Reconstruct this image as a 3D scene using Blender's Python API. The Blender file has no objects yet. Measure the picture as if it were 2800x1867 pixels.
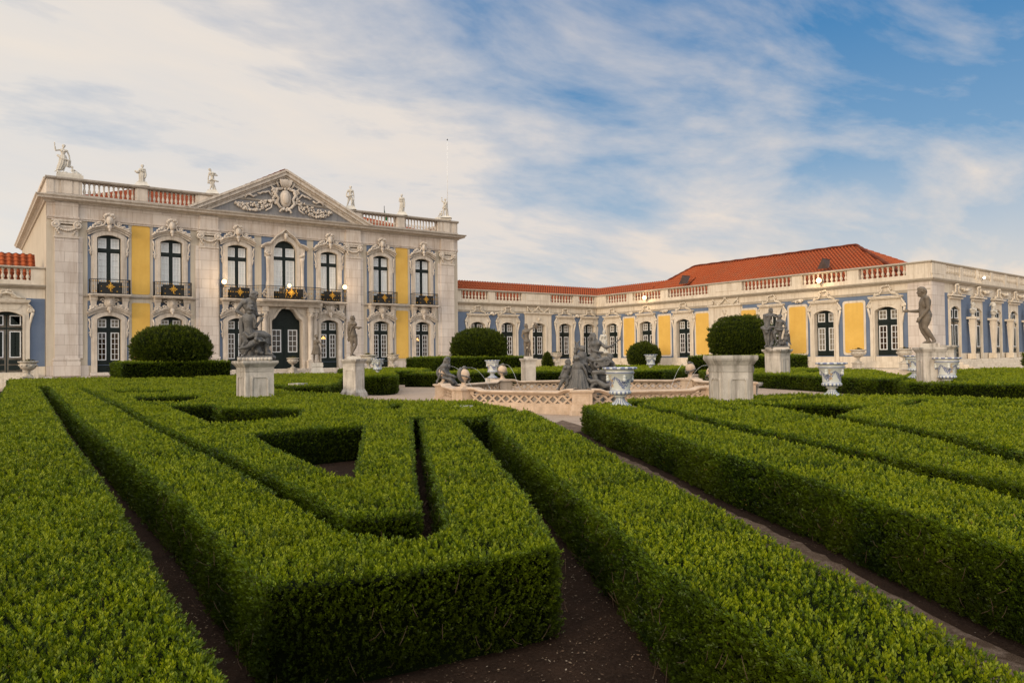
import bpy, math, random
import numpy as np
from mathutils import Vector, Matrix
from mathutils.geometry import tessellate_polygon
random.seed(11)
rng = np.random.default_rng(11)
scene = bpy.context.scene
COL = scene.collection
PI = math.pi

# ------------------------------------------------------------------ camera
yaw, pit, rol = [math.radians(a) for a in (36.03136, 1.11411, -0.67984)]
fw = Vector((math.sin(yaw)*math.cos(pit), math.cos(yaw)*math.cos(pit), math.sin(pit)))
rt = Vector((math.cos(yaw), -math.sin(yaw), 0))
up = rt.cross(fw)
r2 = rt*math.cos(rol) + up*math.sin(rol)
u2 = up*math.cos(rol) - rt*math.sin(rol)
cam_d = bpy.data.cameras.new('camera')
cam = bpy.data.objects.new('camera', cam_d)
COL.objects.link(cam)
cam.matrix_world = Matrix(((r2.x, u2.x, -fw.x, 0), (r2.y, u2.y, -fw.y, 0), (r2.z, u2.z, -fw.z, 1.5), (0, 0, 0, 1)))
cam_d.sensor_width = 36
cam_d.lens = 2050.54/2800*36
cam_d.clip_start = 0.05
cam_d.clip_end = 5000
scene.camera = cam
scene.view_settings.view_transform = 'Standard'
scene.view_settings.look = 'None'
scene.view_settings.exposure = 0
scene.cycles.max_bounces = 6
scene.cycles.diffuse_bounces = 3
scene.cycles.glossy_bounces = 2
scene.cycles.transmission_bounces = 3
scene.cycles.transparent_max_bounces = 6

# ------------------------------------------------------------------ node helpers
class NT:
    def __init__(s, nt):
        s.t = nt
    def n(s, typ, **kw):
        nd = s.t.nodes.new(typ)
        for k, v in kw.items():
            if k.startswith('i_'):
                key = k[2:]
                key = int(key) if key.isdigit() else key.replace('_', ' ')
                nd.inputs[key].default_value = v
            else:
                setattr(nd, k, v)
        return nd
    def l(s, a, b):
        s.t.links.new(a, b)
    def math(s, op, a, b=None, c=None, clamp=False):
        nd = s.t.nodes.new('ShaderNodeMath'); nd.operation = op; nd.use_clamp = clamp
        for i, v in enumerate((a, b, c)):
            if v is None: continue
            if isinstance(v, (int, float)): nd.inputs[i].default_value = v
            else: s.l(v, nd.inputs[i])
        return nd.outputs[0]
    def mix(s, f, a, b, typ='MIX'):
        nd = s.t.nodes.new('ShaderNodeMix'); nd.data_type = 'RGBA'; nd.blend_type = typ; nd.clamp_factor = True
        for sock, v in ((nd.inputs[0], f), (nd.inputs[6], a), (nd.inputs[7], b)):
            if isinstance(v, (int, float)): sock.default_value = v
            elif isinstance(v, (tuple, list)): sock.default_value = (*v[:3], 1)
            else: s.l(v, sock)
        return nd.outputs[2]
    def ramp(s, f, stops, interp='LINEAR'):
        nd = s.t.nodes.new('ShaderNodeValToRGB'); cr = nd.color_ramp; cr.interpolation = interp
        while len(cr.elements) < len(stops): cr.elements.new(0.5)
        for e, (p, c) in zip(cr.elements, stops):
            e.position = p
            e.color = (c, c, c, 1) if isinstance(c, (int, float)) else (*c[:3], 1)
        s.l(f, nd.inputs[0]); return nd.outputs[0]
    def noise(s, vec, scale, detail=4, rough=0.55, dist=0.0):
        nd = s.n('ShaderNodeTexNoise'); nd.inputs['Scale'].default_value = scale
        nd.inputs['Detail'].default_value = detail; nd.inputs['Roughness'].default_value = rough
        nd.inputs['Distortion'].default_value = dist
        s.l(vec, nd.inputs['Vector']); return nd.outputs[0]
    def scaled(s, vec, sc, rot=(0, 0, 0)):
        nd = s.n('ShaderNodeMapping'); nd.inputs['Scale'].default_value = sc; nd.inputs['Rotation'].default_value = rot
        s.l(vec, nd.inputs['Vector']); return nd.outputs[0]

def new_mat(name, rough=0.8, spec=0.3, metal=0.0):
    m = bpy.data.materials.new(name); m.use_nodes = True
    t = NT(m.node_tree); b = m.node_tree.nodes['Principled BSDF']
    b.inputs['Roughness'].default_value = rough
    b.inputs['Specular IOR Level'].default_value = spec
    b.inputs['Metallic'].default_value = metal
    return m, t, b

def mottled(name, c1, c2, scale=3.0, rough=0.8, spec=0.3, metal=0.0, bump=0.0, streak=0.0, streak_col=(0.1, 0.09, 0.08), fine=None, joints=None, bscale=40, crev=0.0):
    m, t, b = new_mat(name, rough, spec, metal)
    g = t.n('ShaderNodeNewGeometry'); pos = g.outputs['Position']
    f = t.noise(pos, scale, 6, 0.6)
    f = t.ramp(f, [(0.3, 0.0), (0.7, 1.0)])
    col = t.mix(f, c1, c2)
    if fine:
        f2 = t.ramp(t.noise(pos, scale*9, 3), [(0.45, 0.0), (0.72, 1.0)])
        col = t.mix(t.math('MULTIPLY', f2, fine[0]), col, fine[1])
    if streak > 0:
        sv = t.scaled(pos, (3.2, 3.2, 0.28))
        f3 = t.ramp(t.noise(sv, 1.6, 6, 0.65), [(0.47, 0.0), (0.68, 1.0)])
        col = t.mix(t.math('MULTIPLY', f3, streak), col, streak_col)
    if joints:
        sx = t.n('ShaderNodeSeparateXYZ'); t.l(pos, sx.inputs[0])
        cx = t.n('ShaderNodeCombineXYZ')
        t.l(t.math('ADD', sx.outputs[0], sx.outputs[1]), cx.inputs[0]); t.l(sx.outputs[2], cx.inputs[1])
        br = t.n('ShaderNodeTexBrick'); t.l(cx.outputs[0], br.inputs['Vector'])
        br.inputs['Scale'].default_value = 1.0; br.inputs['Mortar Size'].default_value = 0.012
        br.inputs['Brick Width'].default_value = joints[0]; br.inputs['Row Height'].default_value = joints[1]
        br.inputs['Color1'].default_value = (1, 1, 1, 1); br.inputs['Color2'].default_value = (0.86, 0.84, 0.83, 1)
        br.inputs['Mortar'].default_value = (0.62, 0.58, 0.54, 1)
        col = t.mix(1.0, col, br.outputs['Color'], 'MULTIPLY')
    if crev > 0:      # crease shade painted into the colour of hollows, edges left paler
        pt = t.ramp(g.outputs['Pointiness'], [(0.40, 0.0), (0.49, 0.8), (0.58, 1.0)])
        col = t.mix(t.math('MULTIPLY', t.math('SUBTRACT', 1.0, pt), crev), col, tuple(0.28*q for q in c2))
    t.l(col, b.inputs['Base Color'])
    if bump > 0:
        bp = t.n('ShaderNodeBump'); bp.inputs['Strength'].default_value = bump; bp.inputs['Distance'].default_value = 0.02
        t.l(t.noise(pos, bscale, 4), bp.inputs['Height']); t.l(bp.outputs[0], b.inputs['Normal'])
    return m

M = {}
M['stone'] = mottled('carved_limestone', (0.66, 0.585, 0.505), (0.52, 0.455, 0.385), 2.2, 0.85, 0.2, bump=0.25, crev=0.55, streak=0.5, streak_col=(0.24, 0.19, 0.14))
M['ashlar'] = mottled('ashlar_limestone', (0.69, 0.625, 0.57), (0.58, 0.52, 0.47), 0.9, 0.8, 0.2, bump=0.1, streak=0.4, streak_col=(0.36, 0.27, 0.2), joints=(1.3, 0.62), fine=(0.3, (0.62, 0.54, 0.47)))
M['frieze'] = mottled('frieze_limestone', (0.66, 0.59, 0.525), (0.54, 0.465, 0.395), 0.8, 0.8, 0.2, bump=0.1, streak=0.5, streak_col=(0.36, 0.26, 0.18), joints=(1.15, 1.2))
M['plaster'] = mottled('cream_plaster', (0.56, 0.49, 0.395), (0.49, 0.43, 0.345), 0.7, 0.9, 0.15, bump=0.06, streak=0.4, streak_col=(0.35, 0.29, 0.22))
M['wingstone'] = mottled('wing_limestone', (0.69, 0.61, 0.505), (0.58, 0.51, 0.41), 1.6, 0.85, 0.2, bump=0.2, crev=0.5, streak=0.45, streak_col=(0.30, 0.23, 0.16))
M['yellow'] = mottled('ochre_limewash', (0.70, 0.45, 0.115), (0.61, 0.37, 0.085), 0.9, 0.9, 0.1, bump=0.05, streak=0.12, streak_col=(0.48, 0.27, 0.06), fine=(0.35, (0.60, 0.37, 0.10)))
M['blue'] = mottled('blue_limewash', (0.115, 0.155, 0.235), (0.15, 0.19, 0.265), 1.1, 0.9, 0.1, bump=0.05, streak=0.3, streak_col=(0.10, 0.125, 0.18))
M['slate'] = mottled('tympanum_plaster', (0.21, 0.205, 0.215), (0.29, 0.28, 0.27), 1.4, 0.9, 0.1, bump=0.1, streak=0.5, streak_col=(0.13, 0.135, 0.16))
M['green'] = mottled('dark_green_paint', (0.004, 0.0095, 0.0085), (0.008, 0.016, 0.014), 3.0, 0.55, 0.3)
M['white'] = mottled('white_paint', (0.74, 0.75, 0.76), (0.66, 0.67, 0.68), 5.0, 0.5, 0.35)
M['iron'] = mottled('black_iron', (0.008, 0.008, 0.007), (0.016, 0.014, 0.012), 6.0, 0.5, 0.4)
M['gold'] = mottled('gilded_metal', (0.62, 0.34, 0.04), (0.42, 0.21, 0.025), 8.0, 0.38, 0.5, metal=0.45)
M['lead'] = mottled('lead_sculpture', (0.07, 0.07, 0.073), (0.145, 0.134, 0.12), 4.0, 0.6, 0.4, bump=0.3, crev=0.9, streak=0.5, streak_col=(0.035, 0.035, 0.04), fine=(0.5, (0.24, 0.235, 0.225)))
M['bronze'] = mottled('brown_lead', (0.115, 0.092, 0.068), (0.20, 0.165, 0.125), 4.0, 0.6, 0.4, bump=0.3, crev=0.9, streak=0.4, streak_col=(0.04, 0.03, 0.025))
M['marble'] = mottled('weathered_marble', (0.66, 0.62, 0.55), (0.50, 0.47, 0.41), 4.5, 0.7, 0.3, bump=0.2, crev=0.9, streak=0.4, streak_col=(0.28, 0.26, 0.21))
M['pedestal'] = mottled('stained_marble', (0.60, 0.55, 0.485), (0.44, 0.40, 0.345), 3.2, 0.75, 0.3, bump=0.3, streak=0.85, streak_col=(0.10, 0.085, 0.07), fine=(0.35, (0.40, 0.37, 0.33)), bscale=60)
M['pedestal_dark'] = mottled('lichened_moulding', (0.36, 0.33, 0.29), (0.52, 0.48, 0.42), 5.0, 0.85, 0.2, bump=0.4, streak=0.85, streak_col=(0.085, 0.075, 0.06))
M['pinkstone'] = mottled('pink_limestone', (0.60, 0.46, 0.34), (0.46, 0.34, 0.24), 2.5, 0.8, 0.25, bump=0.25, streak=0.4, streak_col=(0.22, 0.165, 0.12), fine=(0.35, (0.66, 0.56, 0.46)))
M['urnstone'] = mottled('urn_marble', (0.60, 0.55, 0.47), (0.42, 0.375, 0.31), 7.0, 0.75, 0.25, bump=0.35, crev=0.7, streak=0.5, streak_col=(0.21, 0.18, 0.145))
M['soil'] = mottled('dark_soil', (0.017, 0.0095, 0.006), (0.034, 0.019, 0.012), 5.0, 1.0, 0.1, bump=0.8, fine=(0.35, (0.06, 0.04, 0.028)), bscale=70)
M['roofdark'] = mottled('dormer_metal', (0.05, 0.032, 0.027), (0.09, 0.06, 0.05), 6.0, 0.7, 0.3)
M['chrome'] = mottled('lamp_housing', (0.05, 0.05, 0.05), (0.08, 0.08, 0.08), 5, 0.4, 0.5)
M['bloom'] = mottled('bedding_plant', (0.05, 0.08, 0.015), (0.13, 0.07, 0.03), 30.0, 0.9, 0.2)
M['bark'] = mottled('box_stem', (0.07, 0.045, 0.03), (0.11, 0.075, 0.05), 12.0, 0.9, 0.1)

def gravel_mat():
    m, t, b = new_mat('pale_gravel', 0.95, 0.15)
    g = t.n('ShaderNodeNewGeometry'); pos = g.outputs['Position']
    a = t.ramp(t.noise(pos, 0.35, 5, 0.6), [(0.35, 0.0), (0.65, 1.0)])
    col = t.mix(a, (0.34, 0.25, 0.185), (0.44, 0.345, 0.27))
    v = t.n('ShaderNodeTexVoronoi'); v.inputs['Scale'].default_value = 65; t.l(pos, v.inputs['Vector'])
    col = t.mix(0.45, col, t.mix(v.outputs['Color'], (0.20, 0.145, 0.105), (0.55, 0.44, 0.35)))
    d = t.ramp(t.noise(pos, 1.3, 6, 0.65), [(0.52, 0.0), (0.75, 0.6)])
    col = t.mix(d, col, (0.27, 0.205, 0.155))
    t.l(col, b.inputs['Base Color'])
    bp = t.n('ShaderNodeBump'); bp.inputs['Strength'].default_value = 0.6; bp.inputs['Distance'].default_value = 0.02
    t.l(v.outputs['Distance'], bp.inputs['Height']); t.l(bp.outputs[0], b.inputs['Normal'])
    return m
M['gravel'] = gravel_mat()
M['pathgravel'] = mottled('brown_gravel', (0.17, 0.12, 0.085), (0.07, 0.045, 0.03), 1.6, 0.95, 0.1, bump=0.9, fine=(0.6, (0.28, 0.21, 0.165)), bscale=110)  # darker, browner gravel for the narrow path between hedges

def tile_mat():
    m, t, b = new_mat('terracotta_tiles', 0.85, 0.15)
    g = t.n('ShaderNodeNewGeometry'); pos = g.outputs['Position']
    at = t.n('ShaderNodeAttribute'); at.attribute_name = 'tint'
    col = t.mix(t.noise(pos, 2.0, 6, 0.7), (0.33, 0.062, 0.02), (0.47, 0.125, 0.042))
    col = t.mix(at.outputs['Fac'], (0.10, 0.022, 0.010), col)  # tile channels darkened in the colour for dirt and missing shading
    f = t.ramp(t.noise(pos, 14, 3), [(0.45, 0.0), (0.75, 1.0)])
    col = t.mix(t.math('MULTIPLY', f, 0.5), col, (0.24, 0.065, 0.03))
    f3 = t.ramp(t.noise(pos, 0.8, 6, 0.7), [(0.5, 0.0), (0.72, 1.0)])
    col = t.mix(t.math('MULTIPLY', f3, 0.4), col, (0.20, 0.10, 0.055))
    t.l(col, b.inputs['Base Color'])
    return m
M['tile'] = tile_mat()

def glass_mat(name, c1, c2, rough=0.12, warm=None):
    m, t, b = new_mat(name, rough, 0.5)
    g = t.n('ShaderNodeNewGeometry'); pos = g.outputs['Position']
    oi = t.n('ShaderNodeObjectInfo')
    sv = t.scaled(pos, (5, 5, 0.4))
    col = t.mix(t.ramp(t.noise(sv, 2.0, 4), [(0.35, 0.0), (0.65, 1.0)]), c1, c2)
    if warm: col = t.mix(t.math('MULTIPLY', t.math('GREATER_THAN', oi.outputs['Random'], 0.62), 0.7), col, warm)
    else: col = t.mix(t.math('MULTIPLY', oi.outputs['Random'], 0.35), col, tuple(0.5*q for q in c2))
    t.l(col, b.inputs['Base Color'])
    return m
M['darkglass'] = glass_mat('dark_window_glass', (0.010, 0.0055, 0.003), (0.035, 0.018, 0.009), 0.08, (0.06, 0.042, 0.026))
M['blind'] = glass_mat('blind_behind_glass', (0.72, 0.74, 0.74), (0.60, 0.63, 0.64), 0.3)
M['curtain'] = glass_mat('curtain_behind_glass', (0.26, 0.235, 0.19), (0.17, 0.15, 0.12), 0.25)

def water_mat():
    m, t, b = new_mat('basin_water', 0.06, 0.5)
    g = t.n('ShaderNodeNewGeometry')
    b.inputs['Base Color'].default_value = (0.03, 0.035, 0.025, 1)
    bp = t.n('ShaderNodeBump'); bp.inputs['Strength'].default_value = 0.25; bp.inputs['Distance'].default_value = 0.05
    t.l(t.noise(g.outputs['Position'], 5, 3), bp.inputs['Height']); t.l(bp.outputs[0], b.inputs['Normal'])
    return m
M['water'] = water_mat()
mj, tj, bj = new_mat('falling_water', 0.1, 0.5)
bj.inputs['Base Color'].default_value = (0.85, 0.88, 0.9, 1); bj.inputs['Alpha'].default_value = 0.32
M['jet'] = mj

def emit_mat(name, col, st):
    m = bpy.data.materials.new(name); m.use_nodes = True
    t = NT(m.node_tree); m.node_tree.nodes.remove(m.node_tree.nodes['Principled BSDF'])
    e = t.n('ShaderNodeEmission'); e.inputs[0].default_value = (*col, 1); e.inputs[1].default_value = st
    t.l(e.outputs[0], m.node_tree.nodes['Material Output'].inputs[0]); return m
M['lamp'] = emit_mat('lit_bulb', (1.0, 0.62, 0.26), 7)
M['lampwarm'] = emit_mat('warm_chandelier', (1.0, 0.5, 0.12), 5)
M['lampdim'] = emit_mat('lit_spot_face', (1.0, 0.93, 0.8), 6)

def faience_mat():
    # hand-painted blue garlands on tin glaze, laid out around the vase's own axis
    m, t, b = new_mat('blue_painted_faience', 0.22, 0.5)
    tc = t.n('ShaderNodeTexCoord'); sx = t.n('ShaderNodeSeparateXYZ'); t.l(tc.outputs['Object'], sx.inputs[0])
    x, y, z = sx.outputs
    ang = t.math('ARCTAN2', y, x)
    base = t.mix(t.noise(tc.outputs['Object'], 9, 3), (0.47, 0.50, 0.49), (0.62, 0.63, 0.58))
    blue = (0.03, 0.06, 0.22)
    # garland swags: |sin(2a)| lowers the band
    sw = t.math('ABSOLUTE', t.math('SINE', t.math('MULTIPLY', ang, 2.0)))
    ctr = t.math('ADD', 0.50, t.math('MULTIPLY', sw, -0.13))
    wid = t.math('ADD', 0.018, t.math('MULTIPLY', sw, 0.05))
    dd = t.math('ABSOLUTE', t.math('SUBTRACT', z, ctr))
    sg = t.math('LESS_THAN', dd, wid)
    nz = t.math('GREATER_THAN', t.noise(tc.outputs['Object'], 38, 3), 0.44)
    sg = t.math('MULTIPLY', sg, nz)
    zone = t.math('MULTIPLY', t.math('GREATER_THAN', z, 0.30), t.math('LESS_THAN', z, 0.56))
    sg = t.math('MULTIPLY', sg, zone)
    # rim band, gadroon tongues, foot flutes
    rim = t.math('MULTIPLY', t.math('GREATER_THAN', z, 0.635), t.math('GREATER_THAN', t.math('ADD', t.math('SINE', t.math('MULTIPLY', ang, 14)), t.math('MULTIPLY', t.noise(tc.outputs['Object'], 25, 2), 1.2)), 0.25))
    gad = t.math('MULTIPLY', t.math('MULTIPLY', t.math('GREATER_THAN', z, 0.205), t.math('LESS_THAN', z, 0.262)), t.math('GREATER_THAN', t.math('SINE', t.math('MULTIPLY', ang, 16)), 0.1))
    foot = t.math('MULTIPLY', t.math('LESS_THAN', z, 0.17), t.math('GREATER_THAN', t.math('SINE', t.math('MULTIPLY', ang, 18)), 0.35))
    basev = t.math('LESS_THAN', z, 0.026)
    lines = t.math('MULTIPLY', t.math('GREATER_THAN', z, 0.272), t.math('LESS_THAN', z, 0.284))
    lines2 = t.math('MULTIPLY', t.math('GREATER_THAN', z, 0.566), t.math('LESS_THAN', z, 0.585))
    tot = sg
    for q in (rim, gad, foot, basev, lines, lines2): tot = t.math('MAXIMUM', tot, q)
    # ochre mask motif on two sides
    om = t.math('GREATER_THAN', t.math('COSINE', t.math('ADD', t.math('MULTIPLY', ang, 2.0), 0.9)), 0.93)
    om = t.math('MULTIPLY', om, t.math('MULTIPLY', t.math('GREATER_THAN', z, 0.33), t.math('LESS_THAN', z, 0.54)))
    om = t.math('MULTIPLY', om, t.math('GREATER_THAN', t.noise(tc.outputs['Object'], 30, 2), 0.5))
    col = t.mix(t.math('MULTIPLY', tot, 0.75), base, blue)
    col = t.mix(t.math('MULTIPLY', om, 0.7), col, (0.45, 0.28, 0.10))
    t.l(col, b.inputs['Base Color'])
    return m
M['faience'] = faience_mat()

def leaf_mat(name, dark, mid, young, brown=(0.17, 0.11, 0.03), trans=0.22):
    m = bpy.data.materials.new(name); m.use_nodes = True
    t = NT(m.node_tree); b = m.node_tree.nodes['Principled BSDF']
    at = t.n('ShaderNodeAttribute'); at.attribute_name = 'tint'
    g = t.n('ShaderNodeNewGeometry')
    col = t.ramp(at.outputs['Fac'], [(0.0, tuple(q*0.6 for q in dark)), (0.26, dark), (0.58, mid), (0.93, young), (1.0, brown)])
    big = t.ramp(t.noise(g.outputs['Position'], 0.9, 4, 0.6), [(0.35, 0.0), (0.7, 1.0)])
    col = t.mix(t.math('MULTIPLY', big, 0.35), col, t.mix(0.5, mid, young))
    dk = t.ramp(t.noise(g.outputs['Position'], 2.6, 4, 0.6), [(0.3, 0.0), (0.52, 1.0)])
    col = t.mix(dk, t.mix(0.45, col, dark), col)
    t.l(col, b.inputs['Base Color'])
    b.inputs['Roughness'].default_value = 0.5; b.inputs['Specular IOR Level'].default_value = 0.25
    tr = t.n('ShaderNodeBsdfTranslucent'); t.l(t.mix(0.35, col, young), tr.inputs[0])
    mx = t.n('ShaderNodeMixShader'); mx.inputs[0].default_value = trans
    t.l(b.outputs[0], mx.inputs[1]); t.l(tr.outputs[0], mx.inputs[2])
    t.l(mx.outputs[0], m.node_tree.nodes['Material Output'].inputs[0])
    return m
M['leaf'] = leaf_mat('box_leaves', (0.0055, 0.017, 0.0012), (0.066, 0.118, 0.0022), (0.235, 0.275, 0.0045))
M['leafdome'] = leaf_mat('topiary_leaves', (0.008, 0.018, 0.0012), (0.046, 0.072, 0.003), (0.125, 0.145, 0.006))
M['core'] = mottled('hedge_interior', (0.004, 0.008, 0.002), (0.010, 0.015, 0.004), 9.0, 1.0, 0.05)

ml, tl, bl = new_mat('leaf_litter', 0.8, 0.2)
al = tl.n('ShaderNodeAttribute'); al.attribute_name = 'tint'
tl.l(tl.ramp(al.outputs['Fac'], [(0.0, (0.05, 0.028, 0.016)), (0.55, (0.12, 0.075, 0.045)), (0.9, (0.20, 0.15, 0.10)), (1.0, (0.30, 0.25, 0.19))]), bl.inputs['Base Color'])
M['litter'] = ml

# ------------------------------------------------------------------ mesh builder
class MB:
    def __init__(s):
        s.v = []; s.f = []; s.m = []; s.sm = []
    def add(s, vs, fs, m=0, smooth=False):
        o = len(s.v); s.v += [tuple(p) for p in vs]
        for f in fs:
            s.f.append([i+o for i in f]); s.m.append(m); s.sm.append(smooth)
        return s
    def box(s, x0, x1, y0, y1, z0, z1, m=0):
        v = [(x0, y0, z0), (x1, y0, z0), (x1, y1, z0), (x0, y1, z0), (x0, y0, z1), (x1, y0, z1), (x1, y1, z1), (x0, y1, z1)]
        return s.add(v, [(0, 3, 2, 1), (4, 5, 6, 7), (0, 1, 5, 4), (1, 2, 6, 5), (2, 3, 7, 6), (3, 0, 4, 7)], m)
    def tbox(s, c, a, b, z0, z1, m=0):       # tapered square block: half sizes a (bottom) and b (top)
        v = [(c[0]+sx*h, c[1]+sy*h, z) for z, h in ((z0, a), (z1, b)) for sx, sy in ((-1, -1), (1, -1), (1, 1), (-1, 1))]
        return s.add(v, [(0, 3, 2, 1), (4, 5, 6, 7), (0, 1, 5, 4), (1, 2, 6, 5), (2, 3, 7, 6), (3, 0, 4, 7)], m)
    def prism(s, pts, y0, y1, m=0):          # polygon in x,z (counter-clockwise from the front) swept back from y0 to y1
        n = len(pts)
        tri = tessellate_polygon([[Vector((p[0], p[1], 0)) for p in pts]])
        v = [(p[0], y0, p[1]) for p in pts] + [(p[0], y1, p[1]) for p in pts]
        fs = []
        for t in tri:
            a, b, c = t
            ar = (pts[b][0]-pts[a][0])*(pts[c][1]-pts[a][1])-(pts[c][0]-pts[a][0])*(pts[b][1]-pts[a][1])
            if ar < 0: b, c = c, b
            fs.append((a, b, c)); fs.append((a+n, c+n, b+n))
        for i in range(n):
            j = (i+1) % n; fs.append((j, i, i+n, j+n))
        return s.add(v, fs, m)
    def prismz(s, pts, z0, z1, m=0):
        n = len(pts)
        tri = tessellate_polygon([[Vector((p[0], p[1], 0)) for p in pts]])
        v = [(p[0], p[1], z1) for p in pts] + [(p[0], p[1], z0) for p in pts]
        fs = []
        for t in tri:
            a, b, c = t
            ar = (pts[b][0]-pts[a][0])*(pts[c][1]-pts[a][1])-(pts[c][0]-pts[a][0])*(pts[b][1]-pts[a][1])
            if ar < 0: b, c = c, b
            fs.append((a, b, c)); fs.append((a+n, c+n, b+n))
        for i in range(n):
            j = (i+1) % n; fs.append((j, i, i+n, j+n))
        return s.add(v, fs, m)
    def holed(s, outer, holes, y0, y1, m=0, back=False):
        loops = [outer]+holes
        flat = [p for lp in loops for p in lp]
        tri = tessellate_polygon([[Vector((p[0], p[1], 0)) for p in lp] for lp in loops])
        n = len(flat); v = [(p[0], y0, p[1]) for p in flat] + [(p[0], y1, p[1]) for p in flat]; fs = []
        for t in tri:
            a, b, c = t
            ar = (flat[b][0]-flat[a][0])*(flat[c][1]-flat[a][1])-(flat[c][0]-flat[a][0])*(flat[b][1]-flat[a][1])
            if abs(ar) < 1e-10: continue
            if ar < 0: b, c = c, b
            fs.append((a, b, c))
            if back: fs.append((a+n, c+n, b+n))
        o = 0
        for k, lp in enumerate(loops):
            ln = len(lp)
            for i in range(ln):
                j = (i+1) % ln
                if k == 0: fs.append((o+j, o+i, o+i+n, o+j+n))
                else: fs.append((o+i, o+j, o+j+n, o+i+n))
            o += ln
        return s.add(v, fs, m)
    def lathe(s, prof, c=(0, 0, 0), seg=16, m=0, smooth=True, flute=0, fa=0.0, cap=True):
        v = []
        for r, z in prof:
            for k in range(seg):
                a = 2*PI*k/seg; rr = r*(1+fa*math.cos(flute*a)) if flute else r
                v.append((c[0]+rr*math.cos(a), c[1]+rr*math.sin(a), c[2]+z))
        fs = []
        for i in range(len(prof)-1):
            for k in range(seg):
                k2 = (k+1) % seg
                fs.append((i*seg+k, i*seg+k2, (i+1)*seg+k2, (i+1)*seg+k))
        s.add(v, fs, m, smooth)
        if cap:
            o = len(s.v)-len(v)
            s.f.append([o+k for k in reversed(range(seg))]); s.m.append(m); s.sm.append(False)
            t0 = o+(len(prof)-1)*seg
            s.f.append([t0+k for k in range(seg)]); s.m.append(m); s.sm.append(False)
        return s
    def tube(s, path, r, seg=8, m=0, smooth=True):
        P = [Vector(p) for p in path]; n = len(P)
        R = r if isinstance(r, (list, tuple)) else [r]*n
        v = []; prev = None
        for i, p in enumerate(P):
            d = (P[min(i+1, n-1)]-P[max(i-1, 0)])
            d = d.normalized() if d.length > 1e-9 else Vector((0, 0, 1))
            if prev is None:
                a = d.cross(Vector((0, 0, 1)) if abs(d.z) < 0.9 else Vector((1, 0, 0))).normalized()
            else:
                a = (prev-d*prev.dot(d)).normalized()
            prev = a; b = d.cross(a)
            for k in range(seg):
                t = 2*PI*k/seg; v.append(p+(a*math.cos(t)+b*math.sin(t))*R[i])
        fs = []
        for i in range(n-1):
            for k in range(seg):
                k2 = (k+1) % seg; fs.append((i*seg+k, i*seg+k2, (i+1)*seg+k2, (i+1)*seg+k))
        fs.append([k for k in reversed(range(seg))]); fs.append([(n-1)*seg+k for k in range(seg)])
        return s.add(v, fs, m, smooth)
    def ell(s, c, r, seg=10, rings=7, m=0, rot=None):
        if isinstance(r, (int, float)): r = (r, r, r)
        v = []; fs = []
        c = Vector(c)
        pts = [(0, 0, -1)]
        for i in range(1, rings):
            ph = -PI/2+PI*i/rings
            for k in range(seg):
                a = 2*PI*k/seg; pts.append((math.cos(ph)*math.cos(a), math.cos(ph)*math.sin(a), math.sin(ph)))
        pts.append((0, 0, 1))
        for p in pts:
            q = Vector((p[0]*r[0], p[1]*r[1], p[2]*r[2]))
            if rot is not None: q = rot @ q
            v.append(c+q)
        for k in range(seg):
            k2 = (k+1) % seg
            fs.append((0, 1+k2, 1+k))
            for i in range(rings-2):
                a = 1+i*seg; fs.append((a+k, a+k2, a+seg+k2, a+seg+k))
            a = 1+(rings-2)*seg; fs.append((a+k, a+k2, len(pts)-1))
        return s.add(v, fs, m, True)
    def limb(s, a, b, ra, rb, seg=12, m=0):   # tapered capsule
        a = Vector(a); b = Vector(b); d = b-a; L = d.length
        if L < 1e-6: return s.ell(a, ra, m=m)
        d.normalize(); path = []; R = []
        for t in (-1, -0.85, -0.5, 0):
            path.append(a+d*(ra*t)); R.append(max(ra*math.sqrt(max(0, 1-t*t)), ra*0.05))
        for t in (0, 0.5, 0.85, 1):
            path.append(b+d*(rb*t)); R.append(max(rb*math.sqrt(max(0, 1-t*t)), rb*0.05))
        return s.tube(path, R, seg, m)
    def sweepx(s, prof, x0, x1, m=0, ml=0.0, mr=0.0):
        # profile [(y, z)...] closed polygon swept along x; ends follow y when ml/mr = 1 (mitre)
        n = len(prof)
        v = [(x0+ml*p[0], p[0], p[1]) for p in prof]+[(x1-mr*p[0], p[0], p[1]) for p in prof]
        fs = []
        for i in range(n):
            j = (i+1) % n; fs.append((i, j, j+n, i+n))
        fs.append(list(reversed(range(n)))); fs.append([i+n for i in range(n)])
        # orient outward
        ar = sum(prof[i][0]*prof[(i+1) % n][1]-prof[(i+1) % n][0]*prof[i][1] for i in range(n))
        if ar > 0: fs = [list(reversed(f)) for f in fs]
        return s.add(v, fs, m)
    def xf(s, mat):
        s.v = [tuple(mat @ Vector(p)) for p in s.v]; return s
    def mesh(s, name, mats):
        me = bpy.data.meshes.new(name)
        me.from_pydata(s.v, [], s.f)
        for mt in (mats if isinstance(mats, (list, tuple)) else [mats]): me.materials.append(M[mt] if isinstance(mt, str) else mt)
        me.polygons.foreach_set('material_index', s.m)
        me.polygons.foreach_set('use_smooth', s.sm)
        me.update(); return me
    def build(s, name, mats, parent=None, loc=(0, 0, 0), rotz=0.0):
        o = bpy.data.objects.new(name, s.mesh(name, mats)); COL.objects.link(o)
        o.parent = parent; o.location = loc; o.rotation_euler = (0, 0, rotz); return o

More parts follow.
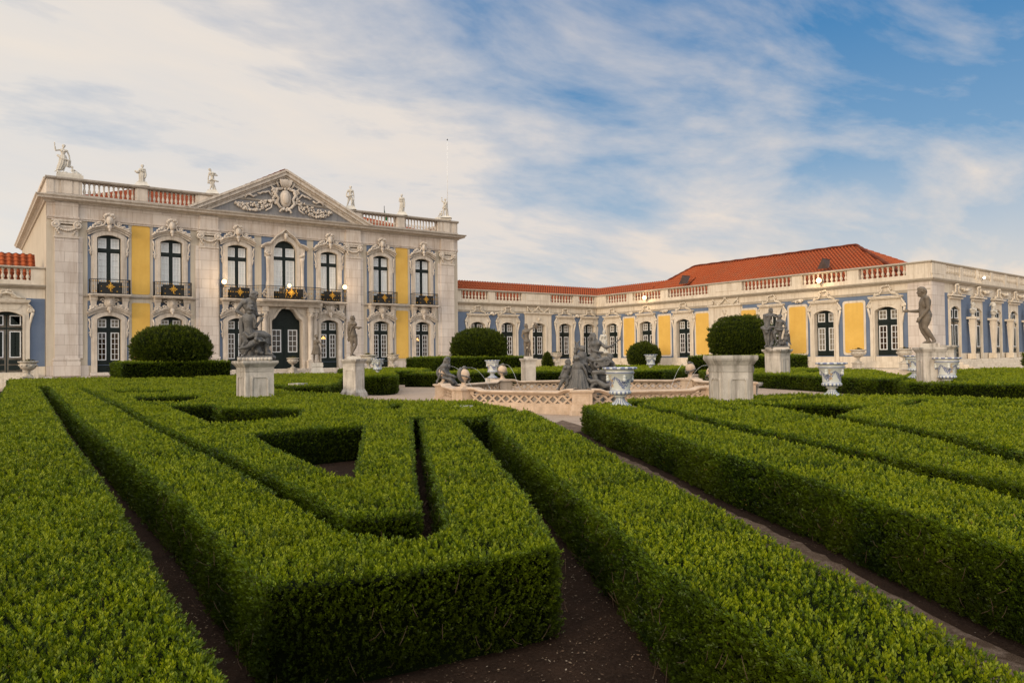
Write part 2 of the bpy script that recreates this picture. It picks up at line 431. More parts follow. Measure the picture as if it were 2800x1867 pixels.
def tag(o, label=None, cat=None, group=None, kind=None):
    if label: o['label'] = label
    if cat: o['category'] = cat
    if group: o['group'] = group
    if kind: o['kind'] = kind
    return o
def empty(name, loc, rotz=0.0, label=None, cat=None, group=None):
    o = bpy.data.objects.new(name, None); COL.objects.link(o); o.location = loc; o.rotation_euler = (0, 0, rotz)
    o.empty_display_size = 0.3
    return tag(o, label, cat, group)
KIDS = {}
def copy_tree(o, parent=None, loc=None, rotz=None):
    c = o.copy(); COL.objects.link(c); c.parent = parent
    if loc is not None: c.location = loc
    if rotz is not None: c.rotation_euler = (0, 0, rotz)
    for ch in list(o.children): copy_tree(ch, c)
    return c
def arch(cx, hw, z0, zs, zt, n=10):
    h = zt-zs; R = (hw*hw+h*h)/(2*h); a0 = math.asin(min(1, hw/R)); cz = zt-R
    if h > hw: a0 = PI-a0
    pts = [(cx-hw, z0), (cx+hw, z0)]
    for i in range(n+1):
        a = a0-2*a0*i/n; pts.append((cx+R*math.sin(a), cz+R*math.cos(a)))
    return pts

# ------------------------------------------------------------------ windows, doors, ornament
def spiral(cx, cz, r0, turns, sgn, y=0.0, n=16, start=0.0, shrink=0.75):
    return [(cx+sgn*r0*(1-shrink*i/n)*math.cos(start+2*PI*turns*i/n), y, cz+r0*(1-shrink*i/n)*math.sin(start+2*PI*turns*i/n)) for i in range(n+1)]
def lumps(mb, x0, z0, x1, z1, n, r, y=-0.05, seed=1, sx=0.08, m=0):
    rr = random.Random(seed)
    for i in range(n):
        t = (i+rr.random()*0.8)/n
        q = r*(0.6+0.7*rr.random())
        mb.ell((x0+(x1-x0)*t+rr.uniform(-sx, sx), y-rr.random()*0.05, z0+(z1-z0)*t+rr.uniform(-sx, sx)), (q, q*0.8, q), 6, 4, m)

def crest_upper():
    # rocaille crest: winding side scrolls with flowers, a shell cartouche in the middle
    mb = MB()
    for s in (-1, 1):
        path = [(s*1.16, -0.12, -0.02), (s*0.95, -0.13, 0.10), (s*0.70, -0.14, 0.20), (s*0.48, -0.15, 0.26), (s*0.30, -0.16, 0.36), (s*0.22, -0.17, 0.52), (s*0.26, -0.17, 0.66), (s*0.38, -0.16, 0.66)]
        mb.tube(path, [0.05, 0.06, 0.06, 0.06, 0.06, 0.055, 0.05, 0.035], 7)
        mb.tube(spiral(s*0.52, 0.42, 0.13, 1.1, s, -0.14), [0.045]*17, 6)
        lumps(mb, s*1.1, 0.12, s*0.5, 0.45, 13, 0.075, -0.12, 5+s, 0.07)
        mb.tube([(s*0.2, -0.16, 0.7), (s*0.3, -0.17, 0.9), (s*0.17, -0.18, 1.08)], [0.05, 0.07, 0.03], 6)
    mb.ell((0, -0.17, 0.62), (0.21, 0.12, 0.30), 10, 8)
    mb.ell((0, -0.26, 0.60), (0.12, 0.06, 0.19), 8, 6)
    for k in range(-3, 4):
        mb.tube([(k*0.025, -0.18, 0.86), (k*0.07, -0.2, 1.02), (k*0.085, -0.16, 1.13-abs(k)*0.02)], [0.03, 0.045, 0.02], 6)
    mb.ell((0, -0.18, 0.22), (0.13, 0.1, 0.15), 8, 6)
    mb.ell((0, -0.2, 0.04), (0.07, 0.08, 0.11), 8, 6)
    lumps(mb, -0.2, 0.98, 0.2, 1.0, 6, 0.06, -0.2, 9, 0.05)
    return mb
def crest_lower():
    mb = MB()
    for s in (-1, 1):
        mb.tube([(s*1.14, -0.12, 0.0), (s*0.8, -0.13, 0.16), (s*0.45, -0.14, 0.24), (s*0.28, -0.15, 0.34)], [0.05, 0.055, 0.055, 0.05], 7)
        lumps(mb, s*1.05, 0.12, s*0.42, 0.42, 14, 0.085, -0.12, 15+s, 0.075)
        mb.tube(spiral(s*0.36, 0.62, 0.14, 1.0, s, -0.14), [0.05]*17, 6)
    mb.ell((0, -0.15, 0.52), (0.33, 0.10, 0.36), 12, 8)
    mb.ell((0, -0.24, 0.52), (0.2, 0.05, 0.23), 10, 7)
    mb.ell((0, -0.30, 0.53), (0.10, 0.05, 0.14), 8, 6)
    mb.ell((0, -0.15, 0.12), (0.15, 0.1, 0.2), 8, 6)
    mb.ell((0, -0.2, -0.08), (0.06, 0.08, 0.1), 8, 6)
    lumps(mb, -0.32, 0.84, 0.32, 0.84, 9, 0.07, -0.16, 33, 0.05)
    return mb
def crest_wing(w=0.55, h=0.65):
    mb = MB()
    for s in (-1, 1):
        mb.tube([(s*w*1.5, -0.06, 0.02), (s*w*1.1, -0.07, 0.10), (s*w*0.7, -0.08, 0.12), (s*w*0.5, -0.09, h*0.45), (s*w*0.55, -0.09, h*0.85), (s*w*0.2, -0.08, h)], [0.03, 0.05, 0.05, 0.05, 0.045, 0.035], 6)
        lumps(mb, s*w*1.5, 0.08, s*w*0.6, 0.2, 8, 0.05, -0.06, 21+s, 0.05)
        lumps(mb, s*w*0.6, 0.2, s*w*0.4, h, 7, 0.055, -0.07, 25+s, 0.06)
    lumps(mb, -w*0.4, h*0.95, w*0.4, h*0.95, 7, 0.06, -0.08, 29, 0.05)
    return mb
def crest_garland():
    mb = MB()
    for s in (-1, 1):
        n = 14
        for i in range(n+1):
            t = i/n; x = s*(0.08+1.1*t); z = 0.42-0.34*math.sin(PI*t)+0.02*math.sin(9*t)
            mb.ell((x, -0.08, z), (0.07, 0.06, 0.07), 6, 4)
            mb.ell((x+0.03*math.sin(i*7), -0.12, z+0.05*math.cos(i*5)), 0.045, 6, 4)
        lumps(mb, s*1.18, 0.42, s*1.22, 0.02, 7, 0.06, -0.08, 41+s, 0.04)
    lumps(mb, -0.1, 0.5, 0.1, 0.55, 7, 0.07, -0.08, 47, 0.05)
    return mb

def surround(hw, z0, zs, zt, ow, hood_w, ears=True, hood_rise=0.16):
    """Moulded stone architrave with eared sides and an arched hood, around an opening centred on x=0."""
    mb = MB()
    inn = arch(0, hw, z0, zs, zt)
    for k, (grow, y) in enumerate(((ow-hw, -0.09), ((ow-hw)*0.62, -0.14), ((ow-hw)*0.28, -0.11))):
        h = zt-zs
        out = arch(0, hw+grow, z0, zs+grow*0.25, zt+grow, 14)
        # U-shaped strip: outer arch down to the sill, inner arch back up
        o_arc = out[2:]; i_arc = inn[2:]
        ring = [(-hw, z0)]+list(reversed(i_arc))[0:0]
        poly = [out[0]] + [(-hw, z0)] + list(reversed(i_arc)) + [(hw, z0), out[1]] + o_arc
        mb.prism(poly, y, 0.02 if k == 0 else -0.085)
    if ears:
        for s in (-1, 1):
            mb.tube([(s*(ow-0.02), -0.07, zs-1.15), (s*(ow+0.03), -0.08, zs-0.95), (s*(ow+0.0), -0.08, zs-0.75), (s*(ow+0.09), -0.08, zs-0.45), (s*(ow+0.06), -0.08, zs-0.2), (s*(ow+0.12), -0.08, zs+0.02)], [0.03, 0.06, 0.04, 0.05, 0.05, 0.06], 6)
            mb.tube(spiral(s*(ow+0.02), zs-0.85, 0.09, 1.0, s, -0.09), [0.035]*17, 6)
    # hood mould: three stacked arched bands
    hz = zt+(ow-hw)*0.95
    def band(dz0, dz1, y0, wid):
        n = 16; lo = []; hi = []
        for i in range(n+1):
            t = -1+2*i/n; x = wid*t
            z = hz+hood_rise*math.cos(t*PI*0.5)*1.0-0.27*abs(t)**2.2+0.06*abs(t)**7
            lo.append((x, z+dz0)); hi.append((x, z+dz1))
        mb.prism(lo+list(reversed(hi)), y0, 0.02)
    band(-0.16, -0.04, -0.16, hood_w*0.93)
    band(-0.04, 0.05, -0.24, hood_w*0.97)
    band(0.05, 0.11, -0.32, hood_w)
    return mb, hz

def leaf_frame(hw, z0, zs, zt, panes, depth=0.06):
    """Green timber frame with pane openings; returns frame, white sash bars and panes."""
    fr = MB(); bars = MB(); holes = []; glass = []
    for (x0, x1, a, b, nc, nr, kind) in panes:
        holes.append([(x0, a), (x1, a), (x1, b), (x0, b)])
        t = 0.055
        bars.holed([(x0, a), (x1, a), (x1, b), (x0, b)], [[(x0+t, a+t), (x1-t, a+t), (x1-t, b-t), (x0+t, b-t)]], -0.012, 0.05)
        w = 0.016
        for i in range(1, nc):
            x = x0+t+(x1-x0-2*t)*i/nc; bars.box(x-w, x+w, 0.0, 0.035, a+t, b-t)
        for i in range(1, nr):
            z = a+t+(b-a-2*t)*i/nr; bars.box(x0+t, x1-t, 0.003, 0.032, z-w, z+w)
        g = MB(); g.add([(x0, 0.036, a), (x1, 0.036, a), (x1, 0.036, b), (x0, 0.036, b)], [(0, 1, 2, 3)])
        glass.append((g, kind))
    fr.holed(arch(0, hw, z0, zs, zt), holes, 0.0, depth)
    # meeting stile, transom moulding and lower fielded panels
    fr.box(-0.03, 0.03, -0.035, -0.002, z0, zt-0.12)
    lo = min(p[2] for p in panes if p[2] < (z0+zt)/2)
    top = [p for p in panes if p[2] > (z0+zt)/2]
    if top:
        zc = min(p[2] for p in top)
        fr.box(-hw+0.01, hw-0.01, -0.045, -0.003, zc-0.22, zc-0.12)
    for s in (-1, 1):
        a, b = sorted((s*0.1, s*(hw-0.12)))
        fr.box(a, b, -0.02, -0.002, z0+0.12, z0+(lo-z0)*0.48)
        fr.box(a, b, -0.02, -0.002, z0+(lo-z0)*0.56, z0+(lo-z0)*0.86)
    return fr, bars, glass
def make_leaf_unit(name, parent, loc, spec):
    fr, bars, glass = leaf_frame(*spec)
    o = fr.build(name, 'green', parent, loc)
    bars.build('glazing_bars', 'white', o)
    for g, kind in glass: g.build('pane', kind, o)
    return o

UP = (0.66, 5.57, 9.06, 9.25)      # upper windows of the pavilion
LO = (0.66, 0.80, 4.05, 4.28)      # lower doors
WI = (0.73, 0.86, 4.15, 4.40)      # wing doors
def two_cols(hw, za, zb, zc, zd, k1, k2, r1=5, r2=2):
    ps = []
    for s in (-1, 1):
        a, b = sorted((s*0.12*hw/0.66, s*(hw-0.075)))
        ps.append((a, b, za, zb, 2, r1, k1)); ps.append((a, b, zc, zd, 2, r2, k2))
    return ps
SPEC_UP = (*UP, two_cols(0.66, 6.25, 8.16, 8.44, 9.06, 'blind', 'blind', 5, 2))
SPEC_LO = (*LO, two_cols(0.66, 1.54, 3.25, 3.56, 4.08, 'darkglass', 'curtain', 5, 2))
SPEC_WI = (*WI, two_cols(0.73, 1.62, 3.20, 3.60, 4.20, 'darkglass', 'curtain', 4, 2))
SPEC_WC = (*WI, two_cols(0.73, 1.62, 3.20, 3.60, 4.20, 'curtain', 'curtain', 4, 2))

def wing_surround():
    mb = MB(); hw, z0, zs, zt = WI
    inn = arch(0, hw, z0, zs, zt)
    poly = [(-1.02, z0), (-hw, z0)]+list(reversed(inn[2:]))+[(hw, z0), (1.02, z0), (1.02, 4.95), (-1.02, 4.95)]
    mb.prism(poly, -0.10, 0.02)
    ins = arch(0, hw+0.09, z0, zs+0.02, zt+0.09)
    poly = [(-hw-0.09, z0), (-hw, z0)]+list(reversed(inn[2:]))+[(hw, z0), (hw+0.09, z0)]+ins[2:]
    mb.prism(poly, -0.15, -0.095)
    for s in (-1, 1):
        mb.box(min(s*0.86, s*1.06), max(s*0.86, s*1.06), -0.135, -0.101, z0+0.003, 3.9)
        pts = [(s*1.02, -0.06, 3.35), (s*1.06, -0.08, 3.7), (s*1.14, -0.09, 4.1), (s*1.2, -0.1, 4.35)]
        mb.tube(pts, [0.05, 0.06, 0.075, 0.08], 7)
        mb.tube(spiral(s*1.09, 4.47, 0.16, 1.35, s, -0.11, 20, -0.6), [0.055]*21, 7)
        mb.ell((s*1.09, -0.12, 4.47), (0.07, 0.06, 0.07), 8, 6)
        mb.tube([(s*0.95, -0.10, 4.93), (s*1.05, -0.11, 4.76), (s*1.17, -0.1, 4.62)], [0.07, 0.06, 0.06], 6)
    # straight hood in three steps
    mb.prism([(-0.98, 4.86), (0.98, 4.86), (1.02, 4.93), (-1.02, 4.93)], -0.2, 0.0)
    mb.prism([(-1.04, 4.93), (1.04, 4.93), (1.10, 5.03), (-1.10, 5.03)], -0.3, 0.0)
    mb.prism([(-1.10, 5.03), (1.10, 5.03), (1.08, 5.09), (-1.08, 5.09)], -0.33, 0.0)
    mb.prism([(-0.5, 4.50), (0.5, 4.50), (0.7, 4.8), (0.25, 4.82), (-0.25, 4.82), (-0.7, 4.8)], -0.125, -0.09)
    return mb
def portal_surround():
    mb = MB(); hw, z0, zs, zt = WI
    inn = arch(0, hw, z0, zs, zt)
    poly = [(-1.45, z0), (-hw, z0)]+list(reversed(inn[2:]))+[(hw, z0), (1.45, z0), (1.45, 5.15), (-1.45, 5.15)]
    mb.prism(poly, -0.16, 0.02)
    ins = arch(0, hw+0.12, z0, zs+0.02, zt+0.12)
    poly = [(-hw-0.12, z0), (-hw, z0)]+list(reversed(inn[2:]))+[(hw, z0), (hw+0.12, z0)]+ins[2:]
    mb.prism(poly, -0.22, -0.155)
    for s in (-1, 1):
        a, b = sorted((s*0.98, s*1.36)); mb.box(a, b, -0.185, -0.158, 1.1, 4.9)
    mb.box(-1.52, 1.52, -0.26, 0.0, 5.15, 5.21); mb.box(-1.58, 1.58, -0.33, 0.0, 5.21, 5.30)
    mb.ell((0, -0.2, 4.72), (0.14, 0.1, 0.2), 8, 6); lumps(mb, -0.2, 4.85, 0.2, 4.85, 5, 0.06, -0.18, 3, 0.04)
    return mb

BAL_PROF = [(0.075, 0.0), (0.075, 0.05), (0.045, 0.07), (0.05, 0.12), (0.085, 0.24), (0.09, 0.32), (0.07, 0.42), (0.045, 0.52), (0.04, 0.6), (0.055, 0.66), (0.06, 0.72), (0.045, 0.76), (0.05, 0.82), (0.075, 0.88), (0.08, 0.94), (0.08, 1.0)]
def baluster_mesh(h, r=1.0, mat='stone'):
    mb = MB(); mb.lathe([(a*r, z*h) for a, z in BAL_PROF], seg=8); return mb.mesh('baluster', mat)

def railing(w, curve=None, z0=5.58, h=0.88, y=-0.62, depth=0.6):
    """Wrought iron balcony railing: posts, bars, scroll rings; dark sheet panel in the middle."""
    mb = MB()
    def P(x): return y+(curve(x) if curve else 0)
    n = max(8, int(w*2/0.09))
    xs = [-w+2*w*i/n for i in range(n+1)]
    for zz, r in ((z0+h, 0.022), (z0+0.03, 0.015), (z0+h-0.15, 0.01)):
        mb.tube([(x, P(x), zz) for x in xs], r, 5)
    for s in (-1, 1):
        for zz, r in ((z0+h, 0.022), (z0+0.03, 0.015)): mb.tube([(s*w, P(s*w), zz), (s*w, -0.05, zz)], r, 5)
        for k in range(1, 5): mb.tube([(s*w, P(s*w)+k*0.12, z0), (s*w, P(s*w)+k*0.12, z0+h)], 0.01, 4)
    for i, x in enumerate(xs):
        if abs(x) > w*0.58 or w > 2:
            mb.tube([(x, P(x), z0), (x, P(x), z0+h)], 0.016 if i % 6 == 0 else 0.009, 4)
    return mb
def gilt_star(mb, x, y, z, r):
    for k in range(8):
        a = k*PI/4; l = r*(1.0 if k % 2 == 0 else 0.72)
        if k in (2, 6): l *= 1.15
        c, s = math.cos(a), math.sin(a)
        mb.prism([(x+c*0.02-s*0.016, z+s*0.02+c*0.016), (x+c*0.02+s*0.016, z+s*0.02-c*0.016), (x+c*l*0.62+s*r*0.15, z+s*l*0.62-c*r*0.15), (x+c*l, z+s*l), (x+c*l*0.62-s*r*0.15, z+s*l*0.62+c*r*0.15)], y-0.02, y+0.01)
    mb.ell((x, y-0.02, z), (r*0.22, 0.02, r*0.22), 8, 5)
def gilt_bits(mb, x0, x1, y, z0, z1, seed, n=14):
    rr = random.Random(seed)
    for i in range(n):
        x = x0+(x1-x0)*(i+0.5)/n
        for z in (z0+0.12, z0+0.42, z1-0.12):
            if rr.random() < 0.62:
                a = rr.uniform(0.025, 0.045)
                yy = y(x) if callable(y) else y
                mb.prism([(x-a, z-a*0.6), (x+a, z-a*0.6), (x+a*0.3, z+a), (x-a*0.3, z+a)] if rr.random() < 0.5 else [(x-a*0.3, z-a), (x+a*0.3, z-a), (x+a, z+a*0.5), (x-a, z+a*0.5)], yy-0.025, yy-0.008)

# ------------------------------------------------------------------ the two-storey pavilion
pav = empty('palace_pavilion', (18.1, 52.0, 0), 0, 'two storey palace front with triangular pediment, yellow and blue panels and roof statues', 'palace')
BAYS = [-11.0, -7.42, -3.26, 3.26, 7.42, 11.0]
OGEE = [(1.09, 4.1), (1.04, 4.2), (0.86, 4.32), (0.74, 4.5), (0.6, 4.74), (0.4, 4.94), (0.0, 5.05)]
ogee_arc = OGEE+[(-x, z) for x, z in reversed(OGEE[:-1])]
portal_open = [(-1.09, 0.8), (1.09, 0.8)]+ogee_arc
CW = (0.82, 5.57, 8.95, 9.78)
holes = []
for b in BAYS:
    holes.append(arch(b, *UP)); holes.append(arch(b, *LO))
holes.append(arch(0, *CW, 14)); holes.append(portal_open)
mb = MB(); mb.holed([(-14.3, 0.5), (14.3, 0.5), (14.3, 10.98), (-14.3, 10.98)], holes, 0.0, 0.42)
mb.box(-14.3, -13.9, 0.43, 24, 0.5, 10.98); mb.box(13.9, 14.3, 0.43, 24, 0.5, 10.98)
mb.box(-13.89, 13.89, 0.9, 1.0, 0.5, 10.9)
mb.build('wall', 'plaster', pav)
# plinth, steps
mb = MB()
mb.box(-14.42, 14.42, -0.10, 0.3, 0.3, 0.62)
for s in (-1, 1):
    for a, b in ((11.0-1.05+0, 0), ):
        pass
for b in BAYS:
    mb.box(b-1.05, b+1.05, -0.32, 0.35, 0.60, 0.79)
for x0, x1 in ((-14.3, -12.1), (-9.93, -8.5), (-6.33, -5.85), (5.85, 6.33), (8.5, 9.93), (12.1, 14.3)):
    mb.box(x0, x1, -0.05, 0.0, 0.62, 1.23)
mb.build('plinth', 'ashlar', pav)
mb = MB()
for k in range(4): mb.box(-4.3, 6.5, -2.4+k*0.38, -0.11, 0.30+k*0.13, 0.42+k*0.13)
mb.build('front_steps', 'stone', pav)
# painted panels
first = None
for b in BAYS:
    mb = MB(); mb.holed([(b-1.16, 5.60), (b+1.16, 5.60), (b+1.16, 9.98), (b-1.16, 9.98)], [arch(b, *UP)], -0.012, 0.0)
    mb.build('blue_panel', 'blue', pav)
    mb = MB(); mb.holed([(b-1.16, 1.24), (b+1.16, 1.24), (b+1.16, 5.17), (b-1.16, 5.17)], [[(b-0.7, 1.26), (b+0.7, 1.26), (b+0.7, 4.3), (b-0.7, 4.3)]], -0.012, 0.0)
    mb.build('blue_panel', 'blue', pav)
mb = MB(); mb.holed([(-1.62, 5.60), (1.62, 5.60), (1.62, 9.98), (-1.62, 9.98)], [arch(0, *CW, 14)], -0.012, 0.0); mb.build('blue_panel', 'blue', pav)
def chamfer(x0, x1, z0, z1, c):
    return [(x0+c, z0), (x1-c, z0), (x1-c*0.3, z0+c*0.3), (x1, z0+c), (x1, z1-c), (x1-c*0.3, z1-c*0.3), (x1-c, z1), (x0+c, z1), (x0+c*0.3, z1-c*0.3), (x0, z1-c), (x0, z0+c), (x0+c*0.3, z0+c*0.3)]
for s in (-1, 1):
    for z0, z1 in ((5.66, 9.98), (1.42, 5.12)):
        mb = MB(); c = s*9.21; mb.prism(chamfer(c-0.52, c+0.52, z0, z1, 0.11), -0.025, 0.0); mb.build('yellow_panel', 'yellow', pav)
        mb = MB(); mb.holed([(c-0.70, z0-0.12), (c+0.70, z0-0.12), (c+0.70, z1+0.01), (c-0.70, z1+0.01)], [chamfer(c-0.56, c+0.56, z0-0.04, z1-0.005+0.0, 0.11)], -0.018, 0.0); mb.build('panel_border', 'plaster', pav)
# pilasters with capitals
def pilaster(parent, x, w, inner):
    mb = MB()
    mb.box(x-w/2, x+w/2, -0.16, 0.0, 1.68, 9.0)
    side = inner*0.24
    a, b = sorted((x+inner*w/2, x+inner*w/2+side)); mb.box(a, b, -0.08, 0.0, 1.68, 9.0)
    p = mb.build('pilaster', 'ashlar', parent)
    mb = MB()
    mb.box(x-w/2-0.10, x+w/2+0.10+0, -0.27, -0.0, 0.62, 1.50)
    mb.box(x-w/2-0.05, x+w/2+0.05, -0.24, 0.0, 1.50, 1.57); mb.box(x-w/2-0.09, x+w/2+0.09, -0.28, 0.0, 1.57, 1.69)
    mb.build('base', 'ashlar', p)
    mb = MB(); w2 = w/2
    mb.box(x-w2, x+w2, -0.17, 0.0, 9.0, 9.62)
    mb.box(x-w2-0.04, x+w2+0.04, -0.22, 0.0, 8.88, 8.96)
    for s in (-1, 1):
        mb.tube(spiral(x+s*(w2-0.02), 9.66, 0.24, 1.6, s, -0.22, 22, 1.2), [0.07]*23, 7)
        mb.ell((x+s*(w2-0.02), -0.24, 9.66), (0.10, 0.09, 0.10), 8, 6)
        lumps(mb, x+s*w2*0.9, 9.4, x+s*w2*0.55, 9.1, 6, 0.06, -0.2, 61+s, 0.04)
    n = 10
    for i in range(n+1):
        t = -1+2*i/n; mb.ell((x+t*w2*0.8, -0.23, 9.32+0.2*t*t), (0.075, 0.07, 0.065), 7, 5)
    mb.box(x-w2*0.62, x+w2*0.62, -0.2, -0.17, 9.5, 9.62); mb.box(x-w2*0.7, x+w2*0.7, -0.26, -0.17, 9.72, 9.8)
    mb.box(x-w2-0.16, x+w2+0.16, -0.28, 0.0, 9.85, 9.95); mb.box(x-w2-0.1, x+w2+0.1, -0.22, 0.0, 9.80, 9.85)
    mb.build('capital', 'stone', p)
for s in (-1, 1):
    pilaster(pav, s*13.27, 1.22, -s); pilaster(pav, s*5.12, 1.18, s)
# string course and entablature
mb = MB()
for x0, x1 in ((-12.62, -5.75), (5.75, 12.62)):
    mb = MB(); mb.sweepx([(0, 5.40), (-0.06, 5.40), (-0.09, 5.46), (-0.09, 5.50), (0, 5.53)], x0, x1)
    mb.build('string_course', 'stone', pav)
mb = MB()
mb.sweepx([(0, 9.99), (-0.08, 9.99), (-0.08, 10.06), (-0.12, 10.10), (-0.12, 10.16), (0, 10.17)], -14.3, 14.3)
mb.box(-14.31, 14.31, -0.035, 0.0, 10.17, 10.99)
for s in (-1, 1):
    for x, w in ((s*13.27, 1.22), (s*5.12, 1.18)):
        mb.box(x-w/2, x+w/2, -0.19, -0.036, 9.96, 10.985)
        mb.sweepx([(-0.19, 10.02), (-0.25, 10.06), (-0.25, 10.16), (-0.19, 10.18)], x-w/2-0.05, x+w/2+0.05)
mb.build('frieze', 'frieze', pav)
CORN = [(0, 10.985), (-0.10, 10.99), (-0.14, 11.06), (-0.22, 11.10), (-0.26, 11.14), (-0.46, 11.16), (-0.48, 11.26), (-0.56, 11.33), (-0.57, 11.385), (0.3, 11.395)]
mb = MB()
mb.sweepx(CORN, -14.3, 14.3, 0, 1.0, 1.0)
def side_cornice(mb, x, sgn, y0, y1, prof):
    # returns along a side wall: profile distances measured outward from x
    m2 = MB(); m2.sweepx(prof, y0, y1, 0, 1.0, 0.0)
    # map (along=x', out=y) -> world: along -> +y, out -> sgn*x
    m2.v = [(x+sgn*(-p[1]), p[0], p[2]) for p in m2.v]
    mb.add(m2.v, m2.f)
side_cornice(mb, -14.3, -1, 0, 24, CORN); side_cornice(mb, 14.3, 1, 0, 24, CORN)
mb.build('cornice', 'stone', pav)

# parapet with balusters
PANELS = [(-12.44, -9.52), (-8.78, -5.92), (5.92, 8.78), (9.52, 12.44)]
mb = MB()
mb.sweepx([(0.45, 11.39), (-0.24, 11.39), (-0.24, 11.44), (-0.12, 11.54), (-0.12, 11.56), (0.45, 11.56)], -14.3, 14.3)
segs = [(-14.3, -12.44), (-9.52, -8.78), (-5.92, 5.92), (8.78, 9.52), (12.44, 14.3)]
for a, b in segs: mb.box(a, b, -0.06, 0.35, 11.56, 12.36)
for x in (-13.27, -9.15, -5.5, 5.5, 9.15, 13.27): mb.box(x-0.30, x+0.30, -0.10, -0.061, 11.57, 12.35)
for x in (-14.05, -12.75, 12.75, 14.05): mb.box(x-0.12, x+0.12, -0.09, -0.061, 11.57, 12.35)
mb.sweepx([(0.42, 12.36), (-0.14, 12.36), (-0.2, 12.42), (-0.2, 12.50), (-0.15, 12.54), (0.42, 12.54)], -14.36, 14.36)
for s in (-1, 1):
    a, b = sorted((s*14.3, s*13.95)); mb.box(a, b, 0.36, 24, 11.4, 12.36)
    a, b = sorted((s*14.42, s*13.85)); mb.box(a, b, 0.43, 24, 12.36, 12.54)
balus = mb.build('parapet', 'stone', pav)
bm_pav = baluster_mesh(0.80, 1.0)
for a, b in PANELS:
    n = 11
    for k in range(n):
        o = bpy.data.objects.new('baluster', bm_pav); COL.objects.link(o); o.parent = balus
        o.location = (a+(b-a)*(k+0.5)/n, 0.14, 11.56)

# pediment
PX = 6.3; PA = 14.70
mb = MB()
mb.prism([(-PX+0.3, 11.40), (PX-0.3, 11.40), (0, PA-0.30)], -0.13, 0.6)
ped = mb.build('tympanum', 'slate', pav)
mb = MB()
for s in (-1, 1):
    L = math.hypot(PX+0.15, PA-11.40); ang = math.atan2(PA-11.40, PX+0.15)
    # raking mouldings: bands following the slope
    for lo, hi, y in ((-0.62, -0.42, -0.22), (-0.42, -0.30, -0.32), (-0.30, -0.08, -0.48), (-0.08, 0.06, -0.58)):
        nx, nz = math.sin(ang), math.cos(ang)
        def pt(t, d):
            x = (PX+0.35)*(1-t); z = 11.36+(PA-11.36)*t+d/nz*1.0
            return (x, z)
        a0 = pt(0, lo); a1 = pt(1, lo); b1 = pt(1, hi); b0 = pt(0, hi)
        # cut at the horizontal cornice top
        def cut(d):
            t = max(0.0, min(1.0, (11.40-11.36-d/nz)/(PA-11.36))); return ((PX+0.35)*(1-t), max(11.40, pt(t, d)[1]))
        poly = [cut(lo), cut(hi), b1, a1]
        poly = [(s*x, z) for x, z in poly]
        if s < 0: poly.reverse()
        mb.prism(poly, y, 0.55)
mb.build('raking_cornice', 'stone', pav)
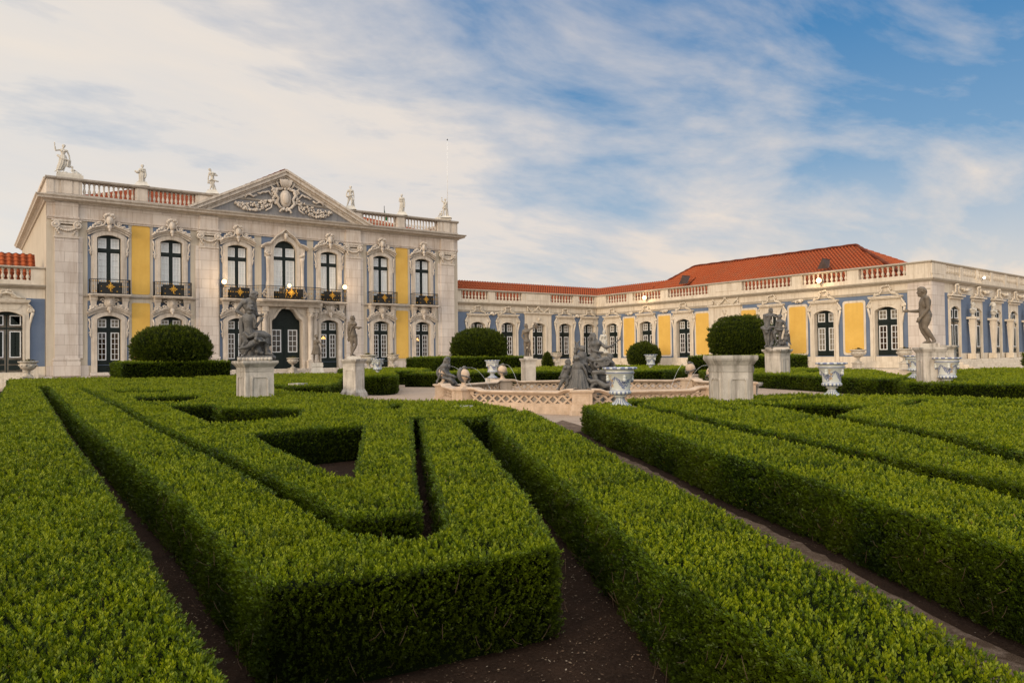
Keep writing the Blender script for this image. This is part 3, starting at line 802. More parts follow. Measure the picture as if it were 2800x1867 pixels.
# carved arms without any device: oval cartouche, shell, swags and ribbons
mb = MB(); yb = -0.16
mb.ell((0, yb-0.10, 12.72), (0.42, 0.18, 0.62), 14, 10); mb.ell((0, yb-0.24, 12.72), (0.25, 0.12, 0.40), 12, 8)
for s in (-1, 1):
    mb.tube([(s*0.25, yb-0.1, 13.4), (s*0.6, yb-0.12, 13.35), (s*0.72, yb-0.13, 13.0), (s*0.5, yb-0.14, 12.7), (s*0.62, yb-0.14, 12.4), (s*0.4, yb-0.14, 12.1), (s*0.15, yb-0.12, 12.0)], [0.08, 0.12, 0.12, 0.09, 0.11, 0.10, 0.06], 8)
    mb.tube(spiral(s*0.75, 13.15, 0.22, 1.2, s, yb-0.14), [0.075]*17, 7)
    mb.tube([(s*0.45, yb-0.1, 13.5), (s*0.62, yb-0.13, 13.78), (s*0.60, yb-0.1, 13.98)], [0.09, 0.08, 0.02], 7)
    mb.tube([(s*0.70, yb-0.1, 13.2), (s*0.92, yb-0.13, 13.42), (s*0.98, yb-0.1, 13.5)], [0.08, 0.07, 0.03], 7)
    lumps(mb, s*0.85, 13.2, s*0.62, 12.3, 16, 0.10, yb-0.05, 71+s, 0.12)
    # swag of leaves
    rr = random.Random(80+s)
    for i in range(120):
        t = rr.random(); x = s*(0.75+2.55*t); zc = 12.62-0.62*t-0.35*math.sin(PI*t)
        w = 0.08+0.24*math.sin(PI*min(1, t*0.85+0.1))
        mb.ell((x, yb-0.02-rr.random()*0.16, zc+rr.uniform(-w, w)), (0.075, 0.06, 0.085), 6, 4)
    mb.tube([(s*3.25, yb-0.05, 12.05), (s*3.4, yb-0.06, 12.08), (s*3.5, yb-0.05, 12.02)], [0.08, 0.13, 0.05], 7)
    mb.tube([(s*0.9, yb-0.1, 12.75), (s*1.2, yb-0.1, 13.12), (s*1.4, yb-0.1, 13.02), (s*1.6, yb-0.12, 13.0), (s*1.78, yb-0.12, 12.88), (s*1.95, yb-0.1, 12.92)], [0.05, 0.075, 0.075, 0.07, 0.075, 0.04], 6)
    mb.tube([(s*2.0, yb-0.08, 12.78), (s*2.25, yb-0.1, 12.62), (s*2.45, yb-0.1, 12.75), (s*2.65, yb-0.1, 12.72), (s*2.8, yb-0.1, 12.5)], [0.06, 0.075, 0.075, 0.075, 0.05], 6)
    mb.tube([(s*3.1, yb-0.05, 11.9), (s*2.9, yb-0.08, 11.7), (s*2.5, yb-0.1, 11.74), (s*2.1, yb-0.1, 11.66), (s*1.8, yb-0.08, 11.75)], [0.05, 0.07, 0.07, 0.06, 0.04], 6)
    mb.tube([(s*0.95, yb-0.08, 12.3), (s*1.0, yb-0.1, 12.0), (s*1.25, yb-0.1, 11.85), (s*1.4, yb-0.1, 11.75)], [0.05, 0.06, 0.06, 0.05], 6)
    mb.tube([(s*0.08, yb-0.1, 12.1), (s*0.32, yb-0.15, 11.9), (s*0.42, yb-0.15, 11.78), (s*0.3, yb-0.1, 11.72)], [0.08, 0.08, 0.07, 0.03], 7)
for k in range(-4, 5):     # shell
    mb.tube([(k*0.05, yb-0.1, 13.42), (k*0.085, yb-0.22, 13.75), (k*0.10, yb-0.25, 14.0), (k*0.115, yb-0.12, 14.12-abs(k)*0.03)], [0.05, 0.07, 0.075, 0.05], 7)
lumps(mb, -0.4, 13.42, 0.4, 13.42, 8, 0.09, yb-0.1, 90, 0.03)
lumps(mb, -0.28, 12.02, 0.28, 11.9, 10, 0.09, yb-0.1, 91, 0.08)
mb.build('carved_relief', 'stone', pav)

# tiled roofs: rolls of tiles as real corrugation
def tile_roof(name, parent, quad, du=0.24, dv=0.42, amp=0.05, loc=(0, 0, 0), mat='tile', nu_sub=6):
    """quad: eave-left, eave-right, ridge-right, ridge-left"""
    A, B, Cc, D = [Vector(q) for q in quad]
    w = max((B-A).length, (Cc-D).length); h = ((D-A).length+(Cc-B).length)/2
    hh = max(1, int(h/dv)); e = (B-A).normalized()
    n = (B-A).cross(D-A).normalized()
    if n.z < 0: n = -n
    nu = max(2, int(w/du)*nu_sub)
    V = []; F = []; G = []
    rows = hh*2
    for j in range(rows+1):
        v = (j//2+ (1 if j % 2 else 0))/hh if j < rows else 1.0
        lift = 0.035 if j % 2 == 0 else 0.0
        v = min(v, 1.0)
        L = A.lerp(D, v); R = B.lerp(Cc, v)
        for i in range(nu+1):
            u = i/nu; p = L.lerp(R, u)
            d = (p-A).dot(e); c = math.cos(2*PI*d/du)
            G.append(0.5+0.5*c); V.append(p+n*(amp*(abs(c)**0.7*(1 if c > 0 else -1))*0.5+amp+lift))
    for j in range(rows):
        for i in range(nu):
            a = j*(nu+1)+i; F.append((a, a+1, a+nu+2, a+nu+1))
    m = MB(); m.add(V, F, 0, False)
    o = m.build(name, mat, parent, loc)
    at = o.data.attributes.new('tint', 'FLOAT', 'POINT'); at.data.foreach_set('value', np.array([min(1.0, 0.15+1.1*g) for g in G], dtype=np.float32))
    return o
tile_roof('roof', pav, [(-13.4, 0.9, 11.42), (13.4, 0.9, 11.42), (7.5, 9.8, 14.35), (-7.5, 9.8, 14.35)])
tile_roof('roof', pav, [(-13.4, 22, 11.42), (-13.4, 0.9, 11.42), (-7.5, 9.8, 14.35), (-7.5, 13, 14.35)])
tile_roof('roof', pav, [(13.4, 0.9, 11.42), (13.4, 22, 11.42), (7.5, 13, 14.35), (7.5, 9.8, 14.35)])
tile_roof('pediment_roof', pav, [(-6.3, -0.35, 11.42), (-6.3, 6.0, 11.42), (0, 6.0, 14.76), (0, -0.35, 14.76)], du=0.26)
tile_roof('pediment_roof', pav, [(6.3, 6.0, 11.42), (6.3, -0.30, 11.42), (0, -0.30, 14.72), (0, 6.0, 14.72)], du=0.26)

# windows, doors, balconies
up_unit = make_leaf_unit('window', pav, (BAYS[0], 0.17, 0), SPEC_UP)
lo_unit = make_leaf_unit('door', pav, (BAYS[0], 0.26, 0), SPEC_LO)
sm, hz = surround(0.66, 5.57, 9.06, 9.25, 0.98, 1.2)
su = sm.build('window_surround', 'stone', pav, (BAYS[0], 0, 0)); cr = crest_upper().build('crest', 'stone', su, (0, -0.16, hz-0.08))
sm, hz2 = surround(0.66, 0.80, 4.05, 4.28, 0.98, 1.2)
sl = sm.build('door_surround', 'stone', pav, (BAYS[0], 0, 0)); crest_lower().build('crest', 'stone', sl, (0, -0.14, hz2-0.02))
for b in BAYS[1:]:
    copy_tree(up_unit, pav, (b, 0.17, 0)); copy_tree(lo_unit, pav, (b, 0.26, 0))
    for o in (su, sl): copy_tree(o, pav, (b, 0, 0))
mb = MB(); mb.box(-1.13, 1.13, -0.72, 0.0, 5.50, 5.575); mb.box(-1.08, 1.08, -0.64, 0.0, 5.43, 5.499)
bal = mb.build('balcony', 'stone', pav, (BAYS[0], 0, 0))
for s in (-1, 1):
    mb = MB(); mb.tbox((s*0.86, -0.2), 0.12, 0.17, 4.82, 5.2); mb.tbox((s*0.86, -0.22), 0.19, 0.21, 5.2, 5.429)
    mb.build('bracket', 'stone', bal)
rl = railing(1.09); rl.box(-0.64, 0.64, -0.60, -0.595, 5.62, 6.29)
mb = MB(); gilt_bits(mb, -1.0, 1.0, -0.635, 5.62, 6.48, 3); rl.add(mb.v, mb.f, 1); rl.build('railing', ['iron', 'gold'], bal)
mb = MB(); gilt_star(mb, 0, -0.645, 6.02, 0.27); mb.build('gilt_star', 'gold', bal)
for b in (BAYS[1], BAYS[4], BAYS[5]): copy_tree(bal, pav, (b, 0, 0))
# long central balcony
def bulge(x):
    a = abs(x)
    if a < 1.9: return -0.72
    if a < 2.75: return -0.72*(0.5+0.5*math.cos(PI*(a-1.9)/0.85))
    return 0.0
mb = MB(); pts = [(-4.45, 0.0)]+[(-4.45+8.9*i/40, -0.68+bulge(-4.45+8.9*i/40)) for i in range(41)]+[(4.45, 0.0)]
mb.prismz(pts, 5.49, 5.575); mb.prismz([(x*0.99, y+0.09 if y < -0.1 else y) for x, y in pts], 5.40, 5.489)
cb = mb.build('central_balcony', 'stone', pav)
rl = railing(4.38, bulge)
for x0 in (-3.26, 0, 3.26):
    w = 0.66 if x0 else 0.85
    y = -0.59+bulge(x0); rl.box(x0-w, x0+w, y, y+0.005, 5.62, 6.30)
mb = MB(); gilt_bits(mb, -4.3, 4.3, lambda x: -0.64+bulge(x), 5.60, 6.48, 7, 52); rl.add(mb.v, mb.f, 1)
crl = rl.build('railing', ['iron', 'gold'], cb)
for x_ in (-3.26, 3.26):
    mb = MB(); gilt_star(mb, x_, -0.645, 6.02, 0.27); mb.build('gilt_star', 'gold', cb)
mb = MB(); gilt_star(mb, 0.0, -1.365, 6.02, 0.30)
for k in range(12):
    a = k*PI/6+0.2; mb.tube([(0, -1.38, 6.02), (0.26*math.cos(a), -1.38, 6.02+0.26*math.sin(a))], [0.014, 0.006], 4)
for s in (-1, 1): mb.tube([(s*0.38, -1.37, 6.25), (s*0.30, -1.37, 6.15), (s*0.4, -1.37, 6.0), (s*0.34, -1.37, 5.85), (s*0.44, -1.37, 5.8)], 0.02, 5)
mb.build('gilt_sunburst', 'gold', cb)
for s in (-1, 1):
    for x in (s*4.1, s*2.45):
        mb = MB(); mb.tbox((x, -0.2), 0.12, 0.17, 4.82, 5.2); mb.tbox((x, -0.22), 0.19, 0.21, 5.2, 5.399)
        mb.build('bracket', 'stone', cb)
# central upper window with columns and ogee hood
cps = []
for s in (-1, 1):
    a, b = sorted((s*0.12, s*0.74)); cps += [(a, b, 6.25, 8.42, 2, 6, 'blind'), (a, b, 8.68, 9.28, 2, 2, 'blind')]
make_leaf_unit('central_window', pav, (0, 0.17, 0), (*CW, cps))
mb = MB()
inn = arch(0, *CW, 14); out = arch(0, 1.08, 5.57, 8.95, 10.08, 14)
mb.prism([out[0], inn[0]]+list(reversed(inn[2:]))+[inn[1], out[1]]+out[2:], -0.14, 0.02)
for s in (-1, 1):
    mb.lathe([(0.15, 5.6), (0.15, 5.75), (0.12, 5.85), (0.115, 7.9), (0.14, 8.4), (0.16, 8.6)], (s*1.22, -0.16, 0), 12)
    mb.box(min(s*1.05, s*1.42), max(s*1.05, s*1.42), -0.14, 0, 8.6, 9.3); lumps(mb, s*1.1, 8.75, s*1.4, 8.95, 9, 0.09, -0.2, 101, 0.06)
    mb.tube(spiral(s*1.42, 5.95, 0.2, 1.2, s, -0.12), [0.06]*17, 7); mb.tube([(s*1.3, -0.12, 6.9), (s*1.33, -0.12, 6.4), (s*1.5, -0.12, 6.15)], [0.04, 0.06, 0.06], 6)
    hp = [(1.68, 9.28), (1.45, 9.42), (1.2, 9.5), (1.05, 9.52), (0.88, 9.72), (0.6, 10.05), (0.3, 10.25), (0.0, 10.52)]
    for (o, t, y) in ((0.0, 0.10, -0.36), (-0.1, 0.10, -0.24)):
        up_ = [(s*x, z+o+t) for x, z in hp]; lo_ = [(s*x, z+o) for x, z in hp]
        mb.prism(lo_+list(reversed(up_)), y, 0.0)
    mb.prism([(s*x, z-0.1) for x, z in hp]+[(0, 9.9), (s*0.5, 9.8), (s*0.85, 9.45), (s*1.05, 9.25), (s*1.45, 9.2)], -0.11, 0)
mb.tube([(0, -0.3, 10.25), (0, -0.34, 10.05), (0, -0.25, 9.8)], [0.1, 0.13, 0.06], 8); lumps(mb, -0.1, 10.2, 0.1, 10.2, 5, 0.07, -0.3, 5, 0.05)
mb.build('central_window_surround', 'stone', pav)
# portal
mb = MB()
mb.holed([(-2.12, 0.62), (2.12, 0.62), (2.12, 5.12), (-2.12, 5.12)], [portal_open], -0.42, -0.005)
arc = portal_open[2:]
big = [(x*1.13, 5.05+(z-5.05)*0.98+0.14) for x, z in arc]
mb.prism([(-1.22, 0.8), (-1.09, 0.8)]+list(reversed(arc))+[(1.09, 0.8), (1.22, 0.8)]+big, -0.52, -0.41)
for s in (-1, 1):
    mb.prism([(s*1.28, 4.98), (s*0.62, 4.98), (s*0.95, 4.66), (s*1.28, 4.5)][::s], -0.46, -0.415)
    for x, y in ((s*1.62, -0.62), (s*1.98, -0.46)):
        mb.box(x-0.24, x+0.24, y-0.24, y+0.24, 0.62, 1.28); mb.box(x-0.26, x+0.26, y-0.26, y+0.26, 1.28, 1.36)
        mb.lathe([(0.21, 1.36), (0.21, 1.44), (0.17, 1.48), (0.17, 4.0), (0.15, 4.40), (0.17, 4.42), (0.16, 4.45), (0.24, 4.76)], (x, y, 0), 16)
        rr = random.Random(5)
        for k in range(16):
            a = k*PI/8; mb.ell((x+0.19*math.cos(a), y+0.19*math.sin(a), 4.52+0.1*(k % 3)), 0.06, 6, 4)
        mb.box(x-0.25, x+0.25, y-0.25, y+0.25, 4.76, 4.83); mb.box(x-0.21, x+0.21, y-0.21, y+0.25, 4.83, 5.12)
mb.box(-2.3, 2.3, -0.92, -0.0, 5.121, 5.25); mb.box(-2.36, 2.36, -1.0, 0.0, 5.25, 5.39)
mb.prism([(-0.12, 4.95), (0.12, 4.95), (0.16, 5.2), (-0.16, 5.2)], -0.68, -0.43)
mb.build('portal', 'stone', pav)
pp = []
for s in (-1, 1):
    a, b = sorted((s*0.24, s*0.92)); pp.append((a, b, 1.95, 3.55, 2, 4, 'darkglass'))
fr = MB(); bars = MB(); gl = []
hl = []
for (x0, x1, a, b, nc, nr, k) in pp:
    hl.append([(x0, a), (x1, a), (x1, b), (x0, b)]); t = 0.07
    bars.holed([(x0, a), (x1, a), (x1, b), (x0, b)], [[(x0+t, a+t), (x1-t, a+t), (x1-t, b-t), (x0+t, b-t)]], -0.012, 0.05)
    xm = (x0+x1)/2; bars.box(xm-0.018, xm+0.018, 0, 0.035, a+t, b-t)
    for i in range(1, nr): z = a+t+(b-a-2*t)*i/nr; bars.box(x0+t, x1-t, 0.003, 0.032, z-0.018, z+0.018)
    g = MB(); g.add([(x0, 0.036, a), (x1, 0.036, a), (x1, 0.036, b), (x0, 0.036, b)], [(0, 1, 2, 3)]); gl.append(g)
fr.holed(portal_open, hl, 0, 0.06)
fr.box(-1.07, 1.07, -0.05, -0.003, 3.72, 3.82); fr.box(-1.07, 1.07, -0.03, -0.003, 3.86, 3.95); fr.box(-0.04, 0.04, -0.04, -0.004, 0.8, 3.71)
for s in (-1, 1):
    for z0, z1, x1 in ((1.0, 1.35, 0.95), (1.45, 1.8, 0.95)):
        a, b = sorted((s*0.2, s*x1)); fr.box(a, b, -0.025, -0.003, z0, z1)
    fr.prism([(s*0.08, 4.05), (s*0.8, 4.05), (s*0.62, 4.45), (s*0.45, 4.75), (s*0.08, 4.88)][::s], -0.025, -0.003)
pd = fr.build('portal_door', 'green', pav, (0, 0.12, 0)); bars.build('glazing_bars', 'white', pd)
for g in gl: g.build('pane', 'darkglass', pd)
# chandeliers glimpsed behind two of the doors
for x, z in ((3.26-0.33, 3.05), (11.0-0.32, 2.95)):
    mb = MB(); mb.ell((x, 0.288, z), (0.07, 0.006, 0.05), 10, 6)
    for k in range(4): mb.ell((x-0.12+0.08*k, 0.289, z-0.10), (0.022, 0.004, 0.05), 6, 4)
    mb.build('chandelier', 'lampwarm', pav)

# ------------------------------------------------------------------ one-storey wings
WCORN = [(0, 5.78), (-0.05, 5.80), (-0.10, 5.86), (-0.22, 5.90), (-0.27, 5.98), (-0.27, 6.02), (0.2, 6.04)]
bm_wing = baluster_mesh(0.68, 1.15, 'wingstone')
bm_wing.name = 'baluster'
_ws = wing_surround(); _ps = portal_surround()
def wing(parent, L, doors, portals, yellows, blues, panels, posts, m0, m1, door_specs, back=10.0, pitch=0.335, blank=()):
    hl = [arch(u, *WI) for u in doors+portals]
    mb = MB(); mb.holed([(0, 0.45), (L, 0.45), (L, 5.8), (0, 5.8)], hl, 0.0, 0.38)
    mb.box(0.02, L-0.02, 0.8, 0.9, 0.45, 5.8); mb.build('wall', 'wingstone', parent)
    mb = MB(); mb.box(0, L, -0.06, 0, 0.45, 1.20)
    for u in doors+portals: mb.box(u-1.5, u+1.5, -0.55, -0.061, 0.45, 0.66); mb.box(u-1.25, u+1.25, -0.35, 0.3, 0.661, 0.855)
    mb.build('plinth', 'wingstone', parent)
    for a, b in blues:
        hs = [[(u-0.95, 1.25), (u+0.95, 1.25), (u+0.95, 5.05), (u-0.95, 5.05)] for u in doors+portals if a+0.95 < u < b-0.95]
        mb = MB(); mb.holed([(a, 1.21), (b, 1.21), (b, 5.2), (a, 5.2)], hs, -0.012, 0); mb.build('blue_panel', 'blue', parent)
    for u in yellows:
        mb = MB(); mb.prism(chamfer(u-0.80, u+0.80, 1.30, 4.93, 0.16), -0.03, -0.012); mb.build('panel_border', 'wingstone', parent)
        mb = MB(); mb.prism(chamfer(u-0.66, u+0.66, 1.44, 4.78, 0.13), -0.045, -0.03); mb.build('yellow_panel', 'yellow', parent)
    mb = MB(); mb.sweepx([(0, 5.22), (-0.05, 5.22), (-0.05, 5.28), (-0.08, 5.33), (-0.08, 5.38), (0, 5.40)], 0, L)
    mb.build('architrave', 'wingstone', parent)
    mb = MB(); mb.sweepx(WCORN, 0, L, 0, m0, m1); mb.build('cornice', 'wingstone', parent)
    mb = MB()
    mb.box(0, L, -0.08, 0.3, 6.03, 6.29)
    xs = sorted([0]+[v for p in panels for v in p]+[L])
    for a, b in zip(xs[0::2], xs[1::2]):
        if b-a > 0.01: mb.box(a, b, -0.05, 0.28, 6.29, 6.97)
    for u in posts: mb.box(u-0.02, u+0.02, -0.056, -0.051, 6.05, 6.96)
    for a, b in blank: mb.box(a, b, -0.075, -0.051, 6.36, 6.9)
    mb.sweepx([(0.35, 6.97), (-0.09, 6.97), (-0.14, 7.02), (-0.14, 7.07), (-0.1, 7.1), (0.35, 7.1)], 0, L, 0, m0*0.9, m1*0.9)
    pp_ = mb.build('balustrade', 'wingstone', parent)
    for a, b in panels:
        n = max(3, int(round((b-a)/pitch)))
        for k in range(n):
            o = bpy.data.objects.new('baluster', bm_wing); COL.objects.link(o); o.parent = pp_; o.location = (a+(b-a)*(k+0.5)/n, 0.11, 6.29)
    sur = None
    for u in doors:
        if sur is None:
            sur = _ws.build('door_surround', 'wingstone', parent, (u, 0, 0)); crest_wing().build('crest', 'wingstone', sur, (0, -0.03, 5.10))
        else: copy_tree(sur, parent, (u, 0, 0))
    for u in portals:
        s_ = _ps.build('portal_surround', 'wingstone', parent, (u, 0, 0)); crest_garland().build('garland', 'wingstone', s_, (0, -0.03, 5.32))
    pr = {}
    for i, u in enumerate(doors+portals):
        k = door_specs(i)
        if k not in pr: pr[k] = make_leaf_unit('door', parent, (u, 0.26, 0), SPEC_WI if k == 0 else SPEC_WC)
        else: copy_tree(pr[k], parent, (u, 0.26, 0))

gw = empty('linking_wing', (32.4, 52.4, 0), 0, 'low blue walled wing joining the tall palace to the long yellow wing', 'palace wing')
wing(gw, 15.7, [2.15, 5.25, 11.65, 14.55], [8.55], [], [(0, 15.65)], [(0.55, 3.24), (3.96, 6.8), (10.0, 12.7), (13.35, 15.4)], [3.6, 6.95, 9.9, 13.0], 0, -1.0, lambda i: 0, blank=((7.2, 9.7),))
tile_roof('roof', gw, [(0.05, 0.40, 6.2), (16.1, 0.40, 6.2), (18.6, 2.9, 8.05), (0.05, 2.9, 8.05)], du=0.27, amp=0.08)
for x0 in (3.6, 13.1):   # shell masks on the blue wall between doors
    mb = MB(); lumps(mb, -0.45, 0.0, 0.35, 0.05, 9, 0.10, -0.06, 3, 0.09); mb.tube([(0.3, -0.06, 0.1), (0.7, -0.08, 0.12), (1.0, -0.07, 0.3)], [0.06, 0.05, 0.04], 6)
    mb.build('carved_mask', 'wingstone', gw, (x0, -0.01, 5.05))

rw = empty('long_wing', (48.05, 52.4, 0), -PI/2, 'long single storey wing with yellow panels, glazed doors and a hipped red tiled roof', 'palace wing')
du = 0.4
RD = [1.86+du-0.1, 5.98+du, 10.18+du, 18.62+du, 22.79+du, 27.12+du]
wing(rw, 30.3, RD, [14.46+du], [3.85+du, 8.05+du, 12.12+du, 16.56+du, 20.7+du, 24.92+du], [(0.02, 12.75+du), (16.0+du, 28.45+du)],
     [(0.91+du, 3.65+du), (4.33+du, 7.73+du), (8.51+du, 12.81+du), (15.99+du, 20.3+du), (21.09+du, 24.5+du), (25.3+du, 28.41+du)],
     [4.4, 8.5, 13.4, 16.3, 21.1, 25.3], -1.0, 1.0, lambda i: 1 if i in (4,) else 0, blank=((13.5+du, 15.6+du),))
mb = MB(); mb.box(28.5+du, 30.36, -0.07, 0.2, 0.45, 5.79)
mb.build('corner_pier', 'ashlar', rw)
for u in (3.85+du, 8.0+du, 20.7+du):
    mb = MB(); lumps(mb, -0.4, 0.0, 0.1, 0.1, 9, 0.09, -0.06, 3, 0.08); mb.tube([(0.1, -0.07, 0.15), (-0.4, -0.08, 0.1), (-0.8, -0.05, 0.05)], [0.08, 0.06, 0.03], 6)
    mb.build('carved_mask', 'wingstone', rw, (u+0.35, -0.02, 5.08))
# roofs (u along the wing, y back)
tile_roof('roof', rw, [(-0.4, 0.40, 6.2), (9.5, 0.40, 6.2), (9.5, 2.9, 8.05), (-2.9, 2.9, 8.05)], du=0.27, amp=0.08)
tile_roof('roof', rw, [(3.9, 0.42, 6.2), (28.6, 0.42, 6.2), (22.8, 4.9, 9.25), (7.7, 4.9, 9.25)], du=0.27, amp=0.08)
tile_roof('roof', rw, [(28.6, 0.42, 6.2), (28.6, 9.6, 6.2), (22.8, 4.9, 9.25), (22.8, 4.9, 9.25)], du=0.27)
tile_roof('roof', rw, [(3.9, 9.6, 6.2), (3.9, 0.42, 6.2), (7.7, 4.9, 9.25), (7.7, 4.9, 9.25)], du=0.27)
mb = MB()
for (a, b) in (((28.6, 0.42, 6.3), (22.8, 4.9, 9.36)), ((3.9, 0.42, 6.3), (7.7, 4.9, 9.36)), ((7.7, 4.9, 9.36), (22.8, 4.9, 9.36))):
    mb.tube([Vector(a).lerp(Vector(b), i/24)+Vector((0, 0, 0.03*(i % 2))) for i in range(25)], 0.12, 7)
mb.build('ridge_tiles', 'tile', rw)
def dormer():
    m = MB(); m.add([(-0.42, 0, 0), (0.42, 0, 0), (0, 0, 0.72), (0, 1.0, 0.72), (-0.42, 0.2, 0.1), (0.42, 0.2, 0.1)], [(0, 1, 2), (1, 5, 3, 2), (0, 2, 3, 4)])
    m.tube([(0, -0.03, 0.72), (0, 1.0, 0.72)], 0.03, 6); return m
dormer().build('dormer', 'roofdark', rw, (9.45, 1.2, 7.45)); dormer().build('dormer', 'roofdark', rw, (22.35, 1.2, 7.45))
# short end front, turned a little
th = math.radians(3.6)
em = MB()
EF = bpy.data.objects.new
def place_end(o): 
    # long_wing local: local x = -Y, local y = +X ; the end front starts at u = 30.3
    return o
Lend = 26.0
Rz = Matrix.Rotation(PI/2+th, 4, 'Z'); Tz = Matrix.Translation((30.3, 0, 0))
ENDM = Tz @ Rz
def eb(mb, name, mat, parent=rw):
    mb.v = [tuple(ENDM @ Vector(p)) for p in mb.v]; return mb.build(name, mat, parent)
ed = [3.55, 7.35, 11.1, 14.55, 18.1, 21.7]
EW = (0.78, 0.97, 4.12, 4.38)
mb = MB(); mb.holed([(0, 0.45), (Lend, 0.45), (Lend, 5.8), (0, 5.8)], [arch(u, *EW) for u in ed], 0, 0.5); mb.box(0.5, Lend, 0.9, 1.0, 0.45, 5.8); eb(mb, 'end_wall', 'wingstone')
mb = MB(); mb.box(0.07, 1.85, -0.07, 0.2, 0.45, 5.79); eb(mb, 'corner_pier', 'ashlar')
for a, b in zip([1.95, 4.55, 8.35, 12.1, 15.55, 19.1], [2.5, 6.35, 10.1, 13.55, 17.1, 20.7]):
    mb = MB(); mb.prism([(a, 1.35), (b, 1.35), (b, 5.2), (a, 5.2)], -0.012, 0); eb(mb, 'blue_panel', 'blue')
mb = MB(); mb.sweepx(WCORN, 0, Lend, 0, 1.0, 0); eb(mb, 'cornice', 'wingstone')
mb = MB(); mb.box(0.05, Lend, -0.08, 0.3, 6.03, 6.29); mb.box(0.0, Lend, -0.02, 0.28, 6.29, 6.97)
for k in range(9):
    a = 1.9+k*2.75
    mb.box(a-0.22, a+0.22, -0.09, -0.021, 6.05, 6.96)
    for q in range(8):
        x = a+0.35+q*0.28; mb.ell((x+0.07, -0.03, 6.6), (0.12, 0.05, 0.2), 6, 4); mb.box(x, x+0.16, -0.05, -0.021, 6.78, 6.9)
mb.box(0.0, 1.68, -0.09, -0.021, 6.3, 6.96)
mb.sweepx([(0.35, 6.97), (-0.09, 6.97), (-0.14, 7.02), (-0.14, 7.07), (-0.1, 7.1), (0.35, 7.1)], 0, Lend, 0, 0.9, 0); eb(mb, 'blind_balustrade', 'wingstone')
for i, u in enumerate(ed):
    hw, z0, zs, zt = EW
    inn = [(x+u, z) for x, z in arch(0, hw, z0, zs, zt)]
    mb = MB(); mb.prism([(u-1.0, z0), (u-hw, z0)]+list(reversed(inn[2:]))+[(u+hw, z0), (u+1.0, z0), (u+1.0, 5.0), (u-1.0, 5.0)], -0.05, 0.0)
    ins = [(x+u, z) for x, z in arch(0, hw+0.13, z0, zs, zt+0.13)]
    mb.prism([(u-hw-0.13, z0), (u-hw, z0)]+list(reversed(inn[2:]))+[(u+hw, z0), (u+hw+0.13, z0)]+ins[2:], -0.08, -0.045)
    mb.box(u-1.0, u+1.0, -0.2, 0, 4.85, 4.95); mb.box(u-1.12, u+1.12, -0.32, 0, 5.001, 5.09)
    eb(mb, 'door_surround', 'wingstone')
    mb = MB(); c = crest_wing(0.5, 0.7); mb.add([(x+u, y-0.1, z+5.1) for x, y, z in c.v], c.f, 0, True)
    lumps(mb, u+1.2, 5.45, u+2.1, 5.5, 9, 0.12, -0.1, 5, 0.08); mb.tube([(u+0.9, -0.12, 5.55), (u+1.6, -0.2, 5.45), (u+2.4, -0.2, 5.55)], [0.06, 0.07, 0.05], 6); eb(mb, 'crest', 'wingstone')
    fr, bars, glass = leaf_frame(hw, z0, zs, zt, two_cols(hw, 1.75, 3.2, 3.6, 4.18, 'darkglass', 'curtain', 4, 2))
    for q in [fr, bars]+[g for g, _ in glass]: q.v = [(x+u, y+0.06, z) for x, y, z in q.v]
    o = eb(fr, 'door', 'green'); eb(bars, 'glazing_bars', 'white', o)
    for g, kd in glass: eb(g, 'pane', kd, o)
mb = MB()
for k in range(5): mb.box(1.9-0.0*k, 15.0+0.4*k*0, -2.0+k*0.33, -0.02, 0.2+k*0.15, 0.345+k*0.15)
eb(mb, 'end_steps', 'wingstone')
mb = MB(); mb.box(1.9, Lend, -0.3, -0.021, 0.5, 0.965); eb(mb, 'end_plinth', 'wingstone')

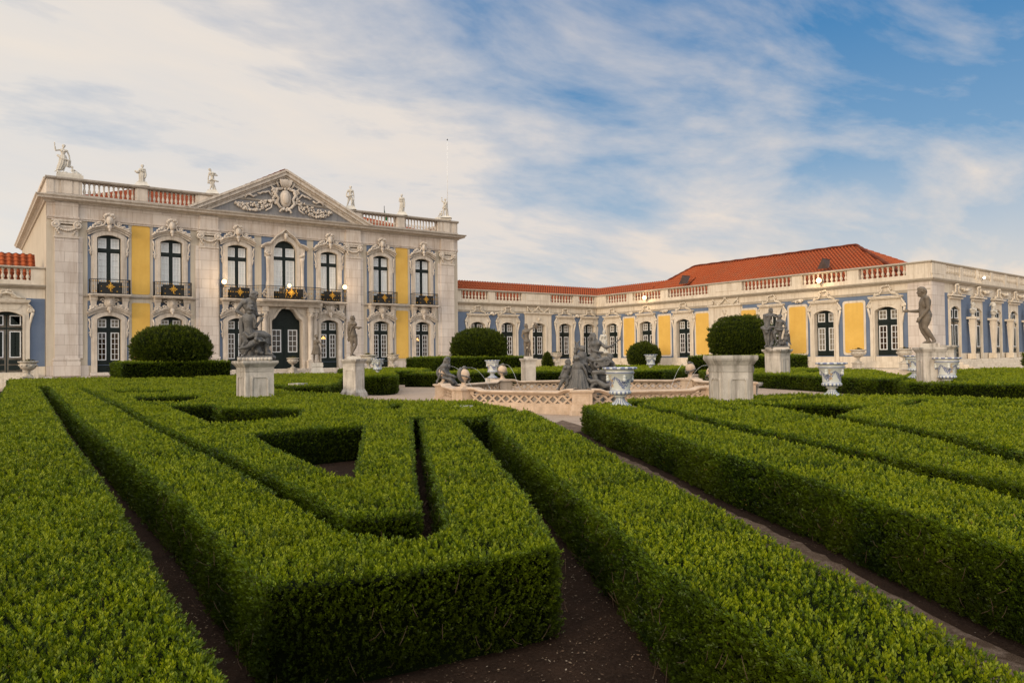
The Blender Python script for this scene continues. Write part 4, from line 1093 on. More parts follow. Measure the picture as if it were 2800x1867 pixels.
lw = empty('west_wing', (3.8, 52.3, 0), 0, 'end of a low blue walled wing with red tiles left of the tall palace', 'palace wing')
class _L: pass
def left_wing():
    u0 = -14.0
    mb = MB(); mb.holed([(u0, 0.45), (-0.02, 0.45), (-0.02, 5.8), (u0, 5.8)], [arch(-1.93, 0.78, 0.9, 4.15, 4.42), arch(-6.3, 0.78, 0.9, 4.15, 4.42)], 0, 0.4)
    mb.box(u0, -0.02, 0.8, 0.9, 0.45, 5.8); mb.build('wall', 'wingstone', lw)
    mb = MB(); mb.prism([(-0.98, 1.22), (-0.04, 1.22), (-0.04, 5.22), (-0.98, 5.22)], -0.012, 0); mb.build('blue_panel', 'blue', lw)
    mb = MB(); mb.prism([(-5.2, 1.22), (-2.95, 1.22), (-2.95, 5.22), (-5.2, 5.22)], -0.012, 0); mb.build('blue_panel', 'blue', lw)
    mb = MB(); mb.sweepx(WCORN, u0, -0.02); mb.build('cornice', 'wingstone', lw)
    mb = MB(); mb.box(u0, -0.02, -0.08, 0.3, 6.03, 6.29); mb.box(-0.75, -0.02, -0.05, 0.28, 6.29, 6.97); mb.box(-5.2, -4.4, -0.05, 0.28, 6.29, 6.97)
    mb.sweepx([(0.35, 6.97), (-0.09, 6.97), (-0.14, 7.02), (-0.14, 7.07), (-0.1, 7.1), (0.35, 7.1)], u0, -0.02)
    b_ = mb.build('balustrade', 'wingstone', lw)
    for k in range(12):
        o = bpy.data.objects.new('baluster', bm_wing); COL.objects.link(o); o.parent = b_; o.location = (-0.9-k*0.305, 0.11, 6.29)
    d = make_leaf_unit('door', lw, (-1.93, 0.26, 0), (0.78, 0.9, 4.15, 4.42, two_cols(0.78, 1.75, 3.3, 3.62, 4.22, 'darkglass', 'curtain', 4, 2)))
    m2 = wing_surround(); m2.v = [(x*1.06, y, z+0.03) for x, y, z in m2.v]
    s_ = m2.build('door_surround', 'wingstone', lw, (-1.93, 0, 0)); crest_wing(0.5, 0.5).build('crest', 'wingstone', s_, (0, -0.03, 5.15))
    mb = MB(); mb.tube([(-0.9, -0.1, 5.2), (-0.5, -0.12, 5.28), (-0.3, -0.13, 5.45), (0, -0.14, 5.52), (0.3, -0.13, 5.45), (0.5, -0.12, 5.28), (0.9, -0.1, 5.2)], 0.07, 7); mb.build('arched_crest', 'wingstone', s_)
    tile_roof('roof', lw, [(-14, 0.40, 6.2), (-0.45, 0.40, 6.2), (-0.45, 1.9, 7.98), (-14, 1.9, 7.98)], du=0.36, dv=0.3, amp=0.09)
    mb = MB()
    for k in range(6): mb.box(-8.0, -0.9-0.12*0, -0.35-0.45*(k+1), -0.34-0.45*k if k else -0.05, -0.05, 0.86-k*0.15)
    mb.box(-1.05, -0.45, -1.2, -0.06, 0.2, 0.80)
    mb.build('steps', 'wingstone', lw)
    mb = MB(); mb.box(-0.9, -0.02, -0.06, 0, 0.45, 1.2); mb.build('plinth', 'wingstone', lw)
left_wing()

# ------------------------------------------------------------------ sculpture
V3 = Vector
def head(mb, c, f, s=1.0, hair=None, tilt=0.0):
    """skull, jaw, brow, nose, ears and hair; f = facing direction (unit, local)"""
    c = V3(c); f = V3(f).normalized(); sd = f.cross(V3((0, 0, 1))).normalized(); u = sd.cross(f)
    mb.ell(c+u*0.015*s, (0.082*s, 0.082*s, 0.105*s), 12, 9)
    mb.ell(c-f*0.022*s+u*0.03*s, (0.085*s, 0.085*s, 0.085*s), 12, 9)
    mb.ell(c+f*0.035*s-u*0.055*s, (0.052*s, 0.052*s, 0.06*s), 10, 8)
    mb.limb(c+f*0.08*s+u*0.03*s, c+f*0.103*s-u*0.012*s, 0.012*s, 0.018*s, 6)
    for q in (-1, 1):
        mb.ell(c+f*0.07*s+sd*q*0.033*s+u*0.035*s, 0.018*s, 6, 5)
        mb.ell(c+sd*q*0.083*s, (0.018*s, 0.02*s, 0.03*s), 6, 5)
        mb.ell(c+f*0.06*s+sd*q*0.035*s-u*0.02*s, 0.026*s, 6, 5)
    mb.ell(c+f*0.085*s-u*0.045*s, (0.02*s, 0.02*s, 0.012*s), 6, 5)
    mb.ell(c+f*0.078*s-u*0.088*s, 0.02*s, 6, 5)
    rr = random.Random(3)
    if hair:
        for i in range(22):
            a = rr.uniform(0.75, 2*PI-0.75); e = rr.uniform(-0.1, 1.3)
            d = (f*math.cos(a)+sd*math.sin(a))*math.cos(e)+u*math.sin(e)
            mb.ell(c+d*0.092*s+u*0.012*s, rr.uniform(0.022, 0.036)*s, 6, 5)
        if hair == 'bun': mb.ell(c-f*0.12*s+u*0.05*s, 0.055*s, 8, 6)
        if hair == 'long': 
            for q in (-1, 0, 1): mb.limb(c-f*0.06*s+sd*q*0.05*s, c-f*0.08*s+sd*q*0.07*s-u*0.26*s, 0.05*s, 0.03*s, 7)
        if hair == 'helmet':
            mb.ell(c+u*0.05*s, (0.105*s, 0.105*s, 0.10*s), 10, 8)
            mb.tube([c+f*0.1*s+u*0.12*s, c+u*0.19*s, c-f*0.12*s+u*0.16*s, c-f*0.18*s+u*0.02*s], [0.025*s, 0.04*s, 0.045*s, 0.02*s], 7)
        if hair == 'beard':
            for i in range(9): mb.limb(c+f*(0.07+0.01*rr.random())*s+sd*(i-4)*0.014*s-u*0.07*s, c+f*0.075*s+sd*(i-4)*0.018*s-u*(0.14+0.05*rr.random())*s, 0.02*s, 0.012*s, 6)
            for q in (-1, 1): mb.limb(c-f*0.03*s+sd*q*0.08*s, c-f*0.05*s+sd*q*0.09*s-u*0.17*s, 0.04*s, 0.025*s, 7)
def hand(mb, w, h, s=1.0):
    """palm from the wrist w towards h, four bent fingers of unequal length and a thumb off the side of the palm"""
    w = V3(w); d = (V3(h)-w); d = d.normalized() if d.length > 1e-6 else V3((0, 0, -1))
    sd = d.cross(V3((0.3, 0.9, 0.2))).normalized(); nrm = sd.cross(d)
    mb.limb(w, w+d*0.075*s, 0.026*s, 0.032*s, 8)
    for k, ln in enumerate((0.06, 0.072, 0.068, 0.052)):
        a = w+d*0.085*s+sd*(k-1.5)*0.019*s; b = a+d*ln*0.55*s+nrm*0.006*s; c = b+d*ln*0.35*s+nrm*0.028*s
        mb.limb(a, b, 0.0105*s, 0.0098*s, 6); mb.limb(b, c, 0.0098*s, 0.009*s, 6)
    a = w+d*0.02*s-sd*0.026*s; b = a+d*0.03*s-sd*0.026*s+nrm*0.012*s; mb.limb(a, b, 0.014*s, 0.012*s, 6); mb.limb(b, b+d*0.03*s+nrm*0.01*s, 0.012*s, 0.01*s, 6)
def arm(mb, sh, el, ha, s=1.0):
    sh, el, ha = V3(sh), V3(el), V3(ha); w = el.lerp(ha, 0.88)
    mb.ell(sh, 0.063*s, 9, 7); mb.limb(sh, el, 0.056*s, 0.044*s, 10)
    mb.limb(el, el.lerp(w, 0.35), 0.044*s, 0.046*s, 10); mb.limb(el.lerp(w, 0.35), w, 0.046*s, 0.028*s, 10)
    hand(mb, w, w+(ha-el), s)
def leg(mb, hip, kn, an, toe, s=1.0):
    hip, kn, an, toe = V3(hip), V3(kn), V3(an), V3(toe)
    mb.limb(hip, hip.lerp(kn, 0.4), 0.095*s, 0.088*s, 12); mb.limb(hip.lerp(kn, 0.4), kn, 0.088*s, 0.056*s, 12)
    mb.ell(kn, 0.06*s, 8, 6)
    cf = kn.lerp(an, 0.32); mb.limb(kn, cf, 0.054*s, 0.062*s, 12); mb.limb(cf, an, 0.062*s, 0.036*s, 12)
    hl = an+(an-toe).normalized()*0.03*s-V3((0, 0, 0.045*s)); mb.ell(hl, 0.035*s, 8, 6)
    mb.limb(an-V3((0, 0, 0.02*s)), toe, 0.04*s, 0.028*s, 10)
    sd = (toe-an).cross(V3((0, 0, 1))).normalized()
    for k in range(5): mb.limb(toe+sd*(k-2)*0.016*s, toe+sd*(k-2)*0.018*s+(toe-an).normalized()*(0.045-0.005*k)*s, 0.012*s, 0.010*s, 6)
def torso(mb, neck, chest, waist, pelvis, shL, shR, f=(0, -1, 0), s=1.0, fem=False, pec=True):
    neck, chest, waist, pelvis, shL, shR = [V3(q) for q in (neck, chest, waist, pelvis, shL, shR)]
    f = V3(f).normalized()
    mb.limb(neck+V3((0, 0, 0.06*s)), neck-V3((0, 0, 0.03*s)), 0.052*s, 0.06*s, 10)
    sw = (shR-shL); rot = sw.normalized().to_track_quat('X', 'Z').to_matrix() if sw.length > 0.05 else None
    mb.ell(chest, ((0.16 if not fem else 0.145)*s, 0.115*s, 0.17*s), 12, 9, rot=rot)
    mb.limb(chest, waist, 0.125*s, 0.108*s, 12); mb.limb(waist, pelvis, 0.108*s, 0.135*s, 12)
    mb.ell(pelvis, (0.165*s, 0.125*s, 0.12*s), 12, 9, rot=rot)
    for sh in (shL, shR): mb.limb(neck-V3((0, 0, 0.03*s)), sh, 0.058*s, 0.058*s, 10); mb.limb(chest, sh, 0.10*s, 0.055*s, 10)
    sd = sw.normalized() if sw.length > 0.05 else V3((1, 0, 0))
    if not pec: return
    for q in (-1, 1): mb.ell(chest+f*0.085*s+sd*q*0.07*s+V3((0, 0, 0.04*s)), (0.075*s if not fem else 0.062*s), 9, 7)
def skirt(mb, pts, radii, nf=11, amp=0.11, squash=0.8, seed=0, seg=44):
    """closed draped cloth along a spine with radial folds that deepen to the hem"""
    P = [V3(p) for p in pts]; n = len(P); v = []; fs = []
    for i, p in enumerate(P):
        a_ = amp*(0.25+0.75*i/(n-1))
        for k in range(seg):
            a = 2*PI*k/seg; q = radii[i]*(1+a_*math.sin(nf*a+seed+0.6*i)+0.5*a_*math.sin((nf//2)*a+seed*2+i))
            v.append(p+V3((q*math.cos(a), q*squash*math.sin(a), 0)))
    for i in range(n-1):
        for k in range(seg):
            k2 = (k+1) % seg; fs.append((i*seg+k, (i+1)*seg+k, (i+1)*seg+k2, i*seg+k2))
    fs.append([k for k in range(seg)]); fs.append([(n-1)*seg+k for k in reversed(range(seg))])
    mb.add(v, fs, 0, True)
def cloth(mb, path, r, folds=3, spread=0.05, seed=0):
    rr = random.Random(seed); P = [V3(p) for p in path]
    for k in range(folds):
        o = V3((rr.uniform(-1, 1), rr.uniform(-1, 1), rr.uniform(-0.4, 0.4)))*spread
        mb.tube([p+o*(0.4+0.6*i/len(P)) for i, p in enumerate(P)], [r*rr.uniform(0.7, 1.1) for _ in P], 8)
def rock(mb, x0, x1, y0, y1, z0, z1, n, r, seed=0):
    rr = random.Random(seed)
    mb.box(x0+0.02, x1-0.02, y0+0.02, y1-0.02, z0, z0+0.05)
    for i in range(n):
        x = rr.uniform(x0, x1); y = rr.uniform(y0, y1); q = r*rr.uniform(0.6, 1.2)
        cx, cy = (x0+x1)/2, (y0+y1)/2
        t = 1-max(abs(x-cx)/(x1-x0)*2, abs(y-cy)/(y1-y0)*2)
        z = z0+rr.random()*(z1-z0)*min(1, t*1.6)
        mb.ell((x, y, z), (q, q*rr.uniform(0.7, 1.1), q*rr.uniform(0.6, 1.1)), 8, 6)
def sculpt(name, mb, mat, parent, voxel=0.016, smooth=3, loc=(0, 0, 0)):
    """fuse the modelled limbs into one continuous carved surface"""
    tmp = bpy.data.objects.new('tmp', mb.mesh('tmp', mat)); COL.objects.link(tmp)
    rm = tmp.modifiers.new('r', 'REMESH'); rm.mode = 'VOXEL'; rm.voxel_size = voxel; rm.use_smooth_shade = True
    sm_ = tmp.modifiers.new('s', 'SMOOTH'); sm_.factor = 0.5; sm_.iterations = smooth
    dg = bpy.context.evaluated_depsgraph_get(); dg.update()
    me = bpy.data.meshes.new_from_object(tmp.evaluated_get(dg)); me.name = name
    old = tmp.data; bpy.data.objects.remove(tmp); bpy.data.meshes.remove(old)
    me.materials.clear(); me.materials.append(M[mat])
    o = bpy.data.objects.new(name, me); COL.objects.link(o); o.parent = parent; o.location = loc
    return o
def face_cam(x, y): return math.atan2(-x, y)          # local +x to the right for a viewer standing near the origin
def mapper(x0, yb, s, dy=0.0):
    def P(x, y, d=0.0): return V3(((x-x0)/s, d+dy, (yb-y)/s))
    return P
def statue(name, loc, label, cat='statue', group=None): return empty(name, loc, face_cam(loc[0], loc[1]), label, cat, group)

def plinth(w, d, h, fl=0.0):
    mb = MB(); mb.box(-w/2, w/2, -d/2, d/2, 0, h); 
    if fl: mb.tbox((0, 0), w/2+fl, w/2, -h*0.0, h*0.9)
    return mb

RG = 'statues along the roof parapet'
def roof_base(mb, w=0.72): 
    mb.v = list(mb.v); mb.tbox((0, 0), w*0.62, w*0.42, -0.02, 0.2); mb.tbox((0, 0), w*0.42, w*0.40, 0.2, 0.26)
# R1 woman with raised arm and child
t = statue('roof_statue', (4.95, 52.25, 12.56), 'pale robed woman raising one arm beside a seated child on the left roof corner', 'statue', RG)
b = MB(); b.box(-0.62, 0.80, -0.3, 0.3, -0.03, 0.18); b.box(-0.52, 0.70, -0.26, 0.26, 0.18, 0.28); b.build('base', 'marble', t)
P = mapper(640, 410, 152); P0 = P
f = MB(); o = V3((0, 0, 0.27))
def off(P, o): return lambda x, y, d=0.0: P(x, y, d)+o
P = off(P, o)
head(f, P(605, 160), (0.2, -1, 0), 0.95, 'bun'); torso(f, P(600, 186), P(600, 213), P(600, 240), P(600, 262), P(576, 196), P(630, 198), fem=True, s=0.95)
arm(f, P(576, 196), P(540, 208, -.05), P(532, 146, -.1)); arm(f, P(630, 198), P(648, 245), P(654, 290, -.05))
leg(f, P(588, 268), P(568, 322), P(548, 385), P(535, 402, -.1)); leg(f, P(612, 268), P(622, 318, -.08), P(604, 380), P(600, 398, -.12))
sculpt('figure', f, 'marble', t)
f = MB(); skirt(f, [P(600, 240), P(600, 275), P(592, 330), P(572, 385)], [0.15, 0.21, 0.20, 0.16], 9, 0.16); cloth(f, [P(555, 245), P(600, 280, -.12), P(650, 290, -.1), P(640, 350, -.05)], 0.07, 4, 0.06, 2); cloth(f, [P(560, 250, .05), P(590, 262, .12), P(640, 285, .1)], 0.06, 3, .04, 4); rock(f, -0.6, 0.0, -0.2, 0.2, 0.27, 0.5, 10, 0.09, 1)
sculpt('drapery', f, 'marble', t)
f = MB(); head(f, P(670, 348), (0.6, -1, 0), 0.8, 'curls'); torso(f, P(673, 365), P(680, 375), P(684, 388), P(686, 397), P(665, 372), P(695, 374), s=0.6); arm(f, P(665, 372), P(668, 390, -.08), P(690, 395, -.1), 0.6); arm(f, P(695, 374), P(712, 385), P(722, 390), 0.6); leg(f, P(682, 398), P(712, 392, -.05), P(738, 406), P(748, 410), 0.6); leg(f, P(684, 400), P(708, 404, -.1), P(728, 412, -.1), P(736, 414, -.12), 0.6); rock(f, 0.05, 0.66, -0.18, 0.18, 0.26, 0.36, 8, 0.07, 2)
sculpt('child', f, 'marble', t)
# R2
t = statue('roof_statue', (9.01, 52.25, 12.56), 'pale roof statue of a robed woman with folded arms and a jar at her hip', 'statue', RG)
b = MB(); roof_base(b); b.build('base', 'marble', t)
P = off(mapper(1305, 475, 152), V3((0, 0, .26))); f = MB()
head(f, P(1309, 316), (0.4, -1, 0), 0.95, 'bun'); torso(f, P(1308, 335), P(1306, 358), P(1304, 385), P(1306, 402), P(1286, 348), P(1331, 348), fem=True); arm(f, P(1286, 348), P(1272, 380), P(1312, 372, -.16)); arm(f, P(1331, 348), P(1338, 375), P(1300, 366, -.17))
sculpt('figure', f, 'marble', t)
f = MB(); skirt(f, [P(1305, 375), P(1306, 405), P(1304, 445), P(1302, 478)], [0.15, 0.20, 0.17, 0.19], 10, 0.15); f.ell(P(1268, 378, -.05), (0.13, 0.12, 0.10), 10, 8); f.limb(P(1258, 378, -.05), P(1250, 372, -.05), 0.06, 0.07); cloth(f, [P(1330, 345, -.05), P(1338, 400, -.08), P(1330, 430, -.1)], 0.05, 3, .04, 3)
sculpt('drapery', f, 'marble', t)
# R3
t = statue('roof_statue', (13.3, 52.25, 12.56), 'pale nude roof statue stepping beside a tree stump, just left of the pediment', 'statue', RG)
b = MB(); roof_base(b); b.build('base', 'marble', t)
P = off(mapper(1945, 552, 152), V3((0, 0, .26))); f = MB()
head(f, P(1923, 342), (0.9, -0.5, 0.1), 0.95, 'curls'); torso(f, P(1931, 362), P(1945, 385), P(1948, 415), P(1945, 445), P(1918, 372), P(1970, 376)); arm(f, P(1918, 372), P(1908, 420), P(1906, 468)); arm(f, P(1970, 376), P(1992, 394), P(1950, 402, -.16))
leg(f, P(1934, 452), P(1938, 500, -.06), P(1924, 540), P(1914, 552, -.06)); leg(f, P(1958, 452), P(1952, 500, -.04), P(1950, 542), P(1962, 552, -.08))
f.limb(P(1972, 552, .06), P(1960, 495, .06), 0.11, 0.08); f.limb(P(1960, 520, .05), P(1950, 470, .05), .08, .06); sculpt('figure', f, 'marble', t)
f = MB(); cloth(f, [P(1912, 460, -.05), P(1940, 440, -.14), P(1975, 455, -.14), P(2002, 458, -.05)], 0.045, 4, 0.045, 3); cloth(f, [P(1908, 470), P(1930, 480, .05), P(1955, 470, .1)], .04, 3, .04, 4); sculpt('drapery', f, 'marble', t)
# R4
t = statue('roof_statue', (23.2, 52.25, 12.56), 'pale nude roof statue holding cloth at his hip, just right of the pediment', 'statue', RG)
b = MB(); roof_base(b); b.build('base', 'marble', t)
P = off(mapper(503, 835, 170), V3((0, 0, .26))); f = MB()
head(f, P(508, 590), (0.2, -1, 0), 0.95, 'curls'); torso(f, P(506, 612), P(505, 645), P(503, 685), P(505, 720), P(474, 632), P(537, 634)); arm(f, P(474, 632), P(455, 680), P(478, 708, -.14)); arm(f, P(537, 634), P(546, 688), P(548, 742, -.04))
leg(f, P(490, 730), P(478, 780, -.05), P(462, 828), P(452, 838, -.1)); leg(f, P(520, 730), P(524, 782, -.06), P(516, 826), P(522, 838, -.12)); f.limb(P(545, 835, .1), P(540, 760, .1), .09, .06); sculpt('figure', f, 'marble', t)
f = MB(); cloth(f, [P(450, 700, -.1), P(475, 712, -.16), P(505, 700, -.15), P(530, 690, -.1)], .05, 4, .05, 2); cloth(f, [P(458, 705, -.1), P(470, 720, -.1), P(500, 718, -.1)], .05, 3, .04, 3); sculpt('drapery', f, 'marble', t)
# R5
t = statue('roof_statue', (27.5, 52.25, 12.56), 'pale robed roof statue with hands at its waist, between the two right roof balustrades', 'statue', RG)
b = MB(); roof_base(b); b.build('base', 'marble', t)
P = off(mapper(1157, 940, 165), V3((0, 0, .26))); f = MB()
head(f, P(1156, 722), (-0.3, -1, 0), 0.95, 'bun'); torso(f, P(1156, 742), P(1158, 770), P(1160, 800), P(1162, 822), P(1132, 757), P(1183, 757), fem=True); arm(f, P(1132, 757), P(1124, 795), P(1150, 800, -.15)); arm(f, P(1183, 757), P(1192, 785), P(1155, 780, -.17))
sculpt('figure', f, 'marble', t)
f = MB(); skirt(f, [P(1158, 790), P(1164, 830), P(1158, 890), P(1148, 942)], [0.15, 0.20, 0.18, 0.22], 10, 0.15); cloth(f, [P(1180, 755, -.05), P(1192, 820, -.08), P(1186, 880, -.08)], .05, 3, .04, 3); sculpt('drapery', f, 'marble', t)
# R6
t = statue('roof_statue', (31.35, 52.25, 12.56), 'pale roof statue raising one arm above a small child beside the bare flagpole', 'statue', RG)
b = MB(); b.box(-0.75, 0.55, -0.3, 0.3, -0.03, 0.16); b.tbox((0.15, 0), 0.45, 0.3, 0.16, 0.32); b.build('base', 'marble', t)
P = off(mapper(1722, 990, 160), V3((0, 0, .27))); f = MB()
head(f, P(1738, 764), (0.4, -1, 0), 0.95, 'curls'); torso(f, P(1737, 785), P(1737, 812), P(1735, 838), P(1735, 858), P(1714, 792), P(1758, 798)); arm(f, P(1714, 792), P(1696, 785), P(1692, 742)); arm(f, P(1758, 798), P(1762, 840), P(1745, 858, -.14)); leg(f, P(1724, 865), P(1716, 920, -.05), P(1720, 972), P(1712, 985, -.1)); leg(f, P(1748, 865), P(1750, 920, -.05), P(1748, 972), P(1754, 986, -.1)); f.limb(P(1768, 985, .05), P(1764, 880, .05), .10, .06); sculpt('figure', f, 'marble', t)
f = MB(); skirt(f, [P(1736, 830), P(1734, 858), P(1734, 885)], [0.15, 0.2, 0.21], 9, .15); cloth(f, [P(1755, 800, -.1), P(1735, 850, -.16), P(1715, 870, -.1)], .05, 3, .05, 5); sculpt('drapery', f, 'marble', t)
f = MB(); head(f, P(1690, 916), (-.3, -1, 0), .8, 'curls'); torso(f, P(1688, 932), P(1684, 944), P(1682, 958), P(1684, 968), P(1672, 940), P(1698, 940), s=.62); arm(f, P(1672, 940), P(1660, 955, -.08), P(1664, 935, -.1), .6); arm(f, P(1698, 940), P(1704, 958, -.06), P(1690, 965, -.1), .6); leg(f, P(1680, 968), P(1656, 966, -.06), P(1640, 985), P(1632, 990), .6); leg(f, P(1690, 970), P(1676, 978, -.1), P(1660, 990, -.1), P(1652, 992, -.12), .6); rock(f, -.72, 0.0, -.2, .2, .16, .3, 9, .07, 3); sculpt('child', f, 'marble', t)

# ---- garden statues
def pedestal(name, loc, w, h, label, rot=None, cap=0.12, mat='pedestal', base=False, z0=-0.45, group=None, rnd=False):
    """panelled stone pedestal with a moulded cap"""
    t = empty(name, loc, face_cam(loc[0], loc[1]) if rot is None else rot, label, 'pedestal', group)
    mb = MB(); a = w/2
    mb.box(-a, a, -a, a, z0, h-cap*2.3)
    for ang in range(4):
        m2 = MB(); i = a*0.62
        c = 0.06*w/0.8
        fr = chamfer(-i, i, 0.10+(0.1 if base else 0), h-cap*2.3-0.12, c)
        inn = chamfer(-i+0.035, i-0.035, 0.135+(0.1 if base else 0), h-cap*2.3-0.155, c)
        m2.holed(fr, [inn], -a-0.018, -a+0.001)
        m2.xf(Matrix.Rotation(ang*PI/2, 4, 'Z')); mb.add(m2.v, m2.f)
    if base:
        mb.tbox((0, 0), a*1.36, a*1.34, -0.12, 0.0); mb.tbox((0, 0), a*1.28, a*1.26, 0.001, 0.09); mb.tbox((0, 0), a*1.22, a*1.02, 0.091, 0.22)
    mb.build('shaft', mat, t)
    mb = MB(); z = h-cap*2.3
    mb.tbox((0, 0), a*1.03, a*1.03, z+0.001, z+cap*0.25); mb.tbox((0, 0), a*1.0, a*1.02, z+cap*0.25, z+cap*0.9); mb.tbox((0, 0), a*1.03, a*1.2, z+cap*0.9, z+cap*1.6); mb.tbox((0, 0), a*1.22, a*1.26, z+cap*1.6, z+cap*1.9); mb.tbox((0, 0), a*1.26, a*1.24, z+cap*1.9, z+cap*2.3)
    mb.build('cap', 'pedestal_dark' if mat == 'pedestal' else mat, t)
    return t
ped = pedestal('statue_pedestal', (6.0, 19.5, 0.1), 0.72, 1.36, 'stained white pedestal in the hedges under the grey group of three figures', rot=face_cam(6, 19.5)+0.33)
t = statue('statue_group', (6.0, 19.5, 1.46), 'grey group of a leaning woman, a seated woman from behind and a child', 'statue')
b = MB()
for k in range(9): b.ell((-0.36+0.09*k, -0.34, 0.04), (0.065, 0.05, 0.05), 8, 6)
b.box(-0.41, 0.41, -0.34, 0.34, 0.0, 0.085); b.build('base', 'pedestal', t)
P = off(mapper(590, 1390, 757), V3((0, 0, 0.07)))
f = MB()   # leaning woman behind
head(f, P(575, 195, .02), (0.75, -0.65, -0.25), 1.05, 'curls'); f.tube([P(530, 150, .05), P(570, 105, .03), P(620, 120, 0), P(650, 160, -.05)], [0.05, .055, .05, .03], 7)
torso(f, P(530, 265, .06), P(475, 345, .1), P(490, 470, .12), P(520, 570, .14), P(385, 275, .08), P(580, 310, .04), fem=True, s=1.05)
arm(f, P(385, 275, .08), P(255, 480, .05), P(400, 565, .0), 1.05); arm(f, P(580, 310, .04), P(625, 560, .05), P(690, 560, -.1), 1.0)
f.limb(P(520, 570, .14), P(470, 900, .2), 0.16, 0.18); f.limb(P(470, 900, .2), P(430, 1250, .22), 0.18, 0.15)
sculpt('leaning_woman', f, 'lead', t, 0.013)
f = MB()   # seated woman, back view
head(f, P(520, 450, -.12), (0.7, 0.5, 0.1), 1.05, 'curls'); f.ell(P(500, 505, -.14), (.075, .07, .05)); torso(f, P(520, 530, -.1), P(480, 650, -.08), P(480, 800, -.06), P(500, 930, -.05), P(400, 600, -.08), P(570, 600, -.12), (0.3, 1, 0), fem=True, s=1.1)
arm(f, P(570, 600, -.12), P(600, 800, -.15), P(690, 670, -.15), 1.0); arm(f, P(400, 600, -.05), P(440, 760, .1), P(560, 800, .1), 1.0)
leg(f, P(570, 950, -.05), P(810, 975, -.05), P(810, 1285, -.1), P(905, 1325, -.12), 1.1); leg(f, P(540, 960, .1), P(760, 960, .15), P(700, 1280, .1), P(760, 1330, .08), 1.05)
f.limb(P(600, 940, -.05), P(800, 960, -.05), .12, .09); sculpt('seated_woman', f, 'lead', t, 0.013)
f = MB()
cloth(f, [P(390, 900, -.18), P(470, 990, -.22), P(560, 960, -.2), P(600, 900, -.15)], .035, 6, .06, 3); cloth(f, [P(380, 960, -.15), P(430, 1080, -.15), P(380, 1180, -.12)], .045, 6, .07, 4)
cloth(f, [P(350, 610, .02), P(340, 800, .02), P(365, 1000, .02), P(350, 1180, .02)], .05, 6, .06, 5); cloth(f, [P(610, 880, 0), P(740, 900, 0), P(840, 970, 0), P(845, 1150, .02)], .05, 5, .06, 6)
cloth(f, [P(580, 600, -.18), P(610, 680, -.2), P(590, 760, -.18)], .025, 3, .03, 9)
sculpt('drapery', f, 'lead', t, 0.012, 2)
f = MB()
head(f, P(632, 965, -.3), (-.2, -1, -.3), .85, 'curls'); torso(f, P(640, 1015, -.28), P(640, 1050, -.26), P(590, 1085, -.25), P(535, 1120, -.24), P(600, 1030, -.34), P(700, 1020, -.2), s=.7); arm(f, P(640, 1030, -.33), P(680, 1070, -.36), P(745, 1070, -.3), .7); arm(f, P(700, 1020, -.2), P(760, 1050, -.25), P(800, 1090, -.22), .7)
leg(f, P(540, 1120, -.28), P(430, 1185, -.3), P(330, 1195, -.28), P(298, 1220, -.28), .72); leg(f, P(530, 1130, -.2), P(450, 1220, -.25), P(410, 1300, -.22), P(370, 1335, -.25), .72); sculpt('child', f, 'lead', t, 0.012)
f = MB(); rock(f, -.42, .46, -.34, .34, .07, .12, 26, .06, 4); rock(f, -.12, .33, -.2, .3, .08, .42, 30, .11, 5); sculpt('rock', f, 'lead', t, .016, 2)

ped = pedestal('statue_pedestal', (11.95, 26.72, 0.1), 0.57, 1.36, 'panelled white stone pedestal standing on the gravel under the brown standing man', base=True, rot=face_cam(12, 26.7)-0.62)
t = statue('garden_statue', (11.95, 26.72, 1.46), 'brown lead statue of a standing man holding a round bowl before the palace pilaster', 'statue')
b = MB(); b.tbox((0, 0), .28, .24, 0, .11); b.build('base', 'pedestal', t)
P = off(mapper(945, 1012, 562), V3((0, 0, .11))); f = MB()
head(f, P(930, 205), (0.95, -.3, -.1), 1.0, 'curls'); torso(f, P(915, 270), P(920, 350), P(928, 450), P(940, 565), P(858, 292), P(975, 305), (0.5, -.85, 0)); arm(f, P(858, 292), P(835, 450), P(838, 640)); arm(f, P(975, 305, -.05), P(985, 395, -.08), P(1050, 400, -.16))
f.ell(P(1055, 398, -.18), (.05, .05, .04), 8, 6); f.lathe([(.02, -.06), (.06, -.03), (.065, .02), (.05, .03)], P(1052, 410, -.18), 10)
leg(f, P(912, 600), P(915, 760), P(900, 950), P(985, 1008, -.08), 1.0); leg(f, P(975, 600), P(1000, 760, -.06), P(905, 965, -.1), P(880, 1005, -.12), 1.0); f.limb(P(960, 330, -.12), P(990, 320, -.12), .05, .05)
sculpt('figure', f, 'bronze', t, .013)
f = MB(); cloth(f, [P(950, 310, -.12), P(985, 340, -.13), P(900, 400, -.13), P(870, 500, -.1), P(860, 600, -.05)], .03, 4, .03, 2); sculpt('drapery', f, 'bronze', t, .013)

